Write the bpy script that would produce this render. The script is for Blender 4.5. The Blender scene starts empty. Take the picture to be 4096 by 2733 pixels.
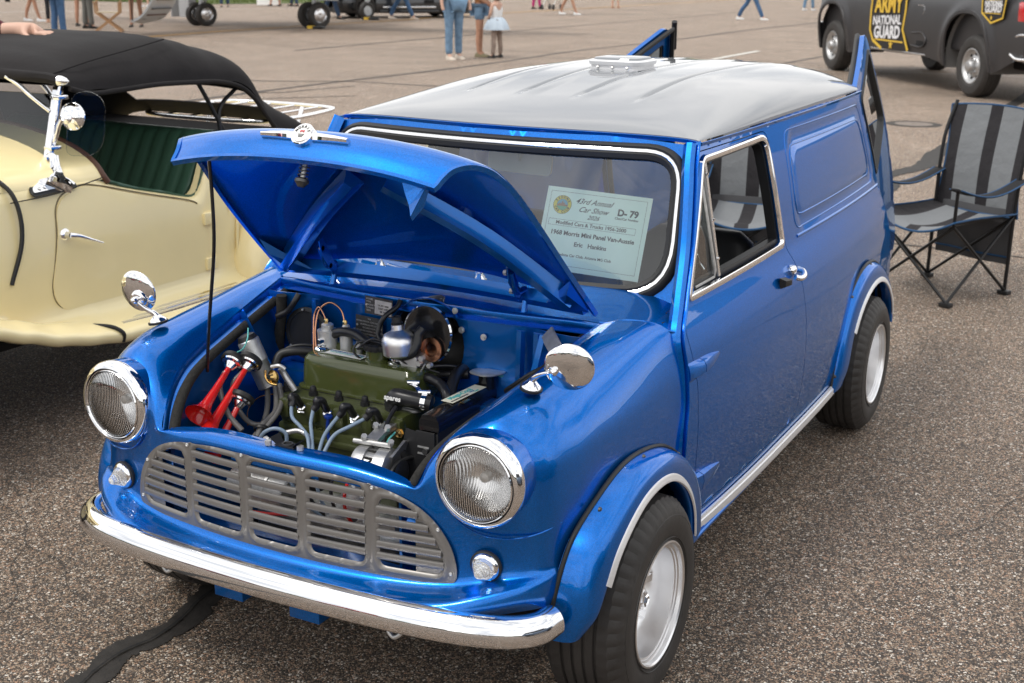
import bpy, bmesh, math, random
from mathutils import Vector, Matrix
from mathutils.geometry import delaunay_2d_cdt
random.seed(7)
scene = bpy.context.scene
COL = scene.collection
rad = math.radians
# ---------------------------------------------------------------- camera
cam_d = bpy.data.cameras.new('camera'); cam = bpy.data.objects.new('camera', cam_d); COL.objects.link(cam)
Rm = ((0.8795209795, 0.4757849644, 0.0084566095), (-0.1407207133, 0.2430732960, 0.9597463486), (0.4545773063, -0.8453070687, 0.2807408630))
cam.matrix_world = Matrix([[Rm[0][0], Rm[1][0], Rm[2][0], 1.67882587], [Rm[0][1], Rm[1][1], Rm[2][1], -2.51844846],
                           [Rm[0][2], Rm[1][2], Rm[2][2], 1.65587223], [0, 0, 0, 1]])
cam_d.sensor_width = 36.0; cam_d.sensor_fit = 'HORIZONTAL'; cam_d.lens = 45.421
cam_d.clip_start = 0.05; cam_d.clip_end = 3000
cam_d.dof.use_dof = True; cam_d.dof.focus_distance = 2.75; cam_d.dof.aperture_fstop = 9.0
scene.camera = cam
# ---------------------------------------------------------------- world: bright broken overcast
world = bpy.data.worlds.new('World'); scene.world = world; world.use_nodes = True
wt = world.node_tree; wt.nodes.clear()
wo = wt.nodes.new('ShaderNodeOutputWorld'); bg = wt.nodes.new('ShaderNodeBackground')
sky = wt.nodes.new('ShaderNodeTexSky'); sky.sky_type = 'NISHITA'; sky.sun_disc = False
sky.sun_elevation = rad(58); sky.sun_rotation = rad(-150); sky.air_density = 1.0; sky.dust_density = 1.2; sky.ozone_density = 1.5
tc = wt.nodes.new('ShaderNodeTexCoord'); mp = wt.nodes.new('ShaderNodeMapping'); mp.inputs['Scale'].default_value = (1.0, 1.0, 2.2)
nz = wt.nodes.new('ShaderNodeTexNoise'); nz.inputs['Scale'].default_value = 2.3; nz.inputs['Detail'].default_value = 9; nz.inputs['Roughness'].default_value = 0.56; nz.inputs['Distortion'].default_value = 0.35
cr = wt.nodes.new('ShaderNodeValToRGB'); cr.color_ramp.elements[0].position = 0.27; cr.color_ramp.elements[0].color = (0, 0, 0, 1); cr.color_ramp.elements[1].position = 0.41; cr.color_ramp.elements[1].color = (1, 1, 1, 1)
nz2 = wt.nodes.new('ShaderNodeTexNoise'); nz2.inputs['Scale'].default_value = 3.4; nz2.inputs['Detail'].default_value = 7
cr2 = wt.nodes.new('ShaderNodeValToRGB'); cr2.color_ramp.elements[0].position = 0.34; cr2.color_ramp.elements[0].color = (7.5, 7.8, 8.3, 1); cr2.color_ramp.elements[1].position = 0.62; cr2.color_ramp.elements[1].color = (14.5, 14.3, 14.0, 1)
mx = wt.nodes.new('ShaderNodeMix'); mx.data_type = 'RGBA'
wt.links.new(tc.outputs['Generated'], mp.inputs['Vector']); wt.links.new(mp.outputs['Vector'], nz.inputs['Vector']); wt.links.new(mp.outputs['Vector'], nz2.inputs['Vector'])
wt.links.new(nz.outputs['Fac'], cr.inputs['Fac']); wt.links.new(nz2.outputs['Fac'], cr2.inputs['Fac'])
wt.links.new(cr.outputs['Color'], mx.inputs['Factor']); wt.links.new(sky.outputs['Color'], mx.inputs['A']); wt.links.new(cr2.outputs['Color'], mx.inputs['B'])
wt.links.new(mx.outputs['Result'], bg.inputs['Color']); bg.inputs['Strength'].default_value = 0.10
wt.links.new(bg.outputs['Background'], wo.inputs['Surface'])
sun_d = bpy.data.lights.new('sun', 'SUN'); sun_d.energy = 1.5; sun_d.angle = rad(14); sun_d.color = (1.0, 0.96, 0.9)
sun = bpy.data.objects.new('sun', sun_d); COL.objects.link(sun)
SUN_EL, SUN_AZ = rad(58), rad(-150)      # azimuth measured from +Y towards +X
sdir = Vector((math.sin(SUN_AZ) * math.cos(SUN_EL), math.cos(SUN_AZ) * math.cos(SUN_EL), math.sin(SUN_EL)))
sun.rotation_mode = 'QUATERNION'; sun.rotation_quaternion = sdir.to_track_quat('Z', 'Y'); sun.location = (-6, -8, 12)
scene.view_settings.view_transform = 'Standard'; scene.view_settings.look = 'None'
scene.view_settings.exposure = 0.22; scene.view_settings.gamma = 1.0; scene.view_settings.use_curve_mapping = False
scene.render.resolution_x = 1024; scene.render.resolution_y = 683
scene.render.engine = 'CYCLES'
scene.cycles.max_bounces = 8; scene.cycles.transparent_max_bounces = 12

# ---------------------------------------------------------------- materials
def new_mat(name):
    m = bpy.data.materials.new(name); m.use_nodes = True
    return m, m.node_tree, m.node_tree.nodes['Principled BSDF']
def mat(name, col, rough=0.5, metal=0.0, coat=0.0, coat_rough=0.03, trans=0.0, ior=1.45, bump=0.0, bscale=200.0, var=0.0, vscale=8.0, spec=None, alpha=1.0, rvar=0.0):
    m, t, b = new_mat(name)
    b.inputs['Base Color'].default_value = (*col, 1); b.inputs['Roughness'].default_value = rough; b.inputs['Metallic'].default_value = metal
    b.inputs['Coat Weight'].default_value = coat; b.inputs['Coat Roughness'].default_value = coat_rough
    b.inputs['Transmission Weight'].default_value = trans; b.inputs['IOR'].default_value = ior
    if spec is not None: b.inputs['Specular IOR Level'].default_value = spec
    if alpha < 1: b.inputs['Alpha'].default_value = alpha
    if bump or var or rvar:
        co = t.nodes.new('ShaderNodeTexCoord')
    if bump:
        n = t.nodes.new('ShaderNodeTexNoise'); n.inputs['Scale'].default_value = bscale; n.inputs['Detail'].default_value = 3
        bp = t.nodes.new('ShaderNodeBump'); bp.inputs['Strength'].default_value = bump; bp.inputs['Distance'].default_value = 0.002
        t.links.new(co.outputs['Object'], n.inputs['Vector']); t.links.new(n.outputs['Fac'], bp.inputs['Height']); t.links.new(bp.outputs['Normal'], b.inputs['Normal'])
    if var:
        n = t.nodes.new('ShaderNodeTexNoise'); n.inputs['Scale'].default_value = vscale; n.inputs['Detail'].default_value = 6; n.inputs['Roughness'].default_value = 0.6
        r = t.nodes.new('ShaderNodeValToRGB'); e = r.color_ramp.elements
        e[0].position = 0.3; e[1].position = 0.7
        e[0].color = (*[c * (1 - var) for c in col], 1); e[1].color = (*[min(1, c * (1 + var)) for c in col], 1)
        t.links.new(co.outputs['Object'], n.inputs['Vector']); t.links.new(n.outputs['Fac'], r.inputs['Fac']); t.links.new(r.outputs['Color'], b.inputs['Base Color'])
    if rvar:
        n = t.nodes.new('ShaderNodeTexNoise'); n.inputs['Scale'].default_value = 30; n.inputs['Detail'].default_value = 8
        mr = t.nodes.new('ShaderNodeMapRange'); mr.inputs['To Min'].default_value = max(0.02, rough - rvar); mr.inputs['To Max'].default_value = rough + rvar
        t.links.new(co.outputs['Object'], n.inputs['Vector']); t.links.new(n.outputs['Fac'], mr.inputs['Value']); t.links.new(mr.outputs['Result'], b.inputs['Roughness'])
    return m
EDGE_TINT = (.03, .60, .95, 1)
def paint(name, col, metal=0.6, rough=0.32, flake=0.25):
    m, t, b = new_mat(name)
    b.inputs['Metallic'].default_value = metal; b.inputs['Roughness'].default_value = rough
    b.inputs['Coat Weight'].default_value = 1.0; b.inputs['Coat Roughness'].default_value = 0.012; b.inputs['Coat IOR'].default_value = 1.42
    b.inputs['Specular IOR Level'].default_value = 0.0; b.inputs['Specular Tint'].default_value = EDGE_TINT if metal > .5 else (1, 1, 1, 1)
    co = t.nodes.new('ShaderNodeTexCoord')
    v = t.nodes.new('ShaderNodeTexVoronoi'); v.inputs['Scale'].default_value = 900
    r = t.nodes.new('ShaderNodeValToRGB'); e = r.color_ramp.elements
    e[0].color = (*[c * (1 - flake) for c in col], 1); e[1].color = (*[min(1, c * (1 + flake)) for c in col], 1)
    sp = t.nodes.new('ShaderNodeSeparateColor')
    t.links.new(co.outputs['Object'], v.inputs['Vector']); t.links.new(v.outputs['Color'], sp.inputs['Color']); t.links.new(sp.outputs['Red'], r.inputs['Fac']); t.links.new(r.outputs['Color'], b.inputs['Base Color'])
    n = t.nodes.new('ShaderNodeTexNoise'); n.inputs['Scale'].default_value = 7; n.inputs['Detail'].default_value = 2
    bp = t.nodes.new('ShaderNodeBump'); bp.inputs['Strength'].default_value = 0.02; bp.inputs['Distance'].default_value = 0.01
    t.links.new(co.outputs['Object'], n.inputs['Vector']); t.links.new(n.outputs['Fac'], bp.inputs['Height']); t.links.new(bp.outputs['Normal'], b.inputs['Coat Normal'])
    return m
def glass_mat(name, tint=(0.75, 0.82, 0.82), refl=1.0):
    # thin automotive glass: mostly clear, fresnel mirror on top
    m = bpy.data.materials.new(name); m.use_nodes = True; t = m.node_tree; t.nodes.clear()
    o = t.nodes.new('ShaderNodeOutputMaterial'); tr = t.nodes.new('ShaderNodeBsdfTransparent'); tr.inputs['Color'].default_value = (*tint, 1)
    gl = t.nodes.new('ShaderNodeBsdfGlossy'); gl.inputs['Roughness'].default_value = 0.01
    fr = t.nodes.new('ShaderNodeFresnel'); fr.inputs['IOR'].default_value = 1.52
    mu = t.nodes.new('ShaderNodeMath'); mu.operation = 'MULTIPLY'; mu.inputs[1].default_value = 1.8 * refl; mu.use_clamp = True
    ms = t.nodes.new('ShaderNodeMixShader')
    t.links.new(fr.outputs['Fac'], mu.inputs[0]); t.links.new(mu.outputs[0], ms.inputs['Fac']); t.links.new(tr.outputs[0], ms.inputs[1]); t.links.new(gl.outputs[0], ms.inputs[2]); t.links.new(ms.outputs[0], o.inputs['Surface'])
    return m
M = {}
M['blue'] = paint('blue_metallic_paint', (0.001, 0.140, 0.54), 0.82, 0.31)
M['blue_in'] = mat('blue_paint_engine_bay', (0.001, 0.140, 0.52), 0.28, 0.75, 0.7, 0.06, bump=0.12, bscale=25, var=0.12, vscale=6)
M['roofgrey'] = paint('light_grey_roof_paint', (0.235, 0.245, 0.26), 0.0, 0.36, 0.04)
M['grille'] = mat('grey_grille_paint', (0.22, 0.21, 0.20), 0.42, 0.6, 0.25, 0.2, bump=0.05, bscale=900, rvar=0.05)
M['chrome'] = mat('polished_chrome', (0.86, 0.86, 0.87), 0.035, 1.0, rvar=0.015)
M['alloy'] = mat('machined_alloy', (0.72, 0.72, 0.73), 0.2, 1.0, rvar=0.08)
M['rim'] = mat('polished_rim_alloy', (0.86, 0.86, 0.87), 0.33, 1.0)
M['brushed'] = mat('bright_trim_strip', (0.80, 0.80, 0.81), 0.42, 0.55)
M['castalloy'] = mat('cast_alloy', (0.5, 0.5, 0.5), 0.42, 0.9, bump=0.3, bscale=300, var=0.15, vscale=40)
M['steel'] = mat('zinc_steel', (0.60, 0.60, 0.59), 0.42, 0.7, var=0.15, vscale=60, rvar=0.1)
M['darksteel'] = mat('dark_steel', (0.10, 0.10, 0.10), 0.4, 0.8, var=0.3, vscale=50)
M['rubber'] = mat('black_rubber', (0.016, 0.016, 0.016), 0.5, bump=0.1, bscale=120)
M['tyre'] = mat('tyre_rubber', (0.034, 0.031, 0.029), 0.6, bump=0.25, bscale=160, var=0.25, vscale=14)
M['black'] = mat('gloss_black', (0.01, 0.01, 0.011), 0.2, coat=0.4)
M['satin'] = mat('satin_black', (0.015, 0.015, 0.016), 0.45)
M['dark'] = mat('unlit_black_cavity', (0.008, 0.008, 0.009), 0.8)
M['foam'] = mat('black_foam_seal', (0.02, 0.019, 0.017), 0.95, bump=0.8, bscale=250, var=0.4, vscale=120)
M['green'] = mat('olive_engine_enamel', (0.062, 0.075, 0.022), 0.22, coat=0.8, coat_rough=0.08, bump=0.12, bscale=60)
M['greencast'] = mat('olive_painted_casting', (0.050, 0.060, 0.019), 0.3, coat=0.5, coat_rough=0.2, bump=0.5, bscale=140, var=0.2, vscale=20)
M['red'] = mat('red_plastic', (0.62, 0.015, 0.012), 0.22, coat=0.5)
M['hose'] = mat('black_hose', (0.015, 0.015, 0.017), 0.32, bump=0.05, bscale=300)
M['greyhose'] = mat('grey_vinyl_hose', (0.13, 0.125, 0.12), 0.25, coat=0.4)
M['lead'] = mat('grey_blue_ignition_lead', (0.20, 0.27, 0.36), 0.35)
M['copper'] = mat('copper_pipe', (0.55, 0.28, 0.17), 0.25, 1.0)
M['brass'] = mat('brass', (0.62, 0.42, 0.16), 0.25, 1.0)
M['gold'] = mat('gold_cylinder', (0.62, 0.42, 0.18), 0.3, 0.9)
M['white'] = mat('white_label', (0.8, 0.8, 0.78), 0.4)
M['glass'] = glass_mat('window_glass', (0.80, 0.86, 0.86))
M['screen'] = glass_mat('windscreen_glass', (0.90, 0.94, 0.94), 1.3)
M['lampglass'] = mat('lamp_glass', (1, 1, 1), 0.02, trans=1.0, ior=1.45)
M['mirror'] = mat('mirror_silver', (0.92, 0.92, 0.92), 0.01, 1.0)
M['cream'] = mat('cream_paint', (0.93, 0.78, 0.42), 0.28, coat=0.7, coat_rough=0.05, bump=0.03, bscale=9, var=0.05, vscale=2)
M['canvas'] = mat('black_canvas', (0.0105, 0.0088, 0.0092), 0.95, bump=0.5, bscale=40, var=0.35, vscale=5)
M['seatgreen'] = mat('dark_green_leather', (0.040, 0.095, 0.060), 0.34, bump=0.2, bscale=120)
M['brown'] = mat('brown_leather_trim', (0.10, 0.045, 0.028), 0.5)
M['vinyl'] = mat('black_vinyl', (0.012, 0.012, 0.013), 0.42, bump=0.15, bscale=300)

# ---------------------------------------------------------------- helpers
def tag(o, label=None, cat=None, group=None, kind=None):
    if label: o['label'] = label
    if cat: o['category'] = cat
    if group: o['group'] = group
    if kind: o['kind'] = kind
    return o
def thing(name, label, cat, loc=(0, 0, 0), rz=0.0, group=None):
    o = bpy.data.objects.new(name, None); COL.objects.link(o); o.location = loc; o.rotation_euler = (0, 0, rz); o.empty_display_size = 0.1
    return tag(o, label, cat, group)
def obj(name, verts, faces, m, parent=None, smooth=True, label=None, sharp=None):
    me = bpy.data.meshes.new(name); me.from_pydata([tuple(v) for v in verts], [], faces)
    me.validate(); me.update()
    if smooth:
        me.polygons.foreach_set('use_smooth', [True] * len(me.polygons))
        if sharp is not None: me.set_sharp_from_angle(angle=rad(sharp))
    for mm in (m if isinstance(m, (list, tuple)) else [m]): me.materials.append(mm)
    o = bpy.data.objects.new(name, me); COL.objects.link(o)
    if parent is not None: o.parent = parent
    if label: o['label'] = label
    return o
class MB:
    """collects primitives into one mesh"""
    def __init__(s): s.v = []; s.f = []
    def add(s, v, f, mtx=None):
        o = len(s.v)
        s.v += [tuple(mtx @ Vector(p)) if mtx else tuple(p) for p in v]; s.f += [tuple(i + o for i in q) for q in f]; return s
    def build(s, name, m, parent=None, smooth=True, sharp=40, label=None): return obj(name, s.v, s.f, m, parent, smooth, label, sharp)
def box_vf(c, d, bev=0.0):
    x, y, z = c; a, b, e = d[0] / 2, d[1] / 2, d[2] / 2
    if bev <= 0:
        v = [(x + i * a, y + j * b, z + k * e) for i in (-1, 1) for j in (-1, 1) for k in (-1, 1)]
        return v, [(0, 1, 3, 2), (4, 6, 7, 5), (0, 4, 5, 1), (2, 3, 7, 6), (0, 2, 6, 4), (1, 5, 7, 3)]
    bm = bmesh.new(); bmesh.ops.create_cube(bm, size=1.0)
    for q in bm.verts: q.co = Vector((x + q.co.x * d[0], y + q.co.y * d[1], z + q.co.z * d[2]))
    bmesh.ops.bevel(bm, geom=list(bm.edges), offset=bev, segments=2, profile=0.6, affect='EDGES')
    bm.verts.index_update(); v = [tuple(q.co) for q in bm.verts]; f = [tuple(q.index for q in p.verts) for p in bm.faces]; bm.free()
    return v, f
def frame_axis(axis):
    z = Vector(axis).normalized(); x = z.orthogonal().normalized()
    if abs(z.z) < 0.95: x = Vector((0, 0, 1)).cross(z).normalized()
    return Matrix((x, z.cross(x), z)).transposed().to_4x4()
def lathe_vf(prof, loc=(0, 0, 0), axis=(0, 0, 1), n=32, cap=True):
    """prof: list of (radius, height) along the axis"""
    mt = Matrix.Translation(loc) @ frame_axis(axis); v = []; f = []
    for r, h in prof:
        for i in range(n):
            a = 2 * math.pi * i / n; v.append(tuple(mt @ Vector((r * math.cos(a), r * math.sin(a), h))))
    for k in range(len(prof) - 1):
        for i in range(n):
            j = (i + 1) % n; f.append((k * n + i, k * n + j, (k + 1) * n + j, (k + 1) * n + i))
    if cap:
        f.append(tuple(range(n - 1, -1, -1))); f.append(tuple((len(prof) - 1) * n + i for i in range(n)))
    return v, f
def cyl_vf(p0, p1, r, r2=None, n=20, bev=0.0):
    p0 = Vector(p0); p1 = Vector(p1); L = (p1 - p0).length; r2 = r if r2 is None else r2
    prof = [(r, 0), (r2, L)] if bev <= 0 else [(max(r - bev, 1e-4), 0), (r, bev), (r2, L - bev), (max(r2 - bev, 1e-4), L)]
    return lathe_vf(prof, p0, p1 - p0, n)
def cr_curve(pts, n=8, closed=False):
    P = [Vector(p) for p in pts]; out = []; N = len(P)
    if N < 3: return P
    segs = N if closed else N - 1
    for i in range(segs):
        if closed: a, b, c, d = P[(i - 1) % N], P[i], P[(i + 1) % N], P[(i + 2) % N]
        else:
            b, c = P[i], P[i + 1]; a = P[i - 1] if i > 0 else b * 2 - c; d = P[i + 2] if i + 2 < N else c * 2 - b
        t0 = 0.0; t1 = t0 + max((b - a).length, 1e-6) ** .5; t2 = t1 + max((c - b).length, 1e-6) ** .5; t3 = t2 + max((d - c).length, 1e-6) ** .5
        for k in range(n):
            t = t1 + (t2 - t1) * k / n
            A1 = a * ((t1 - t) / (t1 - t0)) + b * ((t - t0) / (t1 - t0)); A2 = b * ((t2 - t) / (t2 - t1)) + c * ((t - t1) / (t2 - t1)); A3 = c * ((t3 - t) / (t3 - t2)) + d * ((t - t2) / (t3 - t2))
            B1 = A1 * ((t2 - t) / (t2 - t0)) + A2 * ((t - t0) / (t2 - t0)); B2 = A2 * ((t3 - t) / (t3 - t1)) + A3 * ((t - t1) / (t3 - t1))
            out.append(B1 * ((t2 - t) / (t2 - t1)) + B2 * ((t - t1) / (t2 - t1)))
    if not closed: out.append(P[-1])
    return out
def sweep_vf(path, prof, up=(0, 0, 1), closed=False, pclosed=True, scale=None, cap=True):
    """prof points (side, up) swept along path; side = tangent x up"""
    P = [Vector(p) for p in path]; n = len(P); m = len(prof); v = []; f = []
    for i in range(n):
        if closed: t = P[(i + 1) % n] - P[(i - 1) % n]
        else: t = P[min(i + 1, n - 1)] - P[max(i - 1, 0)]
        t.normalize(); u = Vector(up(i, P[i], t)) if callable(up) else Vector(up)
        s = t.cross(u)
        if s.length < 1e-6: s = t.orthogonal()
        s.normalize(); u = s.cross(t).normalized(); k = scale(i / (n - 1)) if scale else 1.0
        for a, b in prof: v.append(tuple(P[i] + s * a * k + u * b * k))
    rng = n if closed else n - 1
    for i in range(rng):
        for j in range(m if pclosed else m - 1):
            a, b = i * m + j, i * m + (j + 1) % m; c, d = ((i + 1) % n) * m + (j + 1) % m, ((i + 1) % n) * m + j
            f.append((a, b, c, d))
    if cap and pclosed and not closed: f.append(tuple(range(m - 1, -1, -1))); f.append(tuple((n - 1) * m + j for j in range(m)))
    return v, f
def circ(r, n=10, rx=None): return [((rx or r) * math.cos(2 * math.pi * i / n), r * math.sin(2 * math.pi * i / n)) for i in range(n)]
def tube_vf(pts, r, n=10, sub=8, closed=False, scale=None):
    path = cr_curve(pts, sub, closed) if len(pts) > 2 and sub > 1 else [Vector(p) for p in pts]
    # rotation-minimising frame
    n_ = len(path); T = []
    for i in range(n_):
        t = (path[(i + 1) % n_] - path[(i - 1) % n_]) if closed else (path[min(i + 1, n_ - 1)] - path[max(i - 1, 0)])
        T.append(t.normalized() if t.length > 1e-9 else Vector((0, 0, 1)))
    u = T[0].orthogonal().normalized(); ups = []
    for t in T:
        u = (u - t * u.dot(t))
        u = u.normalized() if u.length > 1e-6 else t.orthogonal().normalized()
        ups.append(u.copy())
    return sweep_vf(path, circ(r, n), up=lambda i, p, t: ups[i], closed=closed, scale=scale)
def tube(name, pts, r, m, parent=None, n=10, sub=8, closed=False, scale=None, label=None):
    v, f = tube_vf(pts, r, n, sub, closed, scale); return obj(name, v, f, m, parent, True, label, 60)
def box(name, c, d, m, parent=None, bev=0.0, label=None):
    v, f = box_vf(c, d, bev); return obj(name, v, f, m, parent, bev > 0, label, 40)
def lathe(name, prof, loc, axis, m, parent=None, n=40, cap=True, label=None, sharp=35):
    v, f = lathe_vf(prof, loc, axis, n, cap); return obj(name, v, f, m, parent, True, label, sharp)
def cyl(name, p0, p1, r, m, parent=None, r2=None, n=24, bev=0.0, label=None):
    v, f = cyl_vf(p0, p1, r, r2, n, bev); return obj(name, v, f, m, parent, True, label, 35)
def sweep(name, path, prof, m, parent=None, up=(0, 0, 1), closed=False, pclosed=True, scale=None, label=None, sharp=45):
    v, f = sweep_vf(path, prof, up, closed, pclosed, scale); return obj(name, v, f, m, parent, True, label, sharp)
def mirror_x(o, name=None, parent=None):
    me = o.data.copy()
    for q in me.vertices: q.co.x = -q.co.x
    me.flip_normals(); c = bpy.data.objects.new(name or o.name.split('.')[0], me); COL.objects.link(c)
    c.parent = parent if parent is not None else o.parent
    for md in o.modifiers:
        nm = c.modifiers.new(md.name, md.type)
        if md.type == 'SOLIDIFY': nm.thickness = md.thickness; nm.offset = md.offset
    return c
def solid(o, th, offset=-1.0):
    me = o.data; cnt = {}
    for q in me.polygons:
        for ek in q.edge_keys: cnt[ek] = cnt.get(ek, 0) + 1
    at = me.attributes.get('sharp_edge') or me.attributes.new('sharp_edge', 'BOOLEAN', 'EDGE')
    for i, e in enumerate(me.edges):
        if cnt.get(tuple(sorted(e.vertices)), 0) == 1: at.data[i].value = True
    md = o.modifiers.new('thickness', 'SOLIDIFY'); md.thickness = th; md.offset = offset; return o
def grid_vf(rows, close_u=False):
    nr, nc = len(rows), len(rows[0]); v = [tuple(p) for r in rows for p in r]; f = []
    for i in range(nr - 1):
        for j in range(nc if close_u else nc - 1):
            f.append((i * nc + j, i * nc + (j + 1) % nc, (i + 1) * nc + (j + 1) % nc, (i + 1) * nc + j))
    return v, f
def lofted(cols, nv=6, nu=6, closed_v=False):
    """cols: list of control columns (same length); bi-directional Catmull-Rom"""
    fine = [cr_curve(c, nv, closed_v) for c in cols]
    return [cr_curve([fine[k][j] for k in range(len(fine))], nu) for j in range(len(fine[0]))]
def inpoly(x, y, poly):
    c = False; n = len(poly); j = n - 1
    for i in range(n):
        xi, yi = poly[i]; xj, yj = poly[j]
        if (yi > y) != (yj > y) and x < (xj - xi) * (y - yi) / (yj - yi) + xi: c = not c
        j = i
    return c
def densify(poly, step):
    out = []
    for i in range(len(poly)):
        a = poly[i]; b = poly[(i + 1) % len(poly)]; d = math.hypot(b[0] - a[0], b[1] - a[1]); n = max(1, int(d / step))
        out += [(a[0] + (b[0] - a[0]) * k / n, a[1] + (b[1] - a[1]) * k / n) for k in range(n)]
    return [p for i, p in enumerate(out) if math.hypot(p[0] - out[i - 1][0], p[1] - out[i - 1][1]) > 2e-4]
def rounded(poly, r, n=6):
    """round polygon corners; r number or list"""
    out = []; N = len(poly)
    for i in range(N):
        ri = r[i] if isinstance(r, (list, tuple)) else r
        p = Vector(poly[i]); a = Vector(poly[i - 1]); b = Vector(poly[(i + 1) % N])
        if ri <= 0: out.append(tuple(p)); continue
        da = (a - p); db = (b - p); ri_ = min(ri, da.length * .48, db.length * .48)
        p0 = p + da.normalized() * ri_; p1 = p + db.normalized() * ri_
        for k in range(n + 1):
            t = k / n; q = p0 * (1 - t) ** 2 + p * 2 * t * (1 - t) + p1 * t ** 2; out.append((q.x, q.y))
    return out
def patch(name, fn, outer, holes, step, m, parent=None, th=0.0, offset=-1.0, label=None, bstep=None, sharp=None):
    """trimmed surface: fn(u,v)->xyz on the region inside outer and outside holes"""
    bstep = bstep or step
    loops = [densify(outer, bstep)] + [densify(h, bstep) for h in holes]
    V = []; E = []
    for lp in loops:
        o = len(V); V += [Vector(p) for p in lp]; E += [(o + i, o + (i + 1) % len(lp)) for i in range(len(lp))]
    us = [p[0] for p in loops[0]]; vs = [p[1] for p in loops[0]]
    y = min(vs) + step * .6; k = 0
    allb = [p for lp in loops for p in lp]
    cell = {}
    for p in allb: cell.setdefault((int(p[0] // step), int(p[1] // step)), []).append(p)
    while y < max(vs):
        x = min(us) + step * (.5 if k % 2 else .9)
        while x < max(us):
            if inpoly(x, y, loops[0]) and not any(inpoly(x, y, h) for h in loops[1:]):
                cx, cy = int(x // step), int(y // step)
                if not any((q[0] - x) ** 2 + (q[1] - y) ** 2 < (step * .45) ** 2 for i in (-1, 0, 1) for j in (-1, 0, 1) for q in cell.get((cx + i, cy + j), ())):
                    V.append(Vector((x, y)))
            x += step
        y += step * .87; k += 1
    vo, eo, fo, *_ = delaunay_2d_cdt(V, E, [], 0, 1e-6)
    F = []
    for q in fo:
        cx = sum(vo[i].x for i in q) / len(q); cy = sum(vo[i].y for i in q) / len(q)
        if inpoly(cx, cy, loops[0]) and not any(inpoly(cx, cy, h) for h in loops[1:]): F.append(tuple(q))
    used = sorted({i for q in F for i in q}); mp_ = {i: k for k, i in enumerate(used)}
    o = obj(name, [fn(vo[i].x, vo[i].y) for i in used], [tuple(mp_[i] for i in q) for q in F], m, parent, True, label, sharp)
    if th: solid(o, th, offset)
    return o
def text(name, s, size, m, mtx, parent=None, shear=0.0, extrude=0.0003, bold=0.0, align='CENTER', spacing=1.0, label=None):
    cu = bpy.data.curves.new(name, 'FONT'); cu.body = s; cu.size = size; cu.shear = shear; cu.extrude = extrude; cu.offset = bold
    cu.align_x = align; cu.align_y = 'CENTER'; cu.space_character = spacing; cu.resolution_u = 3
    tmp = bpy.data.objects.new(name, cu); COL.objects.link(tmp); dg = bpy.context.evaluated_depsgraph_get(); dg.update()
    me = bpy.data.meshes.new_from_object(tmp.evaluated_get(dg)); bpy.data.objects.remove(tmp)
    me.transform(mtx); me.materials.clear(); me.materials.append(m)
    o = bpy.data.objects.new(name, me); COL.objects.link(o)
    if parent is not None: o.parent = parent
    if label: o['label'] = label
    return o
def basis(origin, xdir, ydir):
    x = Vector(xdir).normalized(); y = Vector(ydir); z = x.cross(y).normalized(); y = z.cross(x)
    m_ = Matrix((x, y, z)).transposed().to_4x4(); m_.translation = Vector(origin); return m_
def copy_tree(o, parent=None):
    c = o.copy(); COL.objects.link(c); c.parent = parent
    for ch in list(o.children): copy_tree(ch, c)
    return c
# ================================================================ PANEL VAN (front towards -Y, camera side is +X)
VAN = thing('panel_van', 'glossy metallic blue panel van with light grey roof, bonnet propped open and engine showing', 'van')
KZ = [(.10, .640), (.20, .650), (.26, .655), (.35, .668), (.45, .677), (.55, .680), (.65, .674), (.74, .658), (.80, .640), (.835, .628), (.86, .619), (.90, .611), (1.0, .594), (1.1, .574), (1.2, .552), (1.25, .541)]
def _lin(z):
    if z <= KZ[0][0]: return KZ[0][1]
    for (a, b), (c, d) in zip(KZ, KZ[1:]):
        if z <= c: return b + (d - b) * (z - a) / (c - a)
    return KZ[-1][1]
def side_x(y, z):
    w = 0; s = 0
    for k in range(-4, 5):
        g = math.exp(-(k / 2.2) ** 2); w += g; s += g * _lin(z + k * .009)
    s /= w; f = 1.0
    if y < 1: f = 1 - .03 * ((1 - y) / .7) ** 2
    if y > 1.3: f = 1 - .1 * ((y - 1.3) / 1.4) ** 2
    return s * f
def rrect_d(y, z, y0, y1, z0, z1, r, sk0=0.0, sk1=0.0):
    """signed distance to a rounded quad (negative inside); sk = lean of the two ends"""
    cz = (z0 + z1) / 2; y -= 0; cy = (y0 + y1) / 2 + (sk0 + sk1) / 2 * (cz - z); hw = (y1 - y0) / 2 + (sk1 - sk0) / 2 * (cz - z); hh = (z1 - z0) / 2
    dx = abs(y - cy) - hw + r; dz = abs(z - cz) - hh + r
    return math.hypot(max(dx, 0), max(dz, 0)) + min(max(dx, dz), 0) - r
def sstep(a, b, t):
    t = min(1, max(0, (t - a) / (b - a))); return t * t * (3 - 2 * t)
def side_panel(y, z):
    x = side_x(y, z)
    if y > 1.15 and z > .8:
        d1 = rrect_d(y, z, 1.30, 2.33, .885, 1.175, .05, 0.0, .42)
        d2 = rrect_d(y, z, 1.315, 2.27, .925, 1.132, .05, 0.0, .5)
        x -= .004 * (1 - sstep(-.010, .006, d1)); x += .004 * (1 - sstep(-.008, .008, d2))
    return Vector((x, y, z))
def side_pt(y, z, off=0.0): return Vector((side_x(y, z) + off, y, z))
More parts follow.
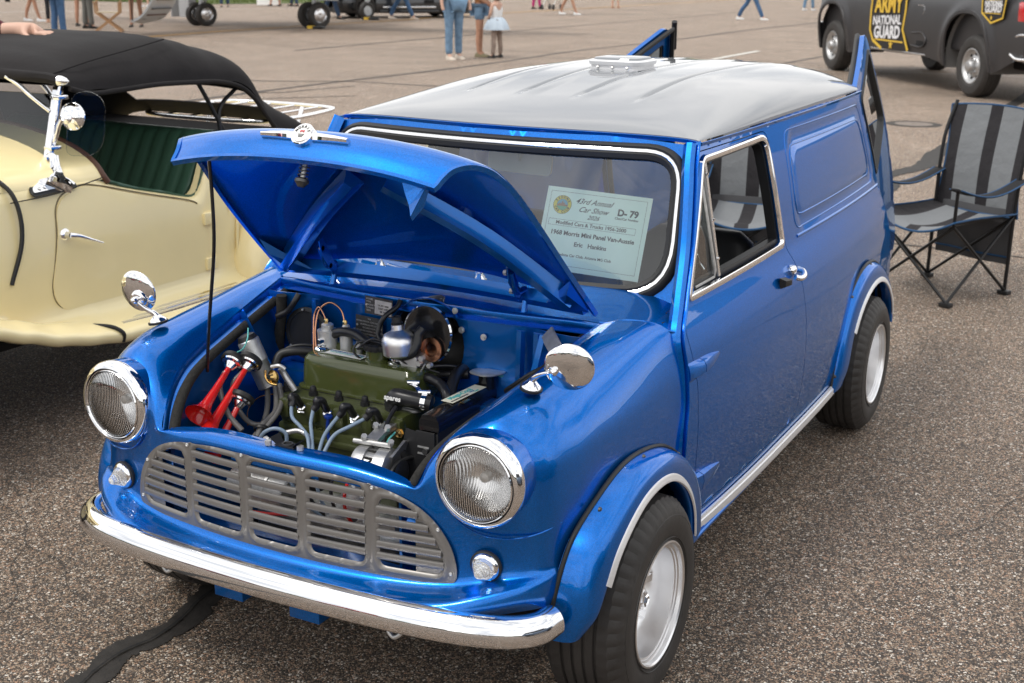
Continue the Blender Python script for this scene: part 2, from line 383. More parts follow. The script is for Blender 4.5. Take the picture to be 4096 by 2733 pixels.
def offset_poly(poly, d):
    out = []; n = len(poly)
    for i in range(n):
        a = Vector(poly[i - 1]); b = Vector(poly[i]); c = Vector(poly[(i + 1) % n])
        n1 = Vector(((b - a).y, -(b - a).x)).normalized(); n2 = Vector(((c - b).y, -(c - b).x)).normalized()
        nn = (n1 + n2); nn = nn.normalized() / max(.4, nn.normalized().dot(n1)) if nn.length > 1e-6 else n1
        out.append((b.x + nn.x * d, b.y + nn.y * d))
    return out
door_raw = [(.372, .312), (1.222, .318), (1.232, .45), (1.226, .62), (1.222, .74), (1.192, .81), (1.150, .856), (1.108, 1.203), (.565, 1.203), (.36, .864), (.338, .80), (.346, .727), (.353, .674), (.350, .58), (.352, .42)]
door_poly = rounded(door_raw, [.03, .03, 0, 0, .05, .03, .02, .05, .02, .02, .01, 0, 0, 0, 0], 5)
win_poly = rounded([(.392, .872), (1.118, .876), (1.082, 1.190), (.583, 1.184)], [.012, .02, .055, .02], 6)
arch_r = [(2.10 + .30 * math.cos(rad(a)), .25 + .345 * math.sin(rad(a)) if a <= 180 else .25) for a in range(0, 181, 10)]
arch_hole = arch_r + [(1.80, .15), (2.40, .15)]
side_outer = [(.27, .282), (1.80, .282)] + [(2.10 + .30 * math.cos(rad(a)), .25 + .345 * math.sin(rad(a))) for a in range(174, 5, -8)] + [(2.40, .282), (2.66, .282), (2.685, .38), (2.655, .49), (2.59, .65), (2.515, .79), (2.44, .93), (2.345, 1.09), (2.26, 1.215), (1.6, 1.228), (.60, 1.222), (.535, 1.20), (.44, .98), (.335, .865), (.29, .80), (.285, .55), (.27, .45)]
pr_in = rounded([(1.29, .931), (2.325, .919), (2.20, 1.131), (1.285, 1.138)], [.05, .05, .05, .05], 6)
pr_out = rounded([(1.262, .893), (2.385, .884), (2.245, 1.178), (1.252, 1.186)], [.05, .06, .06, .05], 6)
for sgn in (1, -1):
    if sgn == 1:
        b_side = patch('body_side', side_panel, side_outer, [list(reversed(offset_poly(door_poly, .0028)))], .016, M['blue'], VAN, .006)
        def side_line(nm, pts, r, off, closed=True):
            o_ = tube(nm, [side_panel(y, z) + Vector((off, 0, 0)) for y, z in pts], r, M['blue'], b_side, n=8, sub=1, closed=closed); return o_
        sl = [side_line('pressed_edge', densify(pr_in, .02), .0042, -.0018), side_line('pressed_edge', densify(pr_out, .02), .0036, -.0018), side_line('swage_line', [(1.27 + (2.46 - 1.27) * k / 30, .872 - .016 * k / 30) for k in range(31)], .007, -.0035, False)]
        solid_in = None
        door = patch('door', side_pt, door_poly, [win_poly], .022, M['blue'], VAN, .010)
    else:
        b_side_l = mirror_x(b_side); door_l = mirror_x(door)
        for o_ in sl: mirror_x(o_, parent=b_side_l)
# inner skins seen through the glass (blue inside paint)
b_in = patch('inner_side_panel', lambda y, z: side_pt(y, z, -.035 + (.02 if abs(rrect_d(y, z, 1.4, 2.1, .90, 1.1, .05)) < .012 else 0)), [(1.24, .3), (2.55, .3), (2.4, .9), (2.22, 1.19), (1.24, 1.19)], [], .04, M['blue_in'], VAN)
mirror_x(b_in)
gap_back = patch('door_gap_backing', lambda y, z: side_pt(y, z, -.016), [(.285, .30), (1.30, .30), (1.30, 1.205), (.56, 1.205), (.44, .98), (.335, .865), (.30, .80)], [offset_poly(win_poly, .012)], .06, M['dark'], VAN, .003)  # black backing sheet closing the door gap, coloured dark in place of shade
mirror_x(gap_back)
def door_kit(dr, sg):
    X = lambda p: Vector((p[0] * sg, p[1], p[2]))
    # bright window surround, in two pieces as on the car, plus black channel
    wp = [side_pt(y, z, .004) for y, z in densify(offset_poly(win_poly, .001), .02)]
    prof = [(-.010, -.004), (-.008, .004), (0, .0065), (.008, .004), (.010, -.004)]
    up = lambda i, p, t: Vector((sg, 0, .12))
    sweep('window_surround', [X(p) for p in wp], prof, M['chrome'], dr, up=up, closed=True)
    wc = [side_pt(y, z, -.022) for y, z in densify(offset_poly(win_poly, -.006), .02)]
    sweep('window_channel', [X(p) for p in wc], [(-.012, -.012), (-.012, .014), (.010, .014), (.010, -.012)], M['satin'], dr, up=up, closed=True)
    # quarterlight post and its bottom rail
    a = side_pt(.608, 1.178, -.006); b = side_pt(.604, .884, -.006)
    sweep('quarterlight_post', [X(a), X((a + b) / 2), X(b)], [(-.007, -.008), (-.007, .006), (.007, .006), (.007, -.008)], M['alloy'], dr, up=up)
    a2 = a + Vector((-.002, -.018, -.02)); b2 = b + Vector((-.002, -.018, .02))
    sweep('quarterlight_frame', [X(a2), X(b2), X(side_pt(.585, .885, -.01)), X(side_pt(.46, .883, -.01))], circ(.005, 6), M['steel'], dr, up=up)
    for zz in (1.145, 1.03, .93): cyl('screw', X(side_pt(.606, zz, .000)), X(side_pt(.606, zz, .0035)), .004, M['chrome'], dr, n=10)
    # window glass: quarterlight only, main pane is wound down
    qg = patch('quarterlight_glass', lambda y, z: X(side_pt(y, z, -.012)), [(.42, .885), (.598, .885), (.60, 1.172), (.588, 1.172)], [], .06, M['glass'], dr)
    # catch
    tube('quarterlight_catch', [X(side_pt(.57, .905, -.03)), X(side_pt(.56, .925, -.035)), X(side_pt(.545, .945, -.03)), X(side_pt(.52, .95, -.02))], .005, M['chrome'], dr, n=8, scale=lambda t: 1.4 - .8 * t)
    # push button handle
    hb = side_pt(1.136, .797, 0.0)
    lathe('handle_boss', [(.0155, 0), (.016, .008), (.0135, .016), (.006, .020)], X(hb), (sg, 0, .1), M['chrome'], dr, n=24)
    hp = [side_pt(1.122, .781, .016), side_pt(1.138, .776, .027), side_pt(1.170, .779, .029), side_pt(1.196, .785, .018), side_pt(1.203, .788, .001)]
    tube('door_handle', [X(p) for p in hp], .0085, M['chrome'], dr, n=10)
    kb = side_pt(1.03, .781, 0)
    v = [X(kb + Vector((0.002, -.02, .018))), X(kb + Vector((.004, .03, .012))), X(kb + Vector((.004, .032, -.014))), X(kb + Vector((.002, -.012, -.016))), X(kb + Vector((.02, -.012, .01))), X(kb + Vector((.026, .028, .006))), X(kb + Vector((.026, .028, -.008))), X(kb + Vector((.018, -.008, -.009)))]
    fq = [(4, 7, 6, 5), (0, 1, 5, 4), (1, 2, 6, 5), (2, 3, 7, 6), (3, 0, 4, 7)]
    if sg < 0: fq = [tuple(reversed(q)) for q in fq]
    obj('handle_bumper', v, fq, M['rubber'], dr, False)
    # external hinges
    for (y0, z0, z1, yt) in ((.318, .722, .690, .498), (.322, .425, .375, .515)):
        zc = (z0 + z1) / 2; h = (z0 - z1) / 2 + .006
        for nm, (ya, yb), (ha, hb_), (oa, ob) in (('hinge_front', (y0 - .012, .378), (h * 1.15, h), (.006, .017)), ('hinge_rear', (.381, yt), (h, h * .22), (.017, .003))):
            ring = []
            for k in range(9):
                t = k / 8; y = ya + (yb - ya) * t; hh = ha + (hb_ - ha) * t ** (1.6 if nm == 'hinge_rear' else 1); o = oa + (ob - oa) * t ** (1.8 if nm == 'hinge_rear' else .7)
                zc2 = zc + (.006 * t if nm == 'hinge_rear' else 0)
                ring.append([X(side_pt(y, zc2 + hh, -.002)), X(side_pt(y, zc2 + hh * .8, o * .75)), X(side_pt(y, zc2 + hh * .2, o)), X(side_pt(y, zc2 - hh * .5, o * .85)), X(side_pt(y, zc2 - hh, -.002))])
            v, f = grid_vf(ring); f.append((4, 3, 2, 1, 0)); n5 = len(ring) - 1; f.append(tuple(n5 * 5 + q for q in range(5)))
            if sg > 0: f = [tuple(reversed(q)) for q in f]
            obj(nm, v, f, M['blue'], dr, True, sharp=35)
door_kit(door, 1); door_kit(door_l, -1)
# ---------------------------------------------------------------- windscreen frame, scuttle, pillars
def Gy(x, z): return .335 + .41 * (z - .872) + .25 * x * x
def Gf(x, z, off=0.0): return Vector((x, Gy(x, z) - off * .92, z + off * .38))
def scut(x, y):
    ax = abs(x); z = .838 + .13 * (y - .165) - .9 * max(0, ax - .4) ** 2 + .024 * (1 - (ax / .62) ** 2)
    return Vector((x, y, z))
half = [(.0, .843), (.45, .835), (.612, .80), (.607, .865), (.578, .99), (.553, 1.137), (.537, 1.222), (.42, 1.232), (.30, 1.238), (.15, 1.243), (0, 1.2435)]
fr_outer = half[1:-1] + [(-x, z) for x, z in reversed(half[1:-1])]
fr_outer = [(-x, z) for x, z in [half[1]]] + fr_outer[:0] + half[1:] + [(-x, z) for x, z in reversed(half[2:-1])]
loop_half = rounded([(0, .870), (.548, .862), (.518, 1.200), (0, 1.2155)], [0, .13, .085, 0], 8)
loop = [p for p in loop_half if p[0] > 1e-6]
loop = loop + [(-x, z) for x, z in reversed(loop)]
hole = offset_poly(loop, -.012)
patch('windscreen_frame', Gf, fr_outer, [hole], .03, M['blue'], VAN, .008)
dl = densify(loop, .02); lp3 = [Gf(x, z, .004) for x, z in dl]
gn = lambda i, p, t: Vector((-.0, -.92, .38))
ws = patch('windscreen', lambda x, z: Gf(x, z, -.004), offset_poly(loop, -.014), [], .05, M['screen'], VAN)
sweep('rubber_seal', lp3, [(-.023, -.006), (-.021, .004), (-.010, .009), (-.006, .006), (.006, .006), (.010, .009), (.019, .004), (.023, -.006)], M['rubber'], ws, up=gn, closed=True)
sweep('chrome_insert', [Gf(x, z, .010) for x, z in dl], [(-.0055, -.002), (-.004, .0022), (0, .0034), (.004, .0022), (.0055, -.002)], M['chrome'], ws, up=gn, closed=True)
sc_half = [(.468, .165), (.54, .222), (.618, .285), (.618, .345), (.585, .40), (.40, .385), (.2, .352)]
patch('scuttle_panel', scut, [(x_, .105 + .06 * (x_ / .468) ** 2) for x_ in [-.468 + .936 * k / 24 for k in range(25)]] + sc_half[1:] + [(-x, y) for x, y in reversed(sc_half[1:])], [], .025, M['blue'], VAN, .004)
# rolled front lip of the scuttle with its darker drip channel
sweep('scuttle_lip', [scut(x, .103 + .06 * (x / .468) ** 2) + Vector((0, 0, -.001)) for x in [-.468 + .936 * k / 30 for k in range(31)]], [(0, 0), (.006, -.002), (.008, -.010), (.004, -.022), (.016, -.026), (.016, -.028), (-.002, -.026), (0, -.01)], M['blue'], VAN, up=(0, 0, 1))
# external seam flanges down the A posts
fl = [(.545, .556, 1.228), (.553, .527, 1.18), (.565, .497, 1.12), (.585, .44, .99), (.608, .352, .865), (.624, .298, .80), (.637, .297, .73), (.647, .292, .64), (.652, .272, .57), (.655, .262, .50), (.656, .262, .40), (.655, .262, .30)]
for sg in (1, -1):
    pth = cr_curve([(x * sg, y, z) for x, y, z in fl], 5)
    sweep('seam_flange', pth, [(-.002, -.012), (-.0035, .010), (-.001, .0165), (.001, .0165), (.0035, .010), (.002, -.012)], M['blue'], VAN, up=lambda i, p, t, sg=sg: Vector((sg * .82, -.62, 0)))
    pth2 = cr_curve([((x - .008) * sg, y - .016, z) for x, y, z in fl], 4)
    sweep('a_post', pth2, [(-.016, -.012), (-.012, .004), (0, .009), (.012, .004), (.016, -.012)], M['blue'], VAN, up=lambda i, p, t, sg=sg: Vector((sg * .5, -.85, 0)))
# wing to scuttle seam
for sg in (1, -1):
    tube('wing_seam', [scut(x * sg, y) + Vector((0, 0, .0005)) for x, y in [(.468, .166), (.505, .196), (.54, .222), (.58, .254), (.618, .286)]], .0035, M['blue'], VAN, n=6)
# ---------------------------------------------------------------- front clip (wings + front panel) as one lofted skin
C_ = [
 [(0, -.430, .648), (0, -.466, .6475), (0, -.477, .637), (0, -.479, .59), (0, -.480, .53), (0, -.480, .455), (0, -.486, .41), (0, -.516, .394), (0, -.532, .386), (0, -.536, .368), (0, -.520, .345)],
 [(.2, -.420, .645), (.2, -.456, .644), (.2, -.467, .633), (.2, -.469, .585), (.2, -.470, .53), (.2, -.470, .455), (.2, -.476, .41), (.2, -.508, .395), (.2, -.523, .387), (.2, -.527, .369), (.2, -.510, .346)],
 [(.31, -.432, .632), (.315, -.452, .626), (.32, -.455, .613), (.32, -.453, .57), (.32, -.452, .52), (.32, -.452, .455), (.32, -.460, .413), (.32, -.495, .400), (.32, -.524, .394), (.32, -.535, .373), (.32, -.514, .35)],
 [(.343, -.445, .625), (.352, -.452, .625), (.358, -.448, .612), (.368, -.445, .57), (.372, -.444, .52), (.375, -.442, .455), (.38, -.450, .417), (.385, -.486, .405), (.39, -.512, .399), (.39, -.523, .377), (.39, -.502, .353)],
 [(.356, -.418, .668), (.372, -.432, .672), (.392, -.438, .655), (.41, -.436, .60), (.418, -.434, .54), (.425, -.432, .46), (.43, -.440, .424), (.438, -.474, .413), (.442, -.498, .407), (.442, -.508, .385), (.44, -.486, .36)],
 [(.373, -.378, .705), (.396, -.398, .722), (.43, -.420, .715), (.465, -.426, .650), (.470, -.424, .56), (.475, -.422, .47), (.48, -.430, .437), (.49, -.456, .427), (.495, -.476, .420), (.495, -.484, .397), (.49, -.462, .37)],
 [(.397, -.312, .737), (.428, -.330, .765), (.487, -.372, .772), (.53, -.402, .710), (.536, -.408, .61), (.537, -.404, .48), (.542, -.410, .452), (.553, -.425, .443), (.558, -.438, .435), (.558, -.443, .41), (.553, -.42, .38)],
 [(.414, -.24, .757), (.452, -.245, .790), (.530, -.285, .790), (.583, -.345, .715), (.596, -.362, .615), (.598, -.365, .49), (.601, -.368, .462), (.607, -.376, .453), (.609, -.382, .444), (.609, -.384, .415), (.605, -.37, .385)],
 [(.431, -.14, .778), (.470, -.145, .806), (.547, -.17, .800), (.608, -.235, .715), (.624, -.262, .615), (.627, -.268, .50), (.628, -.270, .465), (.629, -.272, .45), (.630, -.273, .435), (.63, -.273, .41), (.628, -.27, .385)],
 [(.447, -.02, .804), (.488, -.02, .822), (.560, -.03, .810), (.617, -.09, .715), (.634, -.11, .615), (.638, -.12, .50), (.638, -.12, .465), (.638, -.12, .44), (.638, -.12, .42), (.638, -.12, .40), (.636, -.12, .37)],
 [(.459, .085, .827), (.503, .10, .839), (.575, .11, .820), (.624, .08, .715), (.640, .07, .615), (.645, .065, .50), (.645, .065, .465), (.645, .065, .43), (.645, .065, .40), (.645, .065, .37), (.643, .065, .33)],
 [(.4665, .155, .842), (.515, .195, .848), (.588, .232, .828), (.628, .235, .73), (.645, .225, .62), (.650, .215, .50), (.650, .215, .465), (.65, .215, .43), (.65, .215, .40), (.65, .215, .37), (.65, .215, .33)],
 [(.470, .168, .843), (.53, .215, .850), (.600, .268, .822), (.634, .284, .73), (.650, .275, .62), (.655, .262, .50), (.655, .262, .465), (.655, .262, .43), (.655, .262, .40), (.655, .262, .36), (.655, .262, .30)],
]
cols = [[(-x, y, z) for x, y, z in C_[1]]] + C_
G_ = lofted(cols, 7, 7)                       # G_[v][u]
cut = 7
G_ = [r[cut:] for r in G_]
def gr_inside(x, z, d=0.0):
    return inpoly(abs(x), z, [(0 - 1, .425 + d), (.405 - d, .425 + d), (.415 - d, .46), (.400 - d, .52), (.36 - d, .573 - d), (.30 - d * .5, .603 - d), (.18, .613 - d), (0 - 1, .622 - d)])
V_, F_ = grid_vf(G_); F2 = []
for q in F_:
    c = sum((Vector(V_[i]) for i in q), Vector()) / 4
    if c.y < -.36 and gr_inside(c.x, c.z, .006): continue
    if c.y < -.34 and math.hypot(c.x - .489, c.z - .663) < .080: continue
    if c.x > .50 and c.y > -.345 and math.hypot((c.y + .02) / .30, (c.z - .25) / .335) < 1.0: continue
    if c.y > -.2 and c.z < .285: continue
    F2.append(tuple(reversed(q)))
# mirror into one skin
nV = len(V_); off = nV
Vm = [(-x, y, z) for x, y, z in V_]; Fm = [tuple(reversed([i + off for i in q])) for q in F2]
bm = bmesh.new(); vs_ = [bm.verts.new(v) for v in V_ + Vm]
for q in F2 + Fm:
    try: bm.faces.new([vs_[i] for i in q])
    except ValueError: pass
bmesh.ops.remove_doubles(bm, verts=bm.verts, dist=1e-5)
bmesh.ops.delete(bm, geom=[v for v in bm.verts if not v.link_faces], context='VERTS')
me = bpy.data.meshes.new('front_wings'); bm.to_mesh(me); bm.free(); me.materials.append(M['blue'])
me.polygons.foreach_set('use_smooth', [True] * len(me.polygons))
wings = bpy.data.objects.new('front_wings', me); COL.objects.link(wings); wings.parent = VAN; solid(wings, .004)
# bonnet opening: inner flange, drip channel and foam seal along each side
op = [(.343, -.445, .625), (.356, -.418, .668), (.373, -.378, .705), (.397, -.312, .737), (.414, -.24, .757), (.431, -.14, .778), (.447, -.02, .804), (.459, .085, .827), (.4665, .155, .842)]
for sg in (1, -1):
    pth = cr_curve([(x * sg, y, z) for x, y, z in op], 4)
    s2 = 1 if sg > 0 else -1
    prof = [(0.0, .001), (-.004 * s2, -.004), (-.005 * s2, -.018), (-.018 * s2, -.021), (-.019 * s2, -.034), (-.017 * s2, -.034), (-.016 * s2, -.023), (-.002 * s2, -.020), (0, -.005)]
    sweep('bonnet_gutter', pth, prof if sg > 0 else [(-a * -1, b) for a, b in prof], M['blue'], VAN, up=lambda i, p, t: Vector((0, -.25, 1)))
    tube('foam_seal', [(p[0] - .024 * sg, p[1] + .004, p[2] - .030) for p in pth[::4]], .0125, M['foam'], VAN, n=8, sub=5)
# wing / front panel seam under each headlamp
for sg in (1, -1):
    tube('panel_seam', [(x * sg, y, z) for x, y, z in [(.392, -.4445, .640), (.412, -.440, .600), (.43, -.4375, .573), (.47, -.431, .548), (.52, -.420, .540), (.565, -.400, .542), (.595, -.37, .548), (.615, -.318, .556)]], .0022, M['satin'] if False else M['blue'], VAN, n=6)
# ---------------------------------------------------------------- grille
def Ygr(x): return -.4835 + .24 * x * x
gout = [(0, .415), (.405, .416), (.433, .425), (.437, .455), (.425, .505), (.395, .552), (.355, .586), (.30, .609), (.20, .625), (0, .634)]
gpoly = rounded(gout, [0, .02, .02, .03, .05, .05, .05, .05, .1, 0], 4)
gpoly = [p for p in gpoly if p[0] > 1e-6]; gpoly = gpoly + [(-x, z) for x, z in reversed(gpoly)]
bays = [(-.0605, .0605, .436, .616), (.096, .228, .436, .612)]
def bay(x0, x1, z0, z1): return rounded([(x0, z0), (x1, z0), (x1, z1), (x0, z1)], .016, 4)
def endbay(sg):
    b = rounded([(.264, .438), (.400, .438), (.408, .47), (.385, .525), (.345, .572), (.305, .591), (.264, .591)], [.016, .02, .02, .03, .03, .02, .016], 4)
    return b if sg > 0 else [(-x, z) for x, z in reversed(b)]
holes = [bay(*bays[0]), bay(*bays[1]), bay(-bays[1][1], -bays[1][0], *bays[1][2:]), endbay(1), endbay(-1)]
def seg_d(x, z, poly):
    best = 9.0
    for i in range(len(poly)):
        ax, az = poly[i - 1]; bx, bz = poly[i]; dx, dz = bx - ax, bz - az; L2 = dx * dx + dz * dz
        t = 0 if L2 < 1e-12 else max(0, min(1, ((x - ax) * dx + (z - az) * dz) / L2)); d = (x - ax - dx * t) ** 2 + (z - az - dz * t) ** 2
        if d < best: best = d
    return math.sqrt(best)
def gsurf(x, z):
    d = min(seg_d(x, z, h) for h in holes)
    return Vector((x, Ygr(x) - .0045 * math.exp(-((d - .006) / .0055) ** 2) + (.004 if d < .0008 else 0), z))
grille = patch('grille', gsurf, gpoly, holes, .0075, M['grille'], VAN, .0022, bstep=.006)
zs_ = [.5965 - .0265 * k for k in range(6)]
for bi, hp in enumerate(holes):
    xs0, xs1 = min(p[0] for p in hp), max(p[0] for p in hp)
    for z in zs_:
        zz = z if bi < 3 else z - .003
        xa, xb = xs0, xs1
        if bi >= 3:      # clip to the curved end bay
            ins = [x for x in [xs0 + (xs1 - xs0) * k / 60 for k in range(61)] if inpoly(x, zz, hp)]
            if len(ins) < 6: continue
            xa, xb = min(ins), max(ins)
        pth = [(xa - .006 + (xb - xa + .012) * k / 8, Ygr(xa + (xb - xa) * k / 8) - .001, zz) for k in range(9)]
        sweep('slat', pth, [(-.0001, .0075), (-.0045, .0045), (-.0055, 0), (-.0045, -.0045), (-.0001, -.0075), (.002, -.005), (.002, .005)] if False else [(.0085, -.0015), (.0075, .0018), (.005, .0030), (-.005, .0030), (-.0075, .0018), (-.0085, -.0015)], M['grille'], grille, up=(0, -1, 0))
# painted-blind outer part of the end bays
for sg in (1, -1):
    bx = [(sg * x, z) for x, z in rounded([(.345, .432), (.402, .436), (.412, .47), (.392, .525), (.345, .578)], [.0, .02, .02, .03, 0], 4)]
    if sg < 0: bx = list(reversed(bx))
    patch('blanking_plate', lambda x, z: Vector((x, Ygr(x) + .0035, z)), bx, [], .02, M['grille'], grille, .001)
for x, z in [(.083, .624), (-.083, .624), (.25, .612), (-.25, .612), (.396, .541), (-.396, .541), (.423, .445), (-.423, .445)]:
    lathe('screw', [(.0045, 0), (.0042, .0015), (.0022, .0024), (.0012, .0012)], (x, Ygr(x) - .0003, z), (0, -1, 0), M['steel'], grille, n=10)
# ---------------------------------------------------------------- bonnet (modelled shut, swung open about its rear hinge line)
HY, HZ = .185, .860; ANG = rad(-55.7); ca, sa = math.cos(ANG), math.sin(ANG)
def swing(p):
    y, z = p[1] - HY, p[2] - HZ; return Vector((p[0], HY + y * ca - z * sa, HZ + y * sa + z * ca))
bE = cr_curve([(.464, .170, .849), (.458, .050, .822), (.451, -.070, .797), (.443, -.180, .777), (.432, -.270, .762), (.420, -.335, .748), (.404, -.382, .733), (.382, -.415, .708), (.360, -.428, .680), (.349, -.428, .655), (.343, -.426, .625)], 5)
bC = cr_curve([(0, .108, .884), (0, .03, .884), (0, -.07, .876), (0, -.17, .859), (0, -.26, .835), (0, -.335, .806), (0, -.395, .774), (0, -.440, .741), (0, -.462, .709), (0, -.466, .675), (0, -.458, .637)], 5)
def bon(i, t, dz=0.0):
    e, c = bE[i], bC[i]; at = abs(t)
    k = max(0.0, 1 - at ** 2.3) ** .80
    y = c.y + (e.y - c.y) * at ** 2.2
    return Vector((e.x * t, y, e.z + (c.z - e.z) * k + dz))
ts = [-1, -.985, -.96, -.92, -.87] + [-.8 + .1 * k for k in range(17)] + [.87, .92, .96, .985, 1]
rows = [[swing(bon(i, t)) for t in ts] for i in range(len(bE))]
v, f = grid_vf(rows); f = [tuple(q) for q in f]
bonnet = obj('bonnet', v, [tuple(reversed(q)) for q in f], M['blue'], VAN); solid(bonnet, .0035)
# turned-down edge flange all round
edge = [bon(i, 1) for i in range(len(bE))]; 
perim = [bon(i, 1) for i in range(len(bE))] + [bon(len(bE) - 1, t) for t in [.95 - .1 * k for k in range(20)]] + [bon(i, -1) for i in range(len(bE) - 1, -1, -1)]
cen = Vector((0, -.15, .70))
sweep('bonnet_flange', [swing(p + Vector((-p.x * .008, (cen.y - p.y) * .01, -.006))) for p in perim], [(-.0045, -.006), (-.0045, .006), (.0045, .006), (.0045, -.006)], M['blue'], bonnet, up=lambda i, p, t: swing((0, 1, 0)) - swing((0, 0, 0)))
def rib(name, pts, w=.028, h=.018, m=None):
    P = cr_curve(pts, 6) if len(pts) > 2 else [Vector(p) for p in pts]
    return sweep(name, [swing(p) for p in P], [(-w, .014), (-w * .62, 0), (-w * .4, -h), (w * .4, -h), (w * .62, 0), (w, .014)], m or M['blue_in'], bonnet, up=lambda i, p, t: swing((0, 0, 1)) - swing((0, 0, 0)))
rib('stiffener', [(.415, .12, .824), (.24, -.06, .829), (.045, -.235, .806)])
rib('stiffener', [(-.415, .12, .824), (-.24, -.06, .829), (-.045, -.235, .806)])
rib('rear_stiffener', [(-.44, .145, .835), (-.2, .145, .848), (0, .145, .852), (.2, .145, .848), (.44, .145, .835)], .024, .010)
for sg in (1, -1):
    # corner gusset
    v = [swing((sg * x, y, z)) for x, y, z in [(.452, .15, .832), (.33, .15, .836), (.446, .02, .812), (.43, .06, .80), (.40, .13, .812)]]
    obj('gusset', v, [(0, 1, 4), (1, 2, 3, 4), (0, 4, 3, 2)], M['blue_in'], bonnet, False)
    # hinge: bracket on the bonnet and cranked arm down into the bay
    h0 = swing((.272 * sg, .05, .838)); h1 = swing((.278 * sg, .12, .838))
    v, f = box_vf((0, 0, 0), (.004, .075, .03), .0); 
    pl = [swing((.270 * sg + d, y, z)) for d in (0, .004) for y, z in ((.02, .845), (.13, .845), (.135, .822), (.06, .815), (.02, .83))]
    obj('hinge_bracket', pl, [(0, 1, 2, 3, 4), (9, 8, 7, 6, 5), (0, 5, 6, 1), (1, 6, 7, 2), (2, 7, 8, 3), (3, 8, 9, 4), (4, 9, 5, 0)], M['blue_in'], bonnet, False)
    for hh in (swing((.266 * sg, .045, .830)), swing((.266 * sg, .105, .827))):
        cyl('bolt', hh, hh + Vector((-.008 * 1, 0, 0)), .0075, M['steel'], bonnet, n=6)
    tp = swing((.276 * sg, .045, .832)); mid = swing((.276 * sg, .105, .826))
    tube('hinge_arm', [tp, mid, (.279 * sg, .150, .905), (.281 * sg, .142, .862), (.282 * sg, .132, .830), (.284 * sg, .125, .806), (.286 * sg, .140, .796), (.287 * sg, .165, .803), (.288 * sg, .19, .815)], .0078, M['blue'], bonnet, n=10)
# latch pin with spring, and safety hook
pb = swing((0, -.432, .672)); pd = (swing((0, -.395, .615)) - pb).normalized()
box_pts = [swing(q) for q in ((-.03, -.445, .674), (.03, -.445, .674), (.03, -.40, .690), (-.03, -.40, .690))]
obj('latch_plate', box_pts, [(0, 1, 2, 3)], M['blue'], bonnet, False)
cyl('latch_pin', pb, pb + pd * .068, .0055, M['steel'], bonnet, n=12)
lathe('latch_cone', [(.010, 0), (.0155, .004), (.0155, .010), (.011, .014), (.007, .02)], pb + pd * .050, pd, M['darksteel'], bonnet, n=20)
ax = frame_axis(pd); sp_ = []
for k in range(73):
    a = k * .5236; sp_.append(pb + (ax @ Vector((.011 * math.cos(a), .011 * math.sin(a), .004 + .046 * k / 72))))
tube('latch_spring', sp_, .0014, M['darksteel'], bonnet, n=5, sub=1)
hv_ = [swing(q) for q in ((.255, -.430, .634), (.320, -.428, .630), (.312, -.400, .600), (.300, -.394, .565), (.285, -.398, .590), (.268, -.410, .612))]
ht_ = [q + (swing((0, .012, 0)) - swing((0, 0, 0))) for q in hv_]
obj('safety_catch', hv_ + ht_, [(0, 1, 2, 3, 4, 5)] + [(i, (i + 1) % 6, 6 + (i + 1) % 6, 6 + i) for i in range(6)], M['blue'], bonnet, False)
# prop rod, black
tube('prop_rod', [(-.256, -.335, 1.236), (-.258, -.33, 1.155), (-.268, -.32, 1.063), (-.283, -.31, .999), (-.314, -.29, .909), (-.347, -.27, .804), (-.375, -.25, .705)], .0042, M['black'], VAN, n=8)
# winged bonnet badge
BI = min(range(len(bC)), key=lambda i: abs(bC[i].z - .690))
bo = swing(bon(BI, 0)); bx_ = Vector((1, 0, 0)); nrm = Vector((0, -.74, .67)).normalized(); byy = nrm.cross(bx_)
bo = bo + nrm * .010
badge = lathe('badge', [(.0265, -.012), (.0265, .003), (.0245, .0045), (.0215, .0035), (.0205, .0045)], bo, nrm, M['chrome'], bonnet, n=40)
lathe('badge_enamel', [(.0200, .0), (.0200, .0049)], bo, nrm, M['white'], badge, n=36)
MB_ = basis(bo + nrm * .0058, bx_, byy)
M['badgered'] = mat('red_enamel', (.5, .01, .02), .3)
for k in range(6):
    a = rad(158 - 27 * k); text('badge_letter', 'MORRIS'[k], .0088, M['satin'], MB_ @ Matrix.Translation((.0163 * math.cos(a), .0163 * math.sin(a), 0)) @ Matrix.Rotation(a - math.pi / 2, 4, 'Z'), badge, bold=.00015)
for k in range(3):
    box_o = MB_ @ Matrix.Translation((0, -.003 - .0032 * k, 0)); v, f = box_vf((0, 0, 0), (.016 - .003 * k, .0013, .0006)); obj('badge_wave', [box_o @ Vector(p) for p in v], f, M['satin'], badge, False)
ox = [(-.0055, 0), (-.0052, .0045), (-.0035, .0056), (.003, .0052), (.0045, .0068), (.0062, .0056), (.0052, .0036), (.0048, 0), (.0034, 0), (.003, .0024), (-.003, .0024), (-.0036, 0)]
obj('badge_ox', [MB_ @ Vector((x, y + .001, .0006)) for x, y in ox], [tuple(range(len(ox)))], M['badgered'], badge, False)
for sg in (1, -1):
    w = []
    for k in range(9):
        t = k / 8; x = .024 + t * .088; xb = sg * x
        # follow the bonnet crown
        tt = xb / bE[BI].x; p0 = swing(bon(BI, tt)); hw = .0095 * (1 - .45 * t)
        w.append([p0 - byy * hw - nrm * .004, p0 - byy * hw + nrm * .008, p0 - byy * hw * .3 + nrm * .0125, p0 + byy * hw * .3 + nrm * .0125, p0 + byy * hw + nrm * .008, p0 + byy * hw - nrm * .004])
    v, f = grid_vf(w); f.append(tuple(8 * 6 + q for q in range(6)))
    wing = obj('badge_wing', v, f if sg > 0 else [tuple(reversed(q)) for q in f], M['chrome'], badge, True, sharp=30)
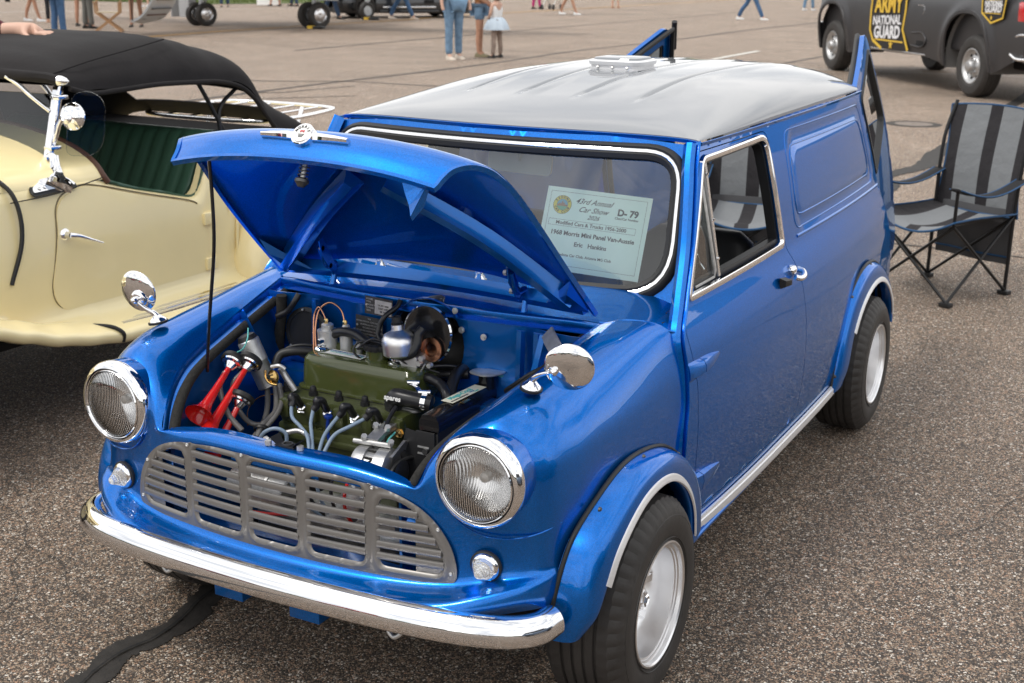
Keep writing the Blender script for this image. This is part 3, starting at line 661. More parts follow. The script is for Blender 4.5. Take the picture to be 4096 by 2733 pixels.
# ---------------------------------------------------------------- roof
def zc(y):
    K = [(.49, 1.247), (.53, 1.258), (.60, 1.272), (.75, 1.293), (.9, 1.311), (1.1, 1.331), (1.3, 1.341), (1.7, 1.342), (2.0, 1.332), (2.2, 1.316), (2.35, 1.294), (2.46, 1.262)]
    P = K
    if y <= P[0][0]: return P[0][1]
    for i in range(len(P) - 1):
        if y <= P[i + 1][0]:
            a, b = P[i], P[i + 1]; pa = P[max(i - 1, 0)]; pb_ = P[min(i + 2, len(P) - 1)]
            t = (y - a[0]) / (b[0] - a[0]); m0 = (b[1] - pa[1]) / max(1e-6, b[0] - pa[0]) * (b[0] - a[0]); m1 = (pb_[1] - a[1]) / max(1e-6, pb_[0] - a[0]) * (b[0] - a[0])
            return (2 * t ** 3 - 3 * t * t + 1) * a[1] + (t ** 3 - 2 * t * t + t) * m0 + (-2 * t ** 3 + 3 * t * t) * b[1] + (t ** 3 - t * t) * m1
    return P[-1][1]
ribs_x = (-.27, -.09, .09, .27)
def roof_pt(s, t):
    e = abs(s)
    yf = .492 + .082 * e * e; yr = 2.46 - .20 * e ** 3.0
    y = yf + (yr - yf) * t
    xg = side_x(y, 1.228) + .004
    ze = 1.2265 + .004 * (1 - t)
    ed = 1 - e ** 3.6; x = xg * s
    z = ze + (zc(.492 + (2.46 - .492) * t) - ze) * max(0, ed) ** .52
    fade = sstep(.16, .20, t) * (1 - sstep(.93, .97, t))
    for rx in ribs_x: z += -.0095 * math.exp(-((x - rx) / .0065) ** 2) * fade + .0022 * sstep(0, .02, x - rx) * (1 - sstep(.03, .075, x - rx)) * fade
    return Vector((x, y, z))
ss = []
for k in range(261):
    u = -1 + 2 * k / 260; ss.append(math.copysign(1 - (1 - abs(u)) ** 1.5, u) if abs(u) > 0 else 0)
tt_ = [0, .004, .01, .02, .035, .05, .07, .09, .11, .13, .15, .17, .19, .21, .24, .28, .33, .38, .44, .5, .56, .62, .68, .74, .8, .85, .9, .93, .95, .97, .985, 1]
v, f = grid_vf([[roof_pt(s, t) for s in ss] for t in tt_]); roof = obj('roof', v, f, M['roofgrey'], VAN); solid(roof, .006)
# drip gutter: along both sides and across the front
gp = [roof_pt(-1, t) for t in [1 - k / 40 for k in range(41)]] + [roof_pt(s, 0) for s in [-1 + k / 20 for k in range(1, 40)]] + [roof_pt(1, t) for t in [k / 40 for k in range(41)]]
gp = [p + Vector((0.002 * (1 if p.x > 0 else -1), 0, -.004)) for p in gp]
sweep('drip_gutter', gp, [(-.004, -.007), (.009, -.007), (.012, .002), (.0105, .003), (.008, -.003), (-.004, -.002)], M['blue'], VAN, up=(0, 0, 1))
# roof vent
vc = Vector((0, 1.33, 1.343)); vent = None
def oval(hw, hl, r): return rounded([(-hw, -hl), (hw, -hl), (hw, hl), (-hw, hl)], r, 6)
def stack(name, layers, c, m, parent, rz=0.0):
    v = []; f = []; n = None; R_ = Matrix.Rotation(rz, 4, 'Z')
    for (hw, hl, r, z) in layers:
        lp = oval(hw, hl, r); n = len(lp); v += [tuple(R_ @ Vector((x, y, 0)) + Vector(c) + Vector((0, 0, z))) for x, y in lp]
    for k in range(len(layers) - 1):
        for i in range(n): f.append((k * n + i, k * n + (i + 1) % n, (k + 1) * n + (i + 1) % n, (k + 1) * n + i))
    f.append(tuple((len(layers) - 1) * n + i for i in range(n))); f.append(tuple(reversed(range(n))))
    return obj(name, v, f, m, parent, True, sharp=30)
vent = stack('roof_vent', [(.088, .080, .04, -.004), (.088, .080, .04, .003), (.086, .078, .038, .005), (.086, .078, .038, .010), (.092, .084, .045, .011), (.094, .086, .045, .022), (.088, .080, .04, .026)], vc, M['brushed'], VAN)
stack('vent_lid', [(.080, .072, .038, .0261), (.076, .068, .035, .032), (.064, .056, .03, .034)], vc, M['roofgrey'], vent)
for dx in (-.05, .0, .05): cyl('screw', vc + Vector((dx, -.0805, .003)), vc + Vector((dx, -.084, .006)), .004, M['steel'], vent, n=8)
# ================================================================ ENGINE BAY
BAY = M['blue_in']
for sg in (1, -1):
    rows = []
    for (x, y, z) in cr_curve(op, 3):
        xa = (x - .019); za = z - .034
        rows.append([(sg * xa, y, za), (sg * (xa - .006), y, za - .05), (sg * (.395 - .04 * sstep(-.1, -.4, y)), y, .62 if za > .67 else za - .06), (sg * .375, y, .52), (sg * .36, y, .38), (sg * .36, y, .28)])
    v, f = grid_vf(rows); obj('inner_wing', v, f if sg < 0 else [tuple(reversed(q)) for q in f], BAY, VAN, True, sharp=50)
blk = [(x, z) for x, z in [(-.47, .28), (.47, .28), (.455, .825), (-.455, .825)]]
recess = [(  .040 + .105 * math.cos(rad(a)), .755 + .105 * math.sin(rad(a))) for a in range(0, 360, 12)]
bulk = patch('bulkhead', lambda x, z: Vector((x, .100 + .02 * sstep(.62, .56, z) * -3 + .012 * math.cos(x * 22) * sstep(.66, .72, z), z)), blk, [recess], .03, BAY, VAN, .003)
# deep black recess for the carburettor
v, f = lathe_vf([(.1055, 0), (.1055, .12), (.01, .12)], (.040, .095, .755), (0, 1, 0), 36, False)
obj('carburettor_recess', v, f, M['satin'], VAN, True)
v, f = lathe_vf([(.108, -.004), (.112, 0), (.106, .004)], (.040, .096, .755), (0, 1, 0), 40, False); obj('recess_rim', v, f, BAY, VAN)
box('cross_member', (0, .055, .605), (.80, .07, .075), BAY, VAN, .012)
for x in (-.30, .30, .345): sweep('bulkhead_rib', [(x, .092, .82), (x, .085, .70), (x, .085, .62)], [(-.012, 0), (-.006, .012), (.006, .012), (.012, 0)], BAY, VAN, up=(0, -1, 0))
sweep('bay_brace', [(-.435, -.045, .80), (-.385, -.06, .74), (-.335, -.06, .665), (-.32, -.05, .62)], [(-.014, -.001), (-.014, .001), (.014, .001), (.014, -.001)], BAY, VAN, up=(-.5, -.8, .2))
sweep('bay_brace', [(.375, .085, .82), (.365, .07, .75), (.345, .06, .67)], [(-.022, 0), (-.008, .022), (.008, .022), (.022, 0)], BAY, VAN, up=(-.2, -.9, .2))
box('bay_dark_sheet', (0, -.13, .29), (.66, .42, .01), M['dark'], VAN)  # black sheet added to close the bay, standing in for shaded ground
box('slam_reinforcement', (0, -.43, .41), (.62, .03, .02), BAY, VAN)
for sg in (1, -1):
    v = [(sg * .33, -.44, .62), (sg * .33, -.44, .38), (sg * .36, -.36, .34), (sg * .365, -.36, .66)]
    obj('radiator_duct', v, [(0, 1, 2, 3)], BAY, VAN, False)
# rolled lip along the slam panel, catch plate, bolts
M['bolt'] = M['steel']
v, f = sweep_vf(cr_curve([(-.325, -.437, .628), (-.2, -.418, .643), (0, -.427, .646), (.2, -.418, .643), (.325, -.437, .628)], 8), [(0, .001), (.004, -.004), (.003, -.016), (.001, -.016), (0, -.004)], up=(0, 0, 1)); obj('slam_panel_lip', v, f, M['blue'], VAN)
cm = thing_c = box('bonnet_catch', (.012, -.440, .6515), (.052, .026, .003), M['satin'], VAN)
for sg in (-1, 1):
    vv = [(.012 + sg * .020, -.452, .652), (.012 + sg * .020, -.428, .652), (.012 + sg * .036, -.420, .668), (.012 + sg * .036, -.456, .668)]
    obj('catch_ear', vv, [(0, 1, 2, 3)], M['satin'], cm, False); 
    cyl('bolt', (.012 + sg * .040, -.452 + .004 * sg, .650), (.012 + sg * .040, -.452 + .004 * sg, .660), .0075, M['steel'], cm, n=6)
lathe('catch_ring', [(.0125, 0), (.0125, .004), (.009, .004), (.009, -.004)], (.012, -.440, .652), (0, 0, 1), M['darksteel'], cm, n=28, cap=False)
# ---------------------------------------------------------------- engine
GR, GC = M['green'], M['greencast']
v, f = box_vf((-.085, -.025, .592), (.365, .185, .075), .012)
eng = obj('engine', v, f, GC, VAN, True, sharp=35)
box('engine_block', (-.085, -.03, .47), (.37, .19, .175), GC, eng, .01)
box('gearbox', (-.09, -.06, .34), (.42, .26, .12), M['castalloy'], eng, .02)
for k in range(5): box('head_boss', (-.245 + .082 * k, -.118, .598), (.034, .03, .05), GC, eng, .011)
for k in range(4): lathe('core_plug', [(.024, 0), (.024, .004), (.02, .004), (.018, .001)], (-.21 + .085 * k, -.124, .475), (0, -1, 0), GC, eng, n=24)
box('side_rail', (-.085, -.125, .53), (.35, .02, .014), GC, eng, .004)
box('casting_pad', (.02, -.125, .515), (.09, .012, .028), GC, eng, .003)
text('casting_number', '12G1024', .024, GC, basis((-.13, -.1215, .552), (1, 0, 0), (0, 0, 1)), eng, extrude=.0015, bold=.0006)
# rocker cover: pressed shape, flange and top detail
def rc_layers():
    return [(.180, .071, .030, .630), (.180, .071, .030, .636), (.171, .063, .028, .637), (.169, .061, .028, .690), (.167, .059, .028, .706), (.160, .052, .026, .7155), (.146, .040, .02, .718)]
rc = stack('rocker_cover', [(a, b, c, z - .632) for a, b, c, z in rc_layers()], (-.080, .008, .632), GR, eng)
stack('cover_gasket', [(.178, .072, .03, 0), (.178, .072, .03, .003)], (-.080, .008, .6285), M['satin'], eng)
stack('cover_raised_pad', [(.062, .022, .008, -.004), (.060, .020, .008, .0), (.056, .017, .006, .0018)], (-.150, -.010, .7185), GR, rc)
stack('breather_tower', [(.050, .022, .015, 0), (.050, .022, .015, .018), (.040, .014, .01, .026)], (-.165, .052, .705), GR, rc)
for bx2, by2 in ((-.222, .004), (-.006 + .012, -.004)):
    w = lathe('cover_bolt', [(.019, 0), (.020, .003), (.017, .007), (.0125, .009), (.0125, .013)], (bx2, by2, .718), (0, 0, 1), M['chrome'], rc, n=28)
    cyl('bolt_head', (bx2, by2, .731), (bx2, by2, .745), .0098, M['chrome'], w, n=6, bev=.0012)
lathe('oil_filler_neck', [(.036, -.003), (.031, .003), (.027, .006), (.027, .028), (.029, .030)], (-.052, .0, .7155), (0, 0, 1), GR, rc, n=36)
cap = []
for r, h, k in [(.024, 0, 0), (.031, 0, .0018), (.032, .004, .0022), (.031, .013, .0022), (.026, .015, .0005), (.010, .016, 0)]:
    cap.append([(-.052 + (r + k * math.cos(12 * a)) * math.cos(a), (r + k * math.cos(12 * a)) * math.sin(a), (.745 + h)) for a in [2 * math.pi * j / 72 for j in range(72)]])
v, f = grid_vf(cap, True); f.append(tuple(5 * 72 + i for i in range(72))); oc = obj('oil_filler_cap', v, f, M['satin'], rc, True, sharp=50)
for k in range(3):
    a = k * math.pi / 3 + .3; v, f = box_vf((0, 0, 0), (.046, .002, .0015)); obj('cap_rib', [Matrix.Translation((-.052, 0, .7615)) @ Matrix.Rotation(a, 4, 'Z') @ Vector(p) for p in v], f, M['satin'], oc, False)
# engine builder's sticker
M['ink_blue'] = mat('print_blue', (.03, .16, .36), .4); M['ink_teal'] = mat('print_teal', (.12, .48, .46), .4); M['ink'] = mat('print_black', (.02, .02, .025), .5)
SB = basis((-.137, -.0085, .7210), (1, -.05, 0), (.05, 1, 0))
v, f = box_vf((0, 0, 0), (.112, .033, .0008)); st = obj('sticker', [SB @ Vector(p) for p in v], f, M['white'], rc, False)
SB2 = SB @ Matrix.Translation((0, 0, .0006))
text('sticker_text', 'ENGINES BUILT BY:', .0088, M['ink_blue'], SB2 @ Matrix.Translation((-.018, .007, 0)), st, shear=.3, bold=.0004)
text('sticker_text', 'WWW.WILDCHILDRACING.COM', .0044, M['ink_teal'], SB2 @ Matrix.Translation((-.018, -.002, 0)), st, shear=.3, bold=.0002)
text('sticker_text', 'Wild', .011, M['ink_blue'], SB2 @ Matrix.Translation((.039, .006, 0)), st, shear=.2, bold=.0004)
text('sticker_text', 'Child', .010, M['ink_teal'], SB2 @ Matrix.Translation((.042, -.005, 0)), st, shear=.2, bold=.0004)
# head studs with black caps
for x in (-.262, -.182, -.105, -.028, .048):
    b_ = cyl('head_nut', (x, -.090, .628), (x, -.090, .640), .0115, M['satin'], eng, n=6)
    lathe('nut_cap', [(.0085, 0), (.0085, .008), (.0065, .013), (.002, .0155)], (x, -.090, .640), (0, 0, 1), M['satin'], b_, n=14)
# spark plugs, boots and leads
plugs = [(-.198, -.118, .607), (-.120, -.118, .607), (-.040, -.118, .609), (.037, -.118, .607)]
elbows = [(-.190, -.155, .647), (-.110, -.155, .651), (-.033, -.155, .648), (.043, -.155, .650)]
ends = [(-.188, -.170, .624), (-.123, -.170, .626), (-.049, -.170, .623), (.026, -.170, .630)]
runs = [[(-.163, -.2, .610), (-.125, -.22, .600), (-.081, -.25, .591), (-.054, -.28, .560)], [(-.108, -.2, .606), (-.084, -.23, .590), (-.044, -.28, .560)], [(-.052, -.2, .606), (-.049, -.23, .591), (-.031, -.28, .560)], [(.005, -.2, .617), (-.018, -.23, .601), (-.021, -.28, .560)]]
for k in range(4):
    base, el_, en = Vector(plugs[k]), Vector(elbows[k]), Vector(ends[k]); d = (el_ - base).normalized(); b0 = base - d * .012
    pl = lathe('spark_plug', [(.0155, 0), (.0155, .004), (.012, .004), (.012, .007), (.0135, .007), (.0135, .015), (.010, .017), (.009, .024)], b0, d, M['chrome'], eng, n=6)
    tube('plug_boot', [base + d * .008, base + d * .025, el_ - d * .006, el_ + (en - el_) * .18 + Vector((-.004, -.004, .002)), el_.lerp(en, .55), en], .0092, M['hose'], pl, n=12, sub=5, scale=lambda t: 1.0 if t < .55 else 1.12 - .35 * (t - .55))
    tube('ignition_lead', [en - (Vector(runs[k][0]) - en) * .3, en] + runs[k], .0046, M['lead'], pl, n=10)
tube('ignition_lead', [(-.186, -.3, .579), (-.163, -.3, .606), (-.139, -.29, .614), (-.121, -.28, .603), (-.119, -.28, .575)], .0046, M['lead'], eng)
H = lambda n, p, r, m=None, par=None: tube(n, p, r, m or M['hose'], par or eng, n=12)
H('heater_hose', [(-.222, .03, .685), (-.227, .03, .73), (-.206, .03, .752), (-.169, .025, .766), (-.127, .02, .766), (-.088, .01, .755), (-.055, .015, .74)], .0125)
H('breather_hose', [(-.03, .03, .735), (.0, .0, .737), (.03, -.015, .743), (.055, -.01, .752), (.064, .0, .771), (.063, .01, .796), (.07, .02, .81)], .0115)
H('servo_hose', [(-.04, .09, .85), (-.041, .08, .838), (-.06, .05, .815), (-.072, .04, .787), (-.066, .03, .767), (-.036, .02, .75)], .0065)
H('radiator_hose', [(.05, .02, .68), (.097, .0, .694), (.127, .0, .685), (.159, -.02, .669), (.17, -.03, .64)], .0125)
H('radiator_hose', [(.165, -.02, .655), (.150, .03, .69), (.141, .08, .700), (.16, .13, .690), (.19, .15, .67)], .0145)
H('radiator_hose', [(.06, .06, .677), (.11, .07, .686), (.16, .085, .690)], .0115)
H('wiring_loom', [(-.323, -.06, .675), (-.32, -.04, .7), (-.289, -.02, .709), (-.25, .01, .705), (-.22, .05, .69)], .0115, M['satin'])
H('wiring_loom', [(-.325, -.04, .69), (-.315, -.02, .712), (-.28, 0, .722), (-.25, .02, .718)], .004, M['satin'])
H('vacuum_line', [(-.08, -.02, .715), (-.108, -.02, .737), (-.101, -.01, .756), (-.047, -.01, .766), (.007, -.02, .759), (.031, -.01, .728), (.076, 0, .718), (.115, .02, .705)], .0028)
H('vacuum_line', [(-.1, -.015, .742), (-.05, -.018, .775), (0, -.02, .765), (.03, -.03, .745)], .0028)
H('throttle_cable', [(.084, .02, .714), (.103, .04, .715), (.132, .06, .713), (.141, .08, .697)], .004)
H('braided_hose', [(-.142, -.25, .591), (-.115, -.24, .597), (-.089, -.24, .589), (-.059, -.26, .56)], .006, M['castalloy'])
H('sender_wire', [(.068, -.1, .645), (.072, -.13, .633), (.085, -.17, .618), (.105, -.22, .57)], .0055)
H('earth_wire', [(.104, -.16, .607), (.106, -.19, .6), (.108, -.2, .595)], .0022, M['ink_teal'])
H('alternator_wire', [(.108, -.2, .595), (.111, -.25, .577), (.097, -.28, .567)], .0025)
lathe('temperature_sender', [(.012, 0), (.012, .006), (.009, .006), (.009, .014), (.005, .018)], (.098, -.128, .595), (.1, -1, .2), M['brass'], eng, n=6)
tube('dipstick', [(-.105, -.135, .60), (-.105, -.14, .57), (-.10, -.14, .54)], .0045, mat('blue_dipstick', (.01, .05, .35), .3), eng, n=10)
lathe('dipstick_knob', [(.010, 0), (.011, .006), (.008, .009)], (-.105, -.135, .598), (0, 0, 1), mat('blue_knob', (.01, .06, .4), .3), eng, n=20)
# thermostat elbow: black silicone hose with bright clips
stack('thermostat_housing', [(.032, .026, .02, 0), (.032, .026, .02, .006), (.022, .02, .018, .008), (.020, .018, .016, .020)], (.078, -.045, .626), M['castalloy'], eng)
el = H('elbow_hose', [(.045, -.075, .625), (.044, -.078, .648), (.056, -.082, .664), (.085, -.080, .664), (.118, -.073, .660), (.145, -.065, .656)], .0205)
text('hose_print', 'spares', .017, M['white'], basis((.060, -.1035, .667), (1, .12, -.05), (0, .2, 1)), el, bold=.0005)
for c_, ax_ in (((.129, -.070, .658), (1, .22, -.08)), ((.083, -.046, .668), (.2, 1, .1))):
    ck = lathe('hose_clip', [(.0215, -.006), (.0222, -.006), (.0222, .006), (.0215, .006)], c_, ax_, M['chrome'], el, n=32, cap=False)
    q0 = Vector(c_) + Vector((0, 0, .026)); cyl('clip_screw', q0 + Vector((-.014, -.006, 0)), q0 + Vector((.014, .006, 0)), .0055, M['chrome'], ck, n=10, bev=.001)
H('outlet_stub', [(.085, -.02, .64), (.105, -.035, .655), (.13, -.045, .655)], .014, M['castalloy'])
# radiator on the nearside, side mounted
rd = box('radiator', (.205, -.02, .50), (.045, .30, .27), M['satin'], VAN, .003)
tank = []
for (hw, z) in [(.024, .628), (.027, .640), (.026, .655), (.018, .668), (.0, .671)]:
    tank.append([(.203 - hw, y, z + (.022 * (y + .15))) for y in (-.17, -.155, -.05, .05, .13, .145)])
for (hw, z) in reversed([(.024, .628), (.027, .640), (.026, .655), (.018, .668)]):
    tank.append([(.203 + hw, y, z + (.022 * (y + .15))) for y in (-.17, -.155, -.05, .05, .13, .145)])
v, f = grid_vf(tank); f.append(tuple(i * 6 for i in range(9))); f.append(tuple(i * 6 + 5 for i in reversed(range(9))))
tk = obj('header_tank', v, f, M['black'], rd, True, sharp=40)
cyl('filler_neck', (.212, .085, .665), (.212, .085, .700), .022, M['black'], tk, n=28)
rcap = []
for r, h in [(.024, 0), (.033, .001), (.034, .004), (.032, .006), (.016, .007), (.008, .010), (.002, .010)]:
    rcap.append([(.212 + (r * (1 + (.30 * math.cos(a - .5) ** 8 if r > .03 else 0))) * math.cos(a), .085 + (r * (1 + (.30 * math.cos(a - .5) ** 8 if r > .03 else 0))) * math.sin(a), .701 + h) for a in [2 * math.pi * j / 64 for j in range(64)]])
v, f = grid_vf(rcap, True); f.append(tuple(6 * 64 + i for i in range(64))); obj('radiator_cap', v, f, M['steel'], tk, True, sharp=50)
RB = basis((.203, -.012, .6755), (.10, 1, .022), (-1, .08, 0))
v, f = box_vf((0, 0, 0), (.135, .034, .0008)); rs = obj('sticker', [RB @ Vector(p) for p in v], f, mat('cream_label', (.78, .76, .62), .4), tk, False)
RB2 = RB @ Matrix.Translation((0, 0, .0006))
text('sticker_text', 'Mega-Cool', .0195, M['ink_teal'], RB2 @ Matrix.Translation((-.008, .006, 0)), rs, bold=.0009)
text('sticker_text', 'COOLING SYSTEMS BY:', .0065, M['ink'], RB2 @ Matrix.Translation((-.030, -.010, 0)), rs, bold=.0003)
text('sticker_text', 'Wild', .0085, M['ink_blue'], RB2 @ Matrix.Translation((.022, -.006, 0)), rs, shear=.2, bold=.0003)
text('sticker_text', 'Child', .0085, M['ink_teal'], RB2 @ Matrix.Translation((.032, -.012, 0)), rs, shear=.2, bold=.0003)
box('brass_tag', (.226, -.045, .671), (.012, .03, .0015), M['brass'], tk)
H('overflow_pipe', [(.236, .10, .70), (.245, .115, .685), (.25, .12, .66)], .006, M['ink_teal'], rd)
for y in (-.165,):
    box('radiator_bracket', (.196, y - .008, .565), (.05, .006, .13), M['satin'], rd, .002)
    cyl('bolt', (.200, y - .011, .585), (.200, y - .020, .585), .007, M['darksteel'], rd, n=12)
    for zz in (.577, .593): box('bracket_slot', (.192, y - .0125, zz), (.03, .002, .004), M['steel'], rd)
sweep('fan_cowl', [(.165, -.16, .62), (.150, -.175, .52), (.150, -.18, .42)], [(-.03, -.002), (-.03, .002), (.03, .002), (.03, -.002)], M['satin'], rd, up=(0, -1, 0))
# alternator with bracket
alt = lathe('alternator', [(.03, 0), (.052, .004), (.055, .012), (.055, .034), (.049, .036), (.049, .058), (.055, .060), (.055, .088), (.045, .094), (.02, .096)], (.045, -.232, .535), (1, .12, 0), M['castalloy'], eng, n=36)
for k in range(14):
    a = 2 * math.pi * k / 14; c0 = Vector((.045, -.232, .535)) + frame_axis((1, .12, 0)) @ Vector((.0515 * math.cos(a), .0515 * math.sin(a), .047)); v, f = box_vf(c0, (.020, .004, .004)); obj('stator_rib', v, f, M['darksteel'], alt, False)
cyl('alternator_bolt', (.035, -.228, .597), (.13, -.215, .597), .006, M['steel'], alt, n=10)
sweep('alternator_bracket', [(.075, -.135, .612), (.080, -.18, .612), (.082, -.222, .602)], [(-.016, -.006), (-.016, .006), (.016, .006), (.016, -.006)], M['castalloy'], alt, up=(0, 0, 1))
for p in ((.062, -.178, .618), (.095, -.178, .618), (.06, -.223, .604), (.128, -.215, .60)): cyl('bolt', p, (p[0] + .004, p[1] - .004, p[2] + .010), .0075, M['steel'], alt, n=6)
sweep('tension_arm', [(.135, -.125, .565), (.14, -.18, .59), (.142, -.235, .57)], [(-.003, -.011), (-.003, .011), (.003, .011), (.003, -.011)], M['castalloy'], alt, up=(.2, 0, 1))
lathe('pulley', [(.03, 0), (.038, .003), (.028, .009), (.038, .015), (.03, .018)], (.147, -.225, .533), (1, .12, 0), M['darksteel'], alt, n=28)
tube('fan_belt', [(.157, -.26, .55), (.157, -.20, .565), (.157, -.06, .50), (.157, -.05, .42), (.157, -.10, .40), (.157, -.24, .505)], .005, M['rubber'], eng, closed=True, n=6)
# carburettor
cb = lathe('carburettor', [(.036, 0), (.040, .004), (.0415, .028), (.0405, .042), (.033, .054), (.019, .060), (.0155, .064), (.0145, .076)], (.018, -.005, .742), (-.08, 0, 1), M['rim'], VAN, n=40)
lathe('damper_cap', [(.014, 0), (.015, .005), (.0125, .007), (.0115, .020), (.008, .022), (.006, .020)], (.012, -.005, .817), (-.08, 0, 1), M['satin'], cb, n=16)
box('carburettor_body', (.035, .02, .72), (.07, .06, .05), M['castalloy'], cb, .008)
for p in ((.085, -.005, .745), (.075, .0, .73), (.098, .01, .725)): cyl('bolt', p, (p[0], p[1] - .012, p[2]), .007, M['steel'], cb, n=6)
lathe('backing_plate', [(.069, 0), (.072, .003), (.068, .006), (.045, .005), (.02, .002)], (.066, .050, .788), (-.05, -1, .10), M['black'], cb, n=48)
lathe('plate_rim', [(.066, .004), (.0695, .0085), (.0725, .004)], (.066, .050, .788), (-.05, -1, .10), M['chrome'], cb, n=48, cap=False)
lathe('flange_gasket', [(.030, .0), (.030, .004), (.018, .0045), (.018, 0)], (.085, .035, .755), (-.05, -1, .10), M['copper'], cb, n=30)
H('choke_lever', [(.075, -.01, .70), (.10, -.02, .735)], .002, M['steel'], cb)
lathe('air_duct', [(.05, 0), (.05, .05)], (.055, .06, .79), (0, 1, 0), M['satin'], cb, n=30)
# fluid reservoirs with copper pipes
for (x, y, z, r, h) in ((-.222, .030, .695, .0255, .068), (-.168, .035, .715, .0165, .05)):
    rv = lathe('fluid_reservoir', [(r, 0), (r, h * .9), (r * 1.03, h * .9), (r * 1.03, h), (r * .62, h + .002), (r * .60, h + .014), (r * .40, h + .018)], (x, y, z), (0, 0, 1), M['steel'], VAN, n=32)
    lathe('pipe_union', [(.006, 0), (.006, .008), (.004, .012)], (x - .003, y, z + h + .017), (0, 0, 1), M['brass'], rv, n=6)
tube('copper_pipe', [(-.245, 0, .70), (-.258, .02, .766), (-.262, .032, .798), (-.250, .035, .817), (-.236, .032, .805), (-.225, .03, .785)], .0026, M['copper'], VAN, n=8)
tube('copper_pipe', [(-.237, 0, .70), (-.252, .02, .767), (-.247, .035, .812), (-.218, .04, .832), (-.186, .04, .818), (-.171, .035, .785)], .0026, M['copper'], VAN, n=8)
tube('copper_pipe', [(-.301, -.2, .565), (-.339, -.15, .585), (-.345, -.1, .600), (-.33, -.06, .60)], .0022, M['copper'], VAN, n=8)
for z0 in (0, 1): lathe('bolt', [(.012, 0), (.012, .006), (.008, .006), (.008, .014)], (-.125, .03, .712 + .02 * z0), (0, 0, 1), M['steel'], VAN, n=14)
# black round blanking cover on the bulkhead, chassis plates
bc = lathe('bulkhead_cover', [(.070, 0), (.070, .004), (.060, .006), (.058, .002), (.02, .001)], (-.325, .085, .725), (0, -1, .05), M['satin'], VAN, n=48)
for a in (100, 215, 340): cyl('screw', (-.325 + .065 * math.cos(rad(a)), .081, .725 + .065 * math.sin(rad(a))), (-.325 + .065 * math.cos(rad(a)), .077, .725 + .065 * math.sin(rad(a))), .003, M['steel'], bc, n=8)
for i, (cx, cz, hz) in enumerate(((-.098, .828, .046), (-.128, .772, .052))):
    PBm = basis((cx, .079, cz), (1, 0, -.05), (.22, 0, 1)); v, f = box_vf((0, 0, 0), (.082, hz, .0012), 0)
    cpl = obj('chassis_plate', [PBm @ Vector(p) for p in v], f, M['darksteel'], VAN, False)
    if i == 0:
        v, f = box_vf((.014, -.001, .0009), (.050, .036, .0006)); obj('stamped_panel', [PBm @ Vector(p) for p in v], f, M['steel'], cpl, False)
        for k, s in enumerate(('MODEL', 'TYPE', 'ENGINE No', 'CHASSIS', 'TRIM')): text('plate_text', s, .0062, M['steel'], PBm @ Matrix.Translation((-.037, .016 - .0075 * k, .0008)), cpl, align='LEFT')
        for k, s in enumerate(('YA 3S1 1068', '22687 1200', 'RE 107')): text('plate_text', s, .0062, M['ink'], PBm @ Matrix.Translation((.014, .004 - .008 * k, .0016)), cpl)
    else:
        for k, s in enumerate(('THE', 'BRITISH MOTOR CORPORATION', '(AUSTRALIA) PTY. LTD.', 'ZETLAND N.S.W.', 'FITTED BEFORE LEAVING THE FACTORY', 'DO NOT REMOVE')): text('plate_text', s, .0052, M['steel'], PBm @ Matrix.Translation((0, .020 - .0082 * k, .0008)), cpl)
    for sx in (-1, 1): cyl('rivet', PBm @ Vector((sx * .036, 0, 0)), PBm @ Vector((sx * .036, 0, .002)), .0028, M['steel'], cpl, n=10)
# coil, regulator cluster on the left
coil = lathe('ignition_coil', [(.022, 0), (.026, .003), (.026, .068), (.027, .070), (.027, .128), (.024, .132)], (-.322, -.088, .628), (-.36, -.12, .92), M['castalloy'], VAN, n=36)
lathe('coil_sleeve', [(.0275, 0), (.0275, .055)], Vector((-.322, -.088, .628)) + Vector((-.36, -.12, .92)).normalized() * .072, (-.36, -.12, .92), M['steel'], coil, n=36)
lathe('coil_top', [(.026, 0), (.022, .014), (.012, .018)], Vector((-.322, -.088, .628)) + Vector((-.36, -.12, .92)).normalized() * .128, (-.36, -.12, .92), M['satin'], coil, n=30)
H('coil_wire', [(-.352, -.12, .785), (-.339, -.14, .765), (-.345, -.15, .742), (-.367, -.15, .727)], .0018, M['ink_teal'], coil)
hv = lathe('heater_valve', [(.016, 0), (.018, .004), (.018, .009), (.010, .012), (.006, .018)], (-.272, -.125, .672), (-.2, -.9, .2), M['brass'], eng, n=28)
H('valve_arm', [(-.268, -.105, .69), (-.262, -.10, .675), (-.245, -.098, .652), (-.235, -.095, .635)], .0085, M['castalloy'], hv)
H('valve_lever', [(-.292, -.135, .69), (-.290, -.138, .672), (-.275, -.14, .660), (-.258, -.135, .657)], .003, M['brass'], hv)
H('valve_spring', [(-.285, -.12, .695), (-.262, -.115, .70), (-.25, -.11, .692)], .005, M['steel'], hv)
# air horns: red trumpets with chrome drivers
for (b, mth, r0) in (((-.352, -.195, .706), (-.322, -.345, .630), .036), ((-.325, -.165, .700), (-.305, -.355, .578), .034), ((-.300, -.23, .628), (-.305, -.335, .52), .026)):
    b = Vector(b); mth = Vector(mth); d = (mth - b); L = d.length; d.normalize()
    hr = lathe('air_horn', [(.0065, 0), (.0075, L * .2), (.0095, L * .5), (.013, L * .75), (.020, L * .9), (r0, L), (r0 * .96, L - .002), (r0 * .6, L * .90), (.008, L * .75)], b, d, M['red'], VAN, n=36, cap=False)
    lathe('horn_driver', [(.012, -.008), (.024, -.006), (.026, .0), (.024, .004), (.017, .007), (.012, .018), (.009, .022)], b - d * .012, d, M['chrome'], hr, n=32)
    lathe('driver_cover', [(.02, -.018), (.030, -.014), (.031, -.004), (.027, 0)], b - d * .012, d, M['rubber'], hr, n=32)
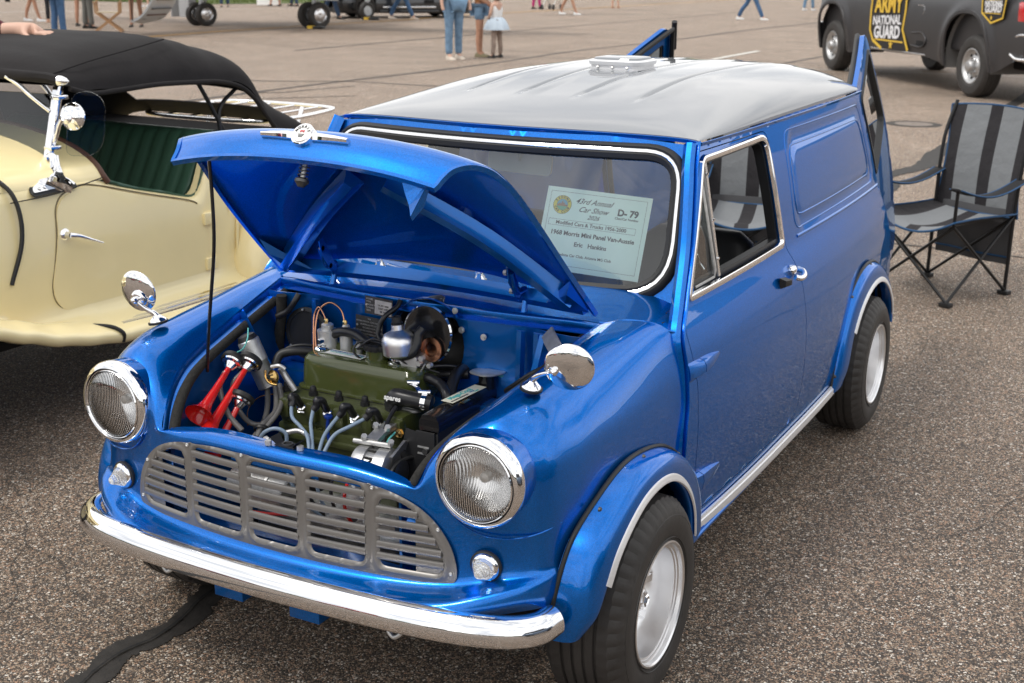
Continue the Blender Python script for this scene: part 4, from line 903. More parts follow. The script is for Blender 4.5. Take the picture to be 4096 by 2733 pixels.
H('air_line', [(-.350, -.215, .697), (-.348, -.24, .671), (-.333, -.25, .64), (-.305, -.26, .606), (-.268, -.26, .576)], .0075, M['greyhose'], VAN)
H('air_line', [(-.330, -.175, .690), (-.338, -.2, .67), (-.325, -.22, .642), (-.305, -.22, .603), (-.29, -.2, .572), (-.256, -.18, .567)], .0065, M['greyhose'], VAN)
H('fuel_line', [(-.325, -.09, .630), (-.302, -.12, .597), (-.285, -.15, .576), (-.268, -.2, .555), (-.27, -.25, .53)], .0075, M['greyhose'], VAN)
H('fuel_line', [(-.30, -.09, .640), (-.273, -.12, .611), (-.256, -.15, .59), (-.256, -.2, .573), (-.257, -.22, .55)], .0075, M['greyhose'], VAN)
H('fuel_line', [(-.285, -.09, .64), (-.250, -.13, .611), (-.243, -.16, .59), (-.25, -.2, .565)], .0065, M['greyhose'], VAN)
lathe('hose_tie', [(.018, -.004), (.019, 0), (.018, .004)], (-.255, -.205, .565), (.3, -.6, -.6), M['satin'], VAN, n=20, cap=False)
gp_ = cyl('washer_pump', (-.345, -.36, .572), (-.215, -.345, .582), .0165, M['gold'], VAN, n=28, bev=.002)
cyl('pump_band', (-.285, -.353, .5765), (-.262, -.350, .578), .0172, M['steel'], gp_, n=28)
box('starter_solenoid', (-.18, -.30, .55), (.07, .05, .05), M['castalloy'], eng, .012)
lathe('hex_union', [(.010, 0), (.013, .004), (.013, .012), (.008, .016)], (-.145, -.315, .585), (-.3, -.6, .7), M['steel'], eng, n=6)
# mess seen through the grille: distributor, starter, exhaust, wires
ds = lathe('distributor', [(.036, 0), (.036, .03), (.03, .04), (.02, .05)], (-.03, -.28, .50), (0, -.4, 1), M['satin'], eng, n=24)
st_ = cyl('starter_motor', (-.26, -.30, .465), (-.10, -.30, .455), .042, M['castalloy'], eng, n=32, bev=.004)
for xx in (-.20, -.155): lathe('starter_band', [(.0425, -.005), (.044, 0), (.0425, .005)], (xx, -.30, .461), (1, 0, -.06), M['steel'], st_, n=32, cap=False)
for k in range(5): tube('wire', [(-.10 + .05 * k, -.30, .58), (-.07 + .04 * k, -.34, .53), (-.04 + .03 * k, -.33, .47), (.02 * k, -.30, .42)], .0042, [M['lead'], M['hose'], M['lead'], M['hose'], M['red']][k], eng, n=8)
tube('red_cable', [(-.22, -.37, .43), (-.12, -.38, .44), (0, -.37, .455), (.05, -.36, .45)], .004, M['red'], eng, n=8)
cyl('oil_filter', (.03, -.30, .42), (.09, -.27, .50), .034, M['castalloy'], eng, n=28, bev=.004)
tube('coolant_pipe', [(.15, -.30, .52), (.16, -.36, .47), (.20, -.36, .44), (.26, -.33, .44)], .013, M['castalloy'], eng)
box('grille_backing', (.30, -.40, .50), (.006, .08, .20), M['blue_in'], VAN)
# steel bracket (bonnet stay plate) by the right wing and cable
sweep('zinc_bracket', [(.385, .06, .835), (.405, .035, .828), (.440, .0, .812)], [(-.019, -.001), (-.017, .003), (.017, .003), (.019, -.001)], M['castalloy'], VAN, up=(-.35, -.75, .55))
tube('bay_cable', [(.455, .0, .79), (.40, -.02, .765), (.34, -.01, .72), (.30, .02, .69)], .007, M['hose'], VAN)
tube('bay_cable', [(-.407, .06, .765), (-.379, .07, .781), (-.356, .075, .811), (-.35, .085, .828)], .008, M['hose'], VAN)
tube('foam_seal', [(-.40, .075, .82), (-.405, .078, .77), (-.415, .078, .71), (-.42, .08, .63)], .014, M['foam'], VAN, n=8)
for p in ((.12, .088, .845), (-.19, .04, .63), (.14, .085, .80), (.20, .088, .79)): lathe('bolt', [(.008, 0), (.008, .003), (.005, .003), (.005, .006)], p, (0, -1, .1), M['steel'], VAN, n=12)
# ================================================================ LAMPS, BUMPER, FLARES, WHEELS
def flute_bump(t, b, socket, scale, strength):
    co = t.nodes.new('ShaderNodeTexCoord'); w = t.nodes.new('ShaderNodeTexWave'); w.wave_type = 'BANDS'; w.bands_direction = 'X'; w.inputs['Scale'].default_value = scale; w.inputs['Distortion'].default_value = 0.25; w.inputs['Detail'].default_value = 1
    bp = t.nodes.new('ShaderNodeBump'); bp.inputs['Strength'].default_value = strength; bp.inputs['Distance'].default_value = 0.002
    t.links.new(co.outputs['Object'], w.inputs['Vector']); t.links.new(w.outputs['Fac'], bp.inputs['Height']); t.links.new(bp.outputs['Normal'], socket)
def lens_mat():
    m = glass_mat('fluted_lamp_glass', (.98, .98, .98), .9); t = m.node_tree; g = [n for n in t.nodes if n.type == 'BSDF_GLOSSY'][0]; flute_bump(t, None, g.inputs['Normal'], 60, .25); return m
M['lens'] = lens_mat(); M['frosted'] = mat('frosted_clear_plastic', (.92, .93, .93), .18, trans=.75, ior=1.3)
m_, t_, b_ = new_mat('fluted_reflector'); b_.inputs['Base Color'].default_value = (.88, .88, .88, 1); b_.inputs['Metallic'].default_value = 1; b_.inputs['Roughness'].default_value = .22; flute_bump(t_, b_, b_.inputs['Normal'], 60, .25); M['reflector'] = m_
for sg in (1, -1):
    hc = Vector((sg * .488, -.432, .663)); ax_ = Vector((sg * .03, -1, .01))
    hl = lathe('headlight', [(.094, -.02), (.1005, -.002), (.101, .006), (.098, .015), (.092, .022), (.0865, .024), (.0845, .020), (.084, .010)], hc, ax_, M['chrome'], VAN, n=72, cap=False)
    lathe('lamp_bowl', [(.0985, .002), (.0990, -.012), (.0975, -.030), (.096, -.060)], hc, ax_, M['blue'], hl, n=64, cap=False)
    lathe('bezel_gap', [(.0845, .006), (.0845, .017), (.0825, .0175), (.0825, .006)], hc, ax_, M['rubber'], hl, n=64, cap=False)
    lathe('inner_rim', [(.0830, .012), (.0828, .022), (.0805, .0245), (.0785, .022)], hc, ax_, M['chrome'], hl, n=64, cap=False)
    ref = [(.079 * math.sqrt(k / 12), -.045 + .062 * (k / 12)) for k in range(1, 13)]
    lathe('reflector', [(.003, -.0445)] + ref, hc, ax_, M['reflector'], hl, n=64, cap=False)
    lathe('bulb', [(.001, 0), (.011, .002), (.012, .012), (.010, .02), (.001, .022)], hc - ax_ * .035, ax_, M['steel'], hl, n=20)
    outer = [(.080 * math.sin(rad(a)), .018 + .020 * math.cos(rad(a))) for a in range(90, 0, -9)]
    lens = lathe('lens', outer + [(.001, .038), (.001, .0345)] + [(r, h - .0032) for r, h in reversed(outer)], hc, ax_, M['lens'], hl, n=72, cap=False)
    tcn = Vector((sg * .497, -.426, .474)); ta = Vector((sg * .10, -1, -.06)).normalized()
    tl = lathe('indicator_lamp', [(.031, -.004), (.031, .004), (.028, .009), (.024, .011), (.023, .006)], tcn, ta, M['chrome'], VAN, n=40, cap=False)
    lathe('lamp_gasket', [(.0345, -.006), (.0345, .001), (.031, .003)], tcn, ta, M['rubber'], tl, n=40, cap=False)
    steps = []
    for k in range(6): r = .0235 - .0028 * k; steps += [(r, .008 + .0052 * k), (r - .0006, .008 + .0052 * k + .0042)]
    steps += [(.007, .040), (.001, .041)]
    lathe('lamp_lens', steps, tcn, ta, M['frosted'], tl, n=40, cap=False)
    lathe('lamp_reflector', [(.0225, .006), (.012, .004), (.001, .003)], tcn, ta, M['mirror'], tl, n=30, cap=False)
# chrome bumper
bpts = [(-.616, -.372, .360), (-.607, -.420, .361), (-.578, -.460, .364), (-.515, -.500, .369), (-.40, -.530, .374), (-.2, -.550, .377), (0, -.557, .378), (.2, -.550, .377), (.40, -.530, .374), (.515, -.500, .369), (.585, -.460, .364), (.616, -.420, .361), (.626, -.372, .360)]
bprof = [(.012, .0315), (.003, .034)] + [(-.026 * math.cos(rad(a)) - .003, .033 * math.sin(rad(a))) for a in (80, 65, 50, 35, 20, 5, -10, -25, -40, -55, -70, -83)] + [(.010, -.034), (.010, -.031)] + [(-.022 * math.cos(rad(a)) - .003, .030 * math.sin(rad(a))) for a in (-80, -40, 0, 40, 80)] + [(.012, .0295)]
bp_ = cr_curve(bpts, 7); nb = len(bp_)
def bup(i, p, t): return Vector((0, 0, 1))
bt = rad(20); bprof = [(a * math.cos(bt) + b * math.sin(bt), -a * math.sin(bt) + b * math.cos(bt)) for a, b in bprof]
bumper = sweep('front_bumper', bp_, [(-a, b) for a, b in bprof], M['chrome'], VAN, up=bup, sharp=60)
for sg in (1, -1): cyl('bumper_bolt', (sg * .628, -.425, .352), (sg * .638, -.434, .350), .008, M['chrome'], bumper, n=20, bev=.002)
for (x0, x1) in ((-.155, -.075), (.055, .135)): box('jacking_bracket', ((x0 + x1) / 2, -.47, .315), (x1 - x0, .085, .06), M['blue'], VAN, .002)
box('lower_valance', (0, -.49, .350), (.74, .05, .012), M['blue'], VAN, .003)
for x in (.318, -.307): tube('towing_eye', [(x - .016, -.49, .335), (x - .018, -.495, .315), (x, -.50, .300), (x + .018, -.495, .315), (x + .016, -.49, .335)], .005, M['brass'] if x > 9 else M['steel'], VAN, n=8)
# flares
def flare(A, D, sg, trim_from=0.0, trim_to=1.0, yb=.0):
    A = cr_curve(A, 6); D = cr_curve(D, 6); n = 60
    def rs(P, n):
        L = [0]
        for a, b in zip(P, P[1:]): L.append(L[-1] + (b - a).length)
        out = []; j = 0
        for k in range(n + 1):
            s = L[-1] * k / n
            while j < len(L) - 2 and L[j + 1] < s: j += 1
            t = (s - L[j]) / max(1e-9, L[j + 1] - L[j]); out.append(P[j].lerp(P[j + 1], t))
        return out
    A = rs(A, n); D = rs(D, n); rows = []
    for a, d in zip(A, D):
        dx = d.x - a.x; dy, dz = d.y - a.y, d.z - a.z
        q = lambda fx, fr: Vector((sg * (a.x + dx * fx), a.y + dy * fr, a.z + dz * fr))
        rows.append([q(-.05, -.0), q(.10, .03), q(.38, .08), q(.66, .17), q(.86, .36), q(.97, .66), q(1.0, .95), q(.90, 1.06), q(.2, 1.0)])
    rr = [cr_curve(r, 3) for r in rows]
    v, f = grid_vf(rr); fl_ = obj('wheel_arch_flare', v, f if sg < 0 else [tuple(reversed(x)) for x in f], M['blue'], VAN, True)
    sweep('arch_piping', [Vector((sg * (a.x + .002), a.y, a.z)) for a in A], circ(.0055, 8), M['rubber'], fl_, up=(sg, 0, 0))
    i0, i1 = int(n * trim_from), int(n * trim_to)
    tp = [];
    for i in range(i0, i1 + 1):
        a, d = A[i], D[i]; tp.append(Vector((sg * (a.x + (d.x - a.x) * 1.02), a.y + (d.y - a.y) * .93, a.z + (d.z - a.z) * .93)))
    up = lambda i, p, t: Vector((sg * .80, (A[min(i + i0, n)].y - D[min(i + i0, n)].y) * 4, (A[min(i + i0, n)].z - D[min(i + i0, n)].z) * 4))
    sweep('arch_trim', tp, [(-.0095, -.002), (-.009, .002), (-.003, .004), (0, .0028), (.003, .004), (.009, .002), (.0095, -.002)], M['brushed'], fl_, up=up)
    for k in (.06, .30, .52, .74, .94):
        i = int(n * k); a, d = A[i], D[i]; p = Vector((sg * (a.x + (d.x - a.x) * .30), a.y + (d.y - a.y) * .09, a.z + (d.z - a.z) * .09)); nn = Vector((sg * .7, (a.y - d.y), (a.z - d.z))).normalized()
        lathe('flare_screw', [(.007, -.002), (.006, .002), (.003, .004)], p, nn, M['darksteel'], fl_, n=12)
fA = [(.600, -.352, .300), (.610, -.352, .369), (.620, -.343, .438), (.628, -.302, .512), (.638, -.195, .573), (.643, -.068, .607), (.645, .10, .590), (.647, .20, .55), (.652, .29, .48), (.655, .34, .40), (.656, .36, .31)]
fD = [(.665, -.318, .305), (.695, -.305, .352), (.703, -.275, .405), (.706, -.225, .470), (.707, -.095, .537), (.706, .05, .537), (.704, .165, .475), (.702, .225, .400), (.700, .245, .330), (.698, .25, .29)]
flare(fA, fD, 1, .16, .97); flare(fA, fD, -1, .16, .97)
rA = [(.655, 1.665, .262), (.657, 1.685, .35), (.660, 1.72, .46), (.662, 1.79, .560), (.664, 1.90, .625), (.663, 2.03, .645), (.658, 2.18, .62), (.652, 2.33, .54), (.645, 2.44, .42), (.64, 2.47, .33)]
rD = [(.675, 1.755, .268), (.690, 1.765, .335), (.692, 1.80, .43), (.694, 1.88, .515), (.695, 2.00, .563), (.695, 2.13, .565), (.694, 2.26, .52), (.693, 2.36, .44), (.69, 2.415, .34)]
flare(rA, rD, 1, .20, .96); flare(rA, rD, -1, .20, .96)
# bright sill strips
for sg in (1, -1):
    sweep('sill_strip', [Vector((sg * (side_x(y, .27) + .008), y, .268 + .006 * (y > 9))) for y in [.33 + 1.38 * k / 20 for k in range(21)]], [(-.020, -.003), (-.019, .002), (-.011, .003), (-.009, .0065), (.007, .0065), (.009, .003), (.019, .002), (.020, -.003)], M['brushed'], VAN, up=(sg, 0, 0))
    box('sill', (sg * .63, 1.05, .262), (.05, 1.55, .05), M['blue'], VAN, .01)
    tube('sill_edge', [(sg * .652, .30, .236), (sg * .654, .33, .242), (sg * .654, 1.0, .244)], .008, M['blue'], VAN, n=8)
# wheels ---------------------------------------------------------
def make_wheel(R=.25, W=.185, rr=.146):
    """outer face at x=0, wheel extends to -x"""
    hw = W
    rim = [(.060, -.098), (.095, -.096), (.118, -.085), (.122, -.06), (.127, -.045), (.130, -.020), (.1385, -.014), (.1395, -.006), (.146, -.004), (.1475, .002), (.1455, .0045), (.141, .002), (.136, -.004), (.129, -.010), (.125, -.030)]
    prof = [(.108, -.100), (.112, -.088), (.117, -.080), (.1225, -.070), (.1245, -.052), (.1275, -.024), (.1285, -.016), (.1330, -.0145), (.1335, -.011), (.1385, -.009), (.1400, .000), (.1440, .0035), (.1480, .0025), (.1490, -.004), (.145, -.012)]
    root_v, root_f = lathe_vf(prof, (0, 0, 0), (1, 0, 0), 72, False)
    w = obj('wheel', root_v, root_f, M['rim'], None, True, sharp=30)
    lathe('wheel_disc', [(.020, -.104), (.060, -.106), (.095, -.106), (.113, -.100)], (0, 0, 0), (1, 0, 0), M['darksteel'], w, n=48, cap=False)
    # tyre: tread with circumferential grooves and shoulder sipes
    pr = [(.1440, -.012), (.150, -.001), (.165, .004), (.185, .0065), (.205, .005), (.222, -.002), (.234, -.011), (.2415, -.020)]
    tread = []
    x = -.024; k = 0
    gro = [-.052, -.078, -.104, -.130]
    xs_ = [-.024]
    for g in gro: xs_ += [g + .0045, g + .0030, g - .0030, g - .0045]
    xs_ += [-hw + .024]
    def crown(x): return .2500 - .0065 * ((x + hw / 2) / (hw / 2)) ** 2 * 1.0
    for i, x in enumerate(xs_):
        deep = i % 4 in (2, 3) and 0 < i < len(xs_) - 1
        tread.append((crown(x) - (.0065 if deep else 0), x))
    inner = [(r, -hw - h) for r, h in reversed(pr)]
    prof = pr + tread + inner
    n = 144; v = []; f = []
    for i in range(n):
        a = 2 * math.pi * i / n
        for j, (r, h) in enumerate(prof):
            rr_ = r
            if 5 <= j <= 8 or len(prof) - 9 <= j <= len(prof) - 6:
                if i % 3 == 0: rr_ = r - .0045
            v.append((h, rr_ * math.cos(a), rr_ * math.sin(a)))
    m_ = len(prof)
    for i in range(n):
        for j in range(m_ - 1): f.append((i * m_ + j, i * m_ + j + 1, ((i + 1) % n) * m_ + j + 1, ((i + 1) % n) * m_ + j))
    obj('tyre', v, f, M['tyre'], w, True, sharp=25)
    for r in (.1565, .2080): lathe('sidewall_ring', [(r - .0012, .003), (r, .0055 if r < .2 else .0045), (r + .0012, .003)], (0, 0, 0), (1, 0, 0), M['tyre'], w, n=72, cap=False)
    hub = lathe('hub', [(.052, -.100), (.046, -.082), (.030, -.070), (.027, -.045), (.022, -.040), (.018, -.046)], (0, 0, 0), (1, 0, 0), M['rim'], w, n=32)
    lathe('centre_cap', [(.016, -.047), (.016, -.034), (.012, -.031), (.010, -.034)], (0, 0, 0), (1, 0, 0), M['chrome'], w, n=6)
    for k in range(8):
        a = 2 * math.pi * k / 8; c, s = math.cos(a), math.sin(a)
        sweep('spoke', [(-.072, .028 * c, .028 * s), (-.078, .060 * c, .060 * s), (-.082, .092 * c, .092 * s), (-.076, .118 * c, .118 * s)], [(-.009, -.014), (-.007, .006), (.007, .006), (.009, -.014)], M['rim'], w, up=(1, 0, 0), scale=lambda t: 1 + .5 * abs(t - .35))
    for k in range(4):
        a = 2 * math.pi * (k + .5) / 4; cyl('wheel_nut', (-.080, .038 * math.cos(a), .038 * math.sin(a)), (-.062, .038 * math.cos(a), .038 * math.sin(a)), .0085, M['chrome'], w, n=6)
    lathe('brake_drum', [(.09, -.15), (.105, -.145), (.105, -.108), (.04, -.106)], (0, 0, 0), (1, 0, 0), M['darksteel'], w, n=40)
    return w
w0 = make_wheel()
wheels = [(w0, (.716, .0, .25), 0, .0), (copy_tree(w0), (.703, 2.125, .25), 0, .6), (copy_tree(w0), (-.716, 0, .25), math.pi, .3), (copy_tree(w0), (-.703, 2.125, .25), math.pi, .2)]
for w, loc, rz, rx in wheels: w.parent = VAN; w.location = loc; w.rotation_mode = 'XYZ'; w.rotation_euler = (rx, 0, rz)
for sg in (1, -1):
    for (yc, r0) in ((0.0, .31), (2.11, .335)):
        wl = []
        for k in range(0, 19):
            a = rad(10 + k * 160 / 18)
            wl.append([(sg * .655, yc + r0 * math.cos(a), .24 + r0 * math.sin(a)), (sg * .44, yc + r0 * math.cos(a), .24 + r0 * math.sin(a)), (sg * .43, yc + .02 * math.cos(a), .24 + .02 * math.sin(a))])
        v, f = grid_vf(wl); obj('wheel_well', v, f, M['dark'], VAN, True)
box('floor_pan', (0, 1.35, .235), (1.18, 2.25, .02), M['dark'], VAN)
# ---------------------------------------------------------------- mirrors
def wing_mirror(sg, base, center, nrm_, stem, cup):
    b = Vector(base); c = Vector(center); n_ = Vector(nrm_).normalized(); cup = Vector(cup)
    ml = lathe('mirror_head', [(.001, .013), (.012, .0126), (.025, .0112), (.038, .0080), (.047, .0040), (.0515, .0006), (.0525, -.002), (.0515, -.004), (.049, -.0035)], c, n_, M['chrome'], VAN, n=56, cap=False)
    lathe('mirror_glass', [(.050, -.003), (.001, -.003)], c, n_, M['mirror'], ml, n=40, cap=False)
    lathe('swivel_cup', [(.021, -.008), (.021, .004), (.0185, .008), (.012, .011), (.006, .011)], c + n_ * .010 + cup, n_, M['chrome'], ml, n=32)
    for a in (20, 140, 260):
        q = c + cup + n_ * .020 + frame_axis(n_) @ Vector((.014 * math.cos(rad(a)), .014 * math.sin(rad(a)), 0)); lathe('cup_screw', [(.004, -.004), (.004, 0), (.002, .0015)], q, n_, M['chrome'], ml, n=12)
    lathe('mirror_foot', [(.024, -.003), (.0245, .002), (.022, .003)], b, (sg * .18, -.05, 1), M['rubber'], ml, n=36)
    lathe('foot_cup', [(.0215, .002), (.019, .008), (.012, .014), (.008, .018)], b, (sg * .18, -.05, 1), M['chrome'], ml, n=32)
    tube('mirror_stem', [b + Vector((0, 0, .010))] + [Vector(s) for s in stem] + [c + cup + n_ * .026], .0062, M['chrome'], ml, n=14, scale=lambda t: 1.25 - .55 * t)
    lathe('ball_joint', [(.002, -.010), (.008, -.006), (.0095, 0), (.008, .006), (.002, .010)], c + cup + n_ * .028, n_, M['chrome'], ml, n=20)

wing_mirror(1, (.511, -.261, .8125), (.594, -.255, .868), (.30, -1, -.16), [(.516, -.264, .832), (.535, -.272, .848)], (-.033, .006, -.003))
wing_mirror(-1, (-.512, -.261, .8125), (-.574, -.258, .881), (.05, -1, -.14), [(-.520, -.262, .832), (-.540, -.272, .845)], (.012, 0, -.012))
# ---------------------------------------------------------------- wipers
for x0, tip in ((.085, (-.25, .345, .895)), (-.222, (-.50, .375, .895))):
    b = scut(x0, .272) + Vector((0, 0, .0))
    ax_ = Vector((0, -.25, 1)).normalized()
    wp_ = lathe('wiper_spindle', [(.017, 0), (.0175, .004), (.014, .008), (.013, .014), (.010, .018), (.009, .034)], b, ax_, M['chrome'], VAN, n=28)
    top = b + ax_ * .034; d = (Vector(tip) - top)
    sweep('wiper_arm', [top + d.normalized() * -.006, top + d * .12 + Vector((0, 0, .008)), top + d * .28 + Vector((0, 0, .004))], [(-.0075, -.005), (-.0065, .005), (.0065, .005), (.0075, -.005)], M['chrome'], wp_, up=(0, -.3, 1), scale=lambda t: 1 - .35 * t)
    sweep('wiper_rod', [top + d * .27 + Vector((0, 0, .004)), top + d * .6, Vector(tip)], [(-.0032, -.0015), (-.0032, .0015), (.0032, .0015), (.0032, -.0015)], M['chrome'], wp_, up=(0, -.3, 1))
    bx = Vector((.9 * (1 if d.x > 0 else -1), 0, .02)); bc_ = Vector(tip)
    sweep('wiper_blade', [Gf(tip[0] - .11 + .22 * k / 6, .905 + .004 * k, .006) for k in range(7)], [(-.003, -.004), (-.002, .006), (.002, .006), (.003, -.004)], M['satin'], wp_, up=gn)
# ---------------------------------------------------------------- cabin
dash = sweep('dashboard', [(-.56, .46, .80), (0, .42, .80), (.56, .46, .80)], [(-.10, -.12), (-.10, .02), (-.07, .045), (.04, .05), (.12, .04), (.12, .03)], M['vinyl'], VAN, up=(0, 0, 1))
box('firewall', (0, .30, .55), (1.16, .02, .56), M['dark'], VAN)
def seat(x0):
    bk = []
    for k in range(9):
        t = k / 8; z = .45 + .40 * t; w = .235 * (1 - .28 * t ** 3); y = 1.02 + .16 * t - .02 * math.sin(math.pi * t)
        bk.append([(x0 - w, y + .035, z), (x0 - w * 1.0, y - .01, z), (x0 - w * .8, y - .035, z), (x0 - w * .4, y - .03, z), (x0, y - .028, z), (x0 + w * .4, y - .03, z), (x0 + w * .8, y - .035, z), (x0 + w, y - .01, z), (x0 + w, y + .035, z), (x0, y + .055, z)])
    rr = [cr_curve(r, 3, True) for r in bk]; top = [p + Vector((0, .015, .03)) for p in rr[-1]]; c_ = sum(top, Vector()) / len(top); rr.append([p.lerp(c_, .25) for p in top]); rr.append([p.lerp(c_, .85) + Vector((0, 0, .004)) for p in rr[-1]])
    v, f = grid_vf(rr, True); f.append(tuple(i + (len(rr) - 1) * len(rr[0]) for i in range(len(rr[0]))))
    o = obj('seat_back', v, f, M['vinyl'], VAN, True)
    box('seat_cushion', (x0, .80, .44), (.45, .48, .14), M['vinyl'], o, .045)
    for dx in (-.09, 0, .09): tube('seat_piping', [(x0 + dx * (1 - .2 * k / 6), 1.02 + .16 * k / 6 - .033 - .02 * math.sin(math.pi * k / 6), .45 + .40 * k / 6) for k in range(7)], .004, M['vinyl'], o, n=6)
seat(.33); seat(-.33)
tube('steering_wheel', [(-.33 + .19 * math.cos(rad(a)), .60 + .10 * math.sin(rad(a)), .84 + .16 * math.sin(rad(a))) for a in range(0, 360, 20)], .011, M['vinyl'], VAN, closed=True, n=10)
tube('steering_column', [(-.33, .60, .84), (-.33, .50, .78), (-.32, .36, .62)], .02, M['satin'], VAN)
# interior mirror and its stalk
MM = basis((.02, .60, 1.135), (1, -.12, 0), (0, .12, 1))
rm = rounded([(-.105, -.030), (.105, -.030), (.105, .030), (-.105, .030)], .014, 4); 
v = [MM @ Vector((x, y, 0)) for x, y in rm] + [MM @ Vector((x * .96, y * .9, -.012)) for x, y in rm]; n_ = len(rm)
M['palegrey'] = mat('pale_grey_plastic', (.42, .50, .50), .35)
imr = obj('interior_mirror', v, [tuple(range(n_)), tuple(range(2 * n_ - 1, n_ - 1, -1))] + [(i, (i + 1) % n_, n_ + (i + 1) % n_, n_ + i) for i in range(n_)], M['palegrey'], VAN, True, sharp=30)
tube('mirror_stalk', [(.02, .595, 1.14), (.03, .575, 1.175), (.04, .555, 1.215)], .004, M['palegrey'], imr, n=8)
# load space headlining, rear frame
head = patch('headlining', lambda x, y: Vector((x, y, 1.215 + .055 * (1 - (x / .55) ** 2))), [(-.52, .60), (.52, .60), (.50, 2.2), (-.50, 2.2)], [], .08, mat('headlining_cloth', (.22, .24, .25), .9), VAN)
# ---------------------------------------------------------------- open rear doors
def rear_door(sg):
    Ht, Hb = Vector((.512, 2.28, 1.225)), Vector((.585, 2.68, .35)); f0 = Vector((-.145, .865, .32)); f1 = Vector((-.105, .95, .30))
    def fn(a, t):
        p = Ht.lerp(Hb, t) + f0.lerp(f1, t) * a; p.x += .03 * math.sin(math.pi * min(1, max(0, t))) - .05 * a * a
        return Vector((p.x * sg, p.y, p.z))
    poly = rounded([(.0, -.0), (.50, -.02), (.555, .02), (.56, .97), (.53, 1.0), (0, 1.0)], [.01, .02, .02, .03, .03, .02], 4)
    win = rounded([(.06, .07), (.49, .045), (.49, .36), (.06, .40)], [.03, .03, .03, .03], 5)
    d = patch('rear_door', fn, poly if sg < 0 else poly, [win], .035, M['blue'], VAN, .018, offset=-1 if sg < 0 else 1)
    up = (sg, .25 * sg, 0)
    sweep('window_seal', [fn(a, t) for a, t in densify(win, .02)], [(-.012, -.012), (-.010, .005), (.008, .005), (.010, -.012)], M['rubber'], d, up=(sg, .25, 0), closed=True)
    patch('door_glass', lambda a, t: fn(a, t) - Vector((sg * .008, 0, 0)), win, [], .1, M['glass'], d)
    sweep('door_seal', [fn(a, t) - Vector((sg * .032, .004, 0)) for a, t in densify([(.012, .012), (.53, .0), (.545, .97), (.012, .98)], .05)], circ(.011, 6), M['rubber'], d, up=(sg, 0, 0), closed=True)
    if sg < 0: tube('door_stay', [fn(.545, .10) + Vector((.02, .03, 0)), fn(.545, -.03) + Vector((.02, .03, 0))], .012, M['satin'], d)
    return d
rear_door(1); rear_door(-1)
box('rear_bumperette', (0, 2.62, .36), (1.0, .05, .10), M['blue'], VAN, .01)

# ---------------------------------------------------------------- show card taped inside the windscreen
CB = basis((.3205, .4369, .9967), Vector((.4583, .4949, 1.0852)) - Vector((.1789, .4568, 1.1007)), Vector((.4583, .4949, 1.0852)) - Vector((.4621, .4169, .8927)))
M['mintcard'] = mat('mint_green_card', (.80, .99, .93), .6)
v, f = box_vf((0, 0, 0), (.2794, .2159, .0006)); card = obj('show_card', [CB @ Vector(p) for p in v], f, M['mintcard'], None, False)
tag(card, 'mint green show entry card with printed text taped inside the windscreen', 'card')
C2 = CB @ Matrix.Translation((0, 0, .0006)); IN = mat('card_ink', (.03, .05, .06), .5)
def frame_box(x0, x1, y0, y1, w=.0006):
    for (cx, cy, dx, dy) in (((x0 + x1) / 2, y0, x1 - x0, w), ((x0 + x1) / 2, y1, x1 - x0, w), (x0, (y0 + y1) / 2, w, y1 - y0), (x1, (y0 + y1) / 2, w, y1 - y0)):
        v, f = box_vf((cx, cy, 0), (dx, dy, .0002)); obj('printed_rule', [C2 @ Vector(p) for p in v], f, IN, card, False)
frame_box(-.128, .128, -.094, .097); frame_box(-.122, .110, .0085, .0245)
def ctext(s, x, y, size, shear=0.0, bold=.0001, m=None, sp=1.0): return text('printed_line', s, size, m or IN, C2 @ Matrix.Translation((x, y, .0001)), card, shear=shear, bold=bold, spacing=sp)
ctext('43rd Annual', -.012, .077, .0195, .55, .0001); ctext('Car Show', -.010, .056, .0195, .55, .0001); ctext('2026', -.006, .0375, .0155, .45, .0001)
ctext('D- 79', .083, .060, .0235, 0, .0009); ctext('Class/Car Number', .082, .0455, .0082)
ctext('Modified Cars & Trucks 1956-2000', -.008, .0163, .0132, 0, .0002); ctext('1968 Morris Mini Panel Van-Aussie', .0, -.010, .0158, 0, .0004)
ctext('Eric   Hankins', .0, -.036, .0155, 0, .0003); ctext('Sedona Car Club, Arizona MG Club', -.01, -.066, .0098)
EM = C2 @ Matrix.Translation((-.0935, .063, .0001))
def disc(name, r, z, m, r0=0.0):
    n = 40; 
    if r0: v = [EM @ Vector((q * math.cos(2 * math.pi * i / n), q * math.sin(2 * math.pi * i / n), z)) for q in (r0, r) for i in range(n)]; f = [(i, (i + 1) % n, n + (i + 1) % n, n + i) for i in range(n)]
    else: v = [EM @ Vector((r * math.cos(2 * math.pi * i / n), r * math.sin(2 * math.pi * i / n), z)) for i in range(n)]; f = [tuple(range(n))]
    return obj(name, v, f, m, card, False)
disc('club_emblem', .0245, .0001, IN); disc('emblem_ring', .0235, .0002, mat('emblem_yellow', (.75, .66, .10), .5)); disc('emblem_rim', .0150, .0003, IN)
disc('emblem_sky', .0143, .0004, mat('emblem_blue', (.10, .38, .55), .5))
me_ = [(-.0138, -.004), (-.0125, .001), (-.009, .002), (-.007, .006), (-.0055, .002), (-.003, .003), (-.001, .010), (.001, .010), (.002, .004), (.005, .006), (.007, .001), (.0125, .001), (.0138, -.004)]
obj('emblem_rock', [EM @ Vector((x, y, .0005)) for x, y in me_], [tuple(reversed(range(len(me_))))], mat('emblem_brown', (.28, .16, .11), .5), card, False)
gr_ = [(-.0138, -.004), (.0138, -.004)] + [(.0143 * math.cos(rad(a)), .0143 * math.sin(rad(a))) for a in range(-18, -163, -12)]
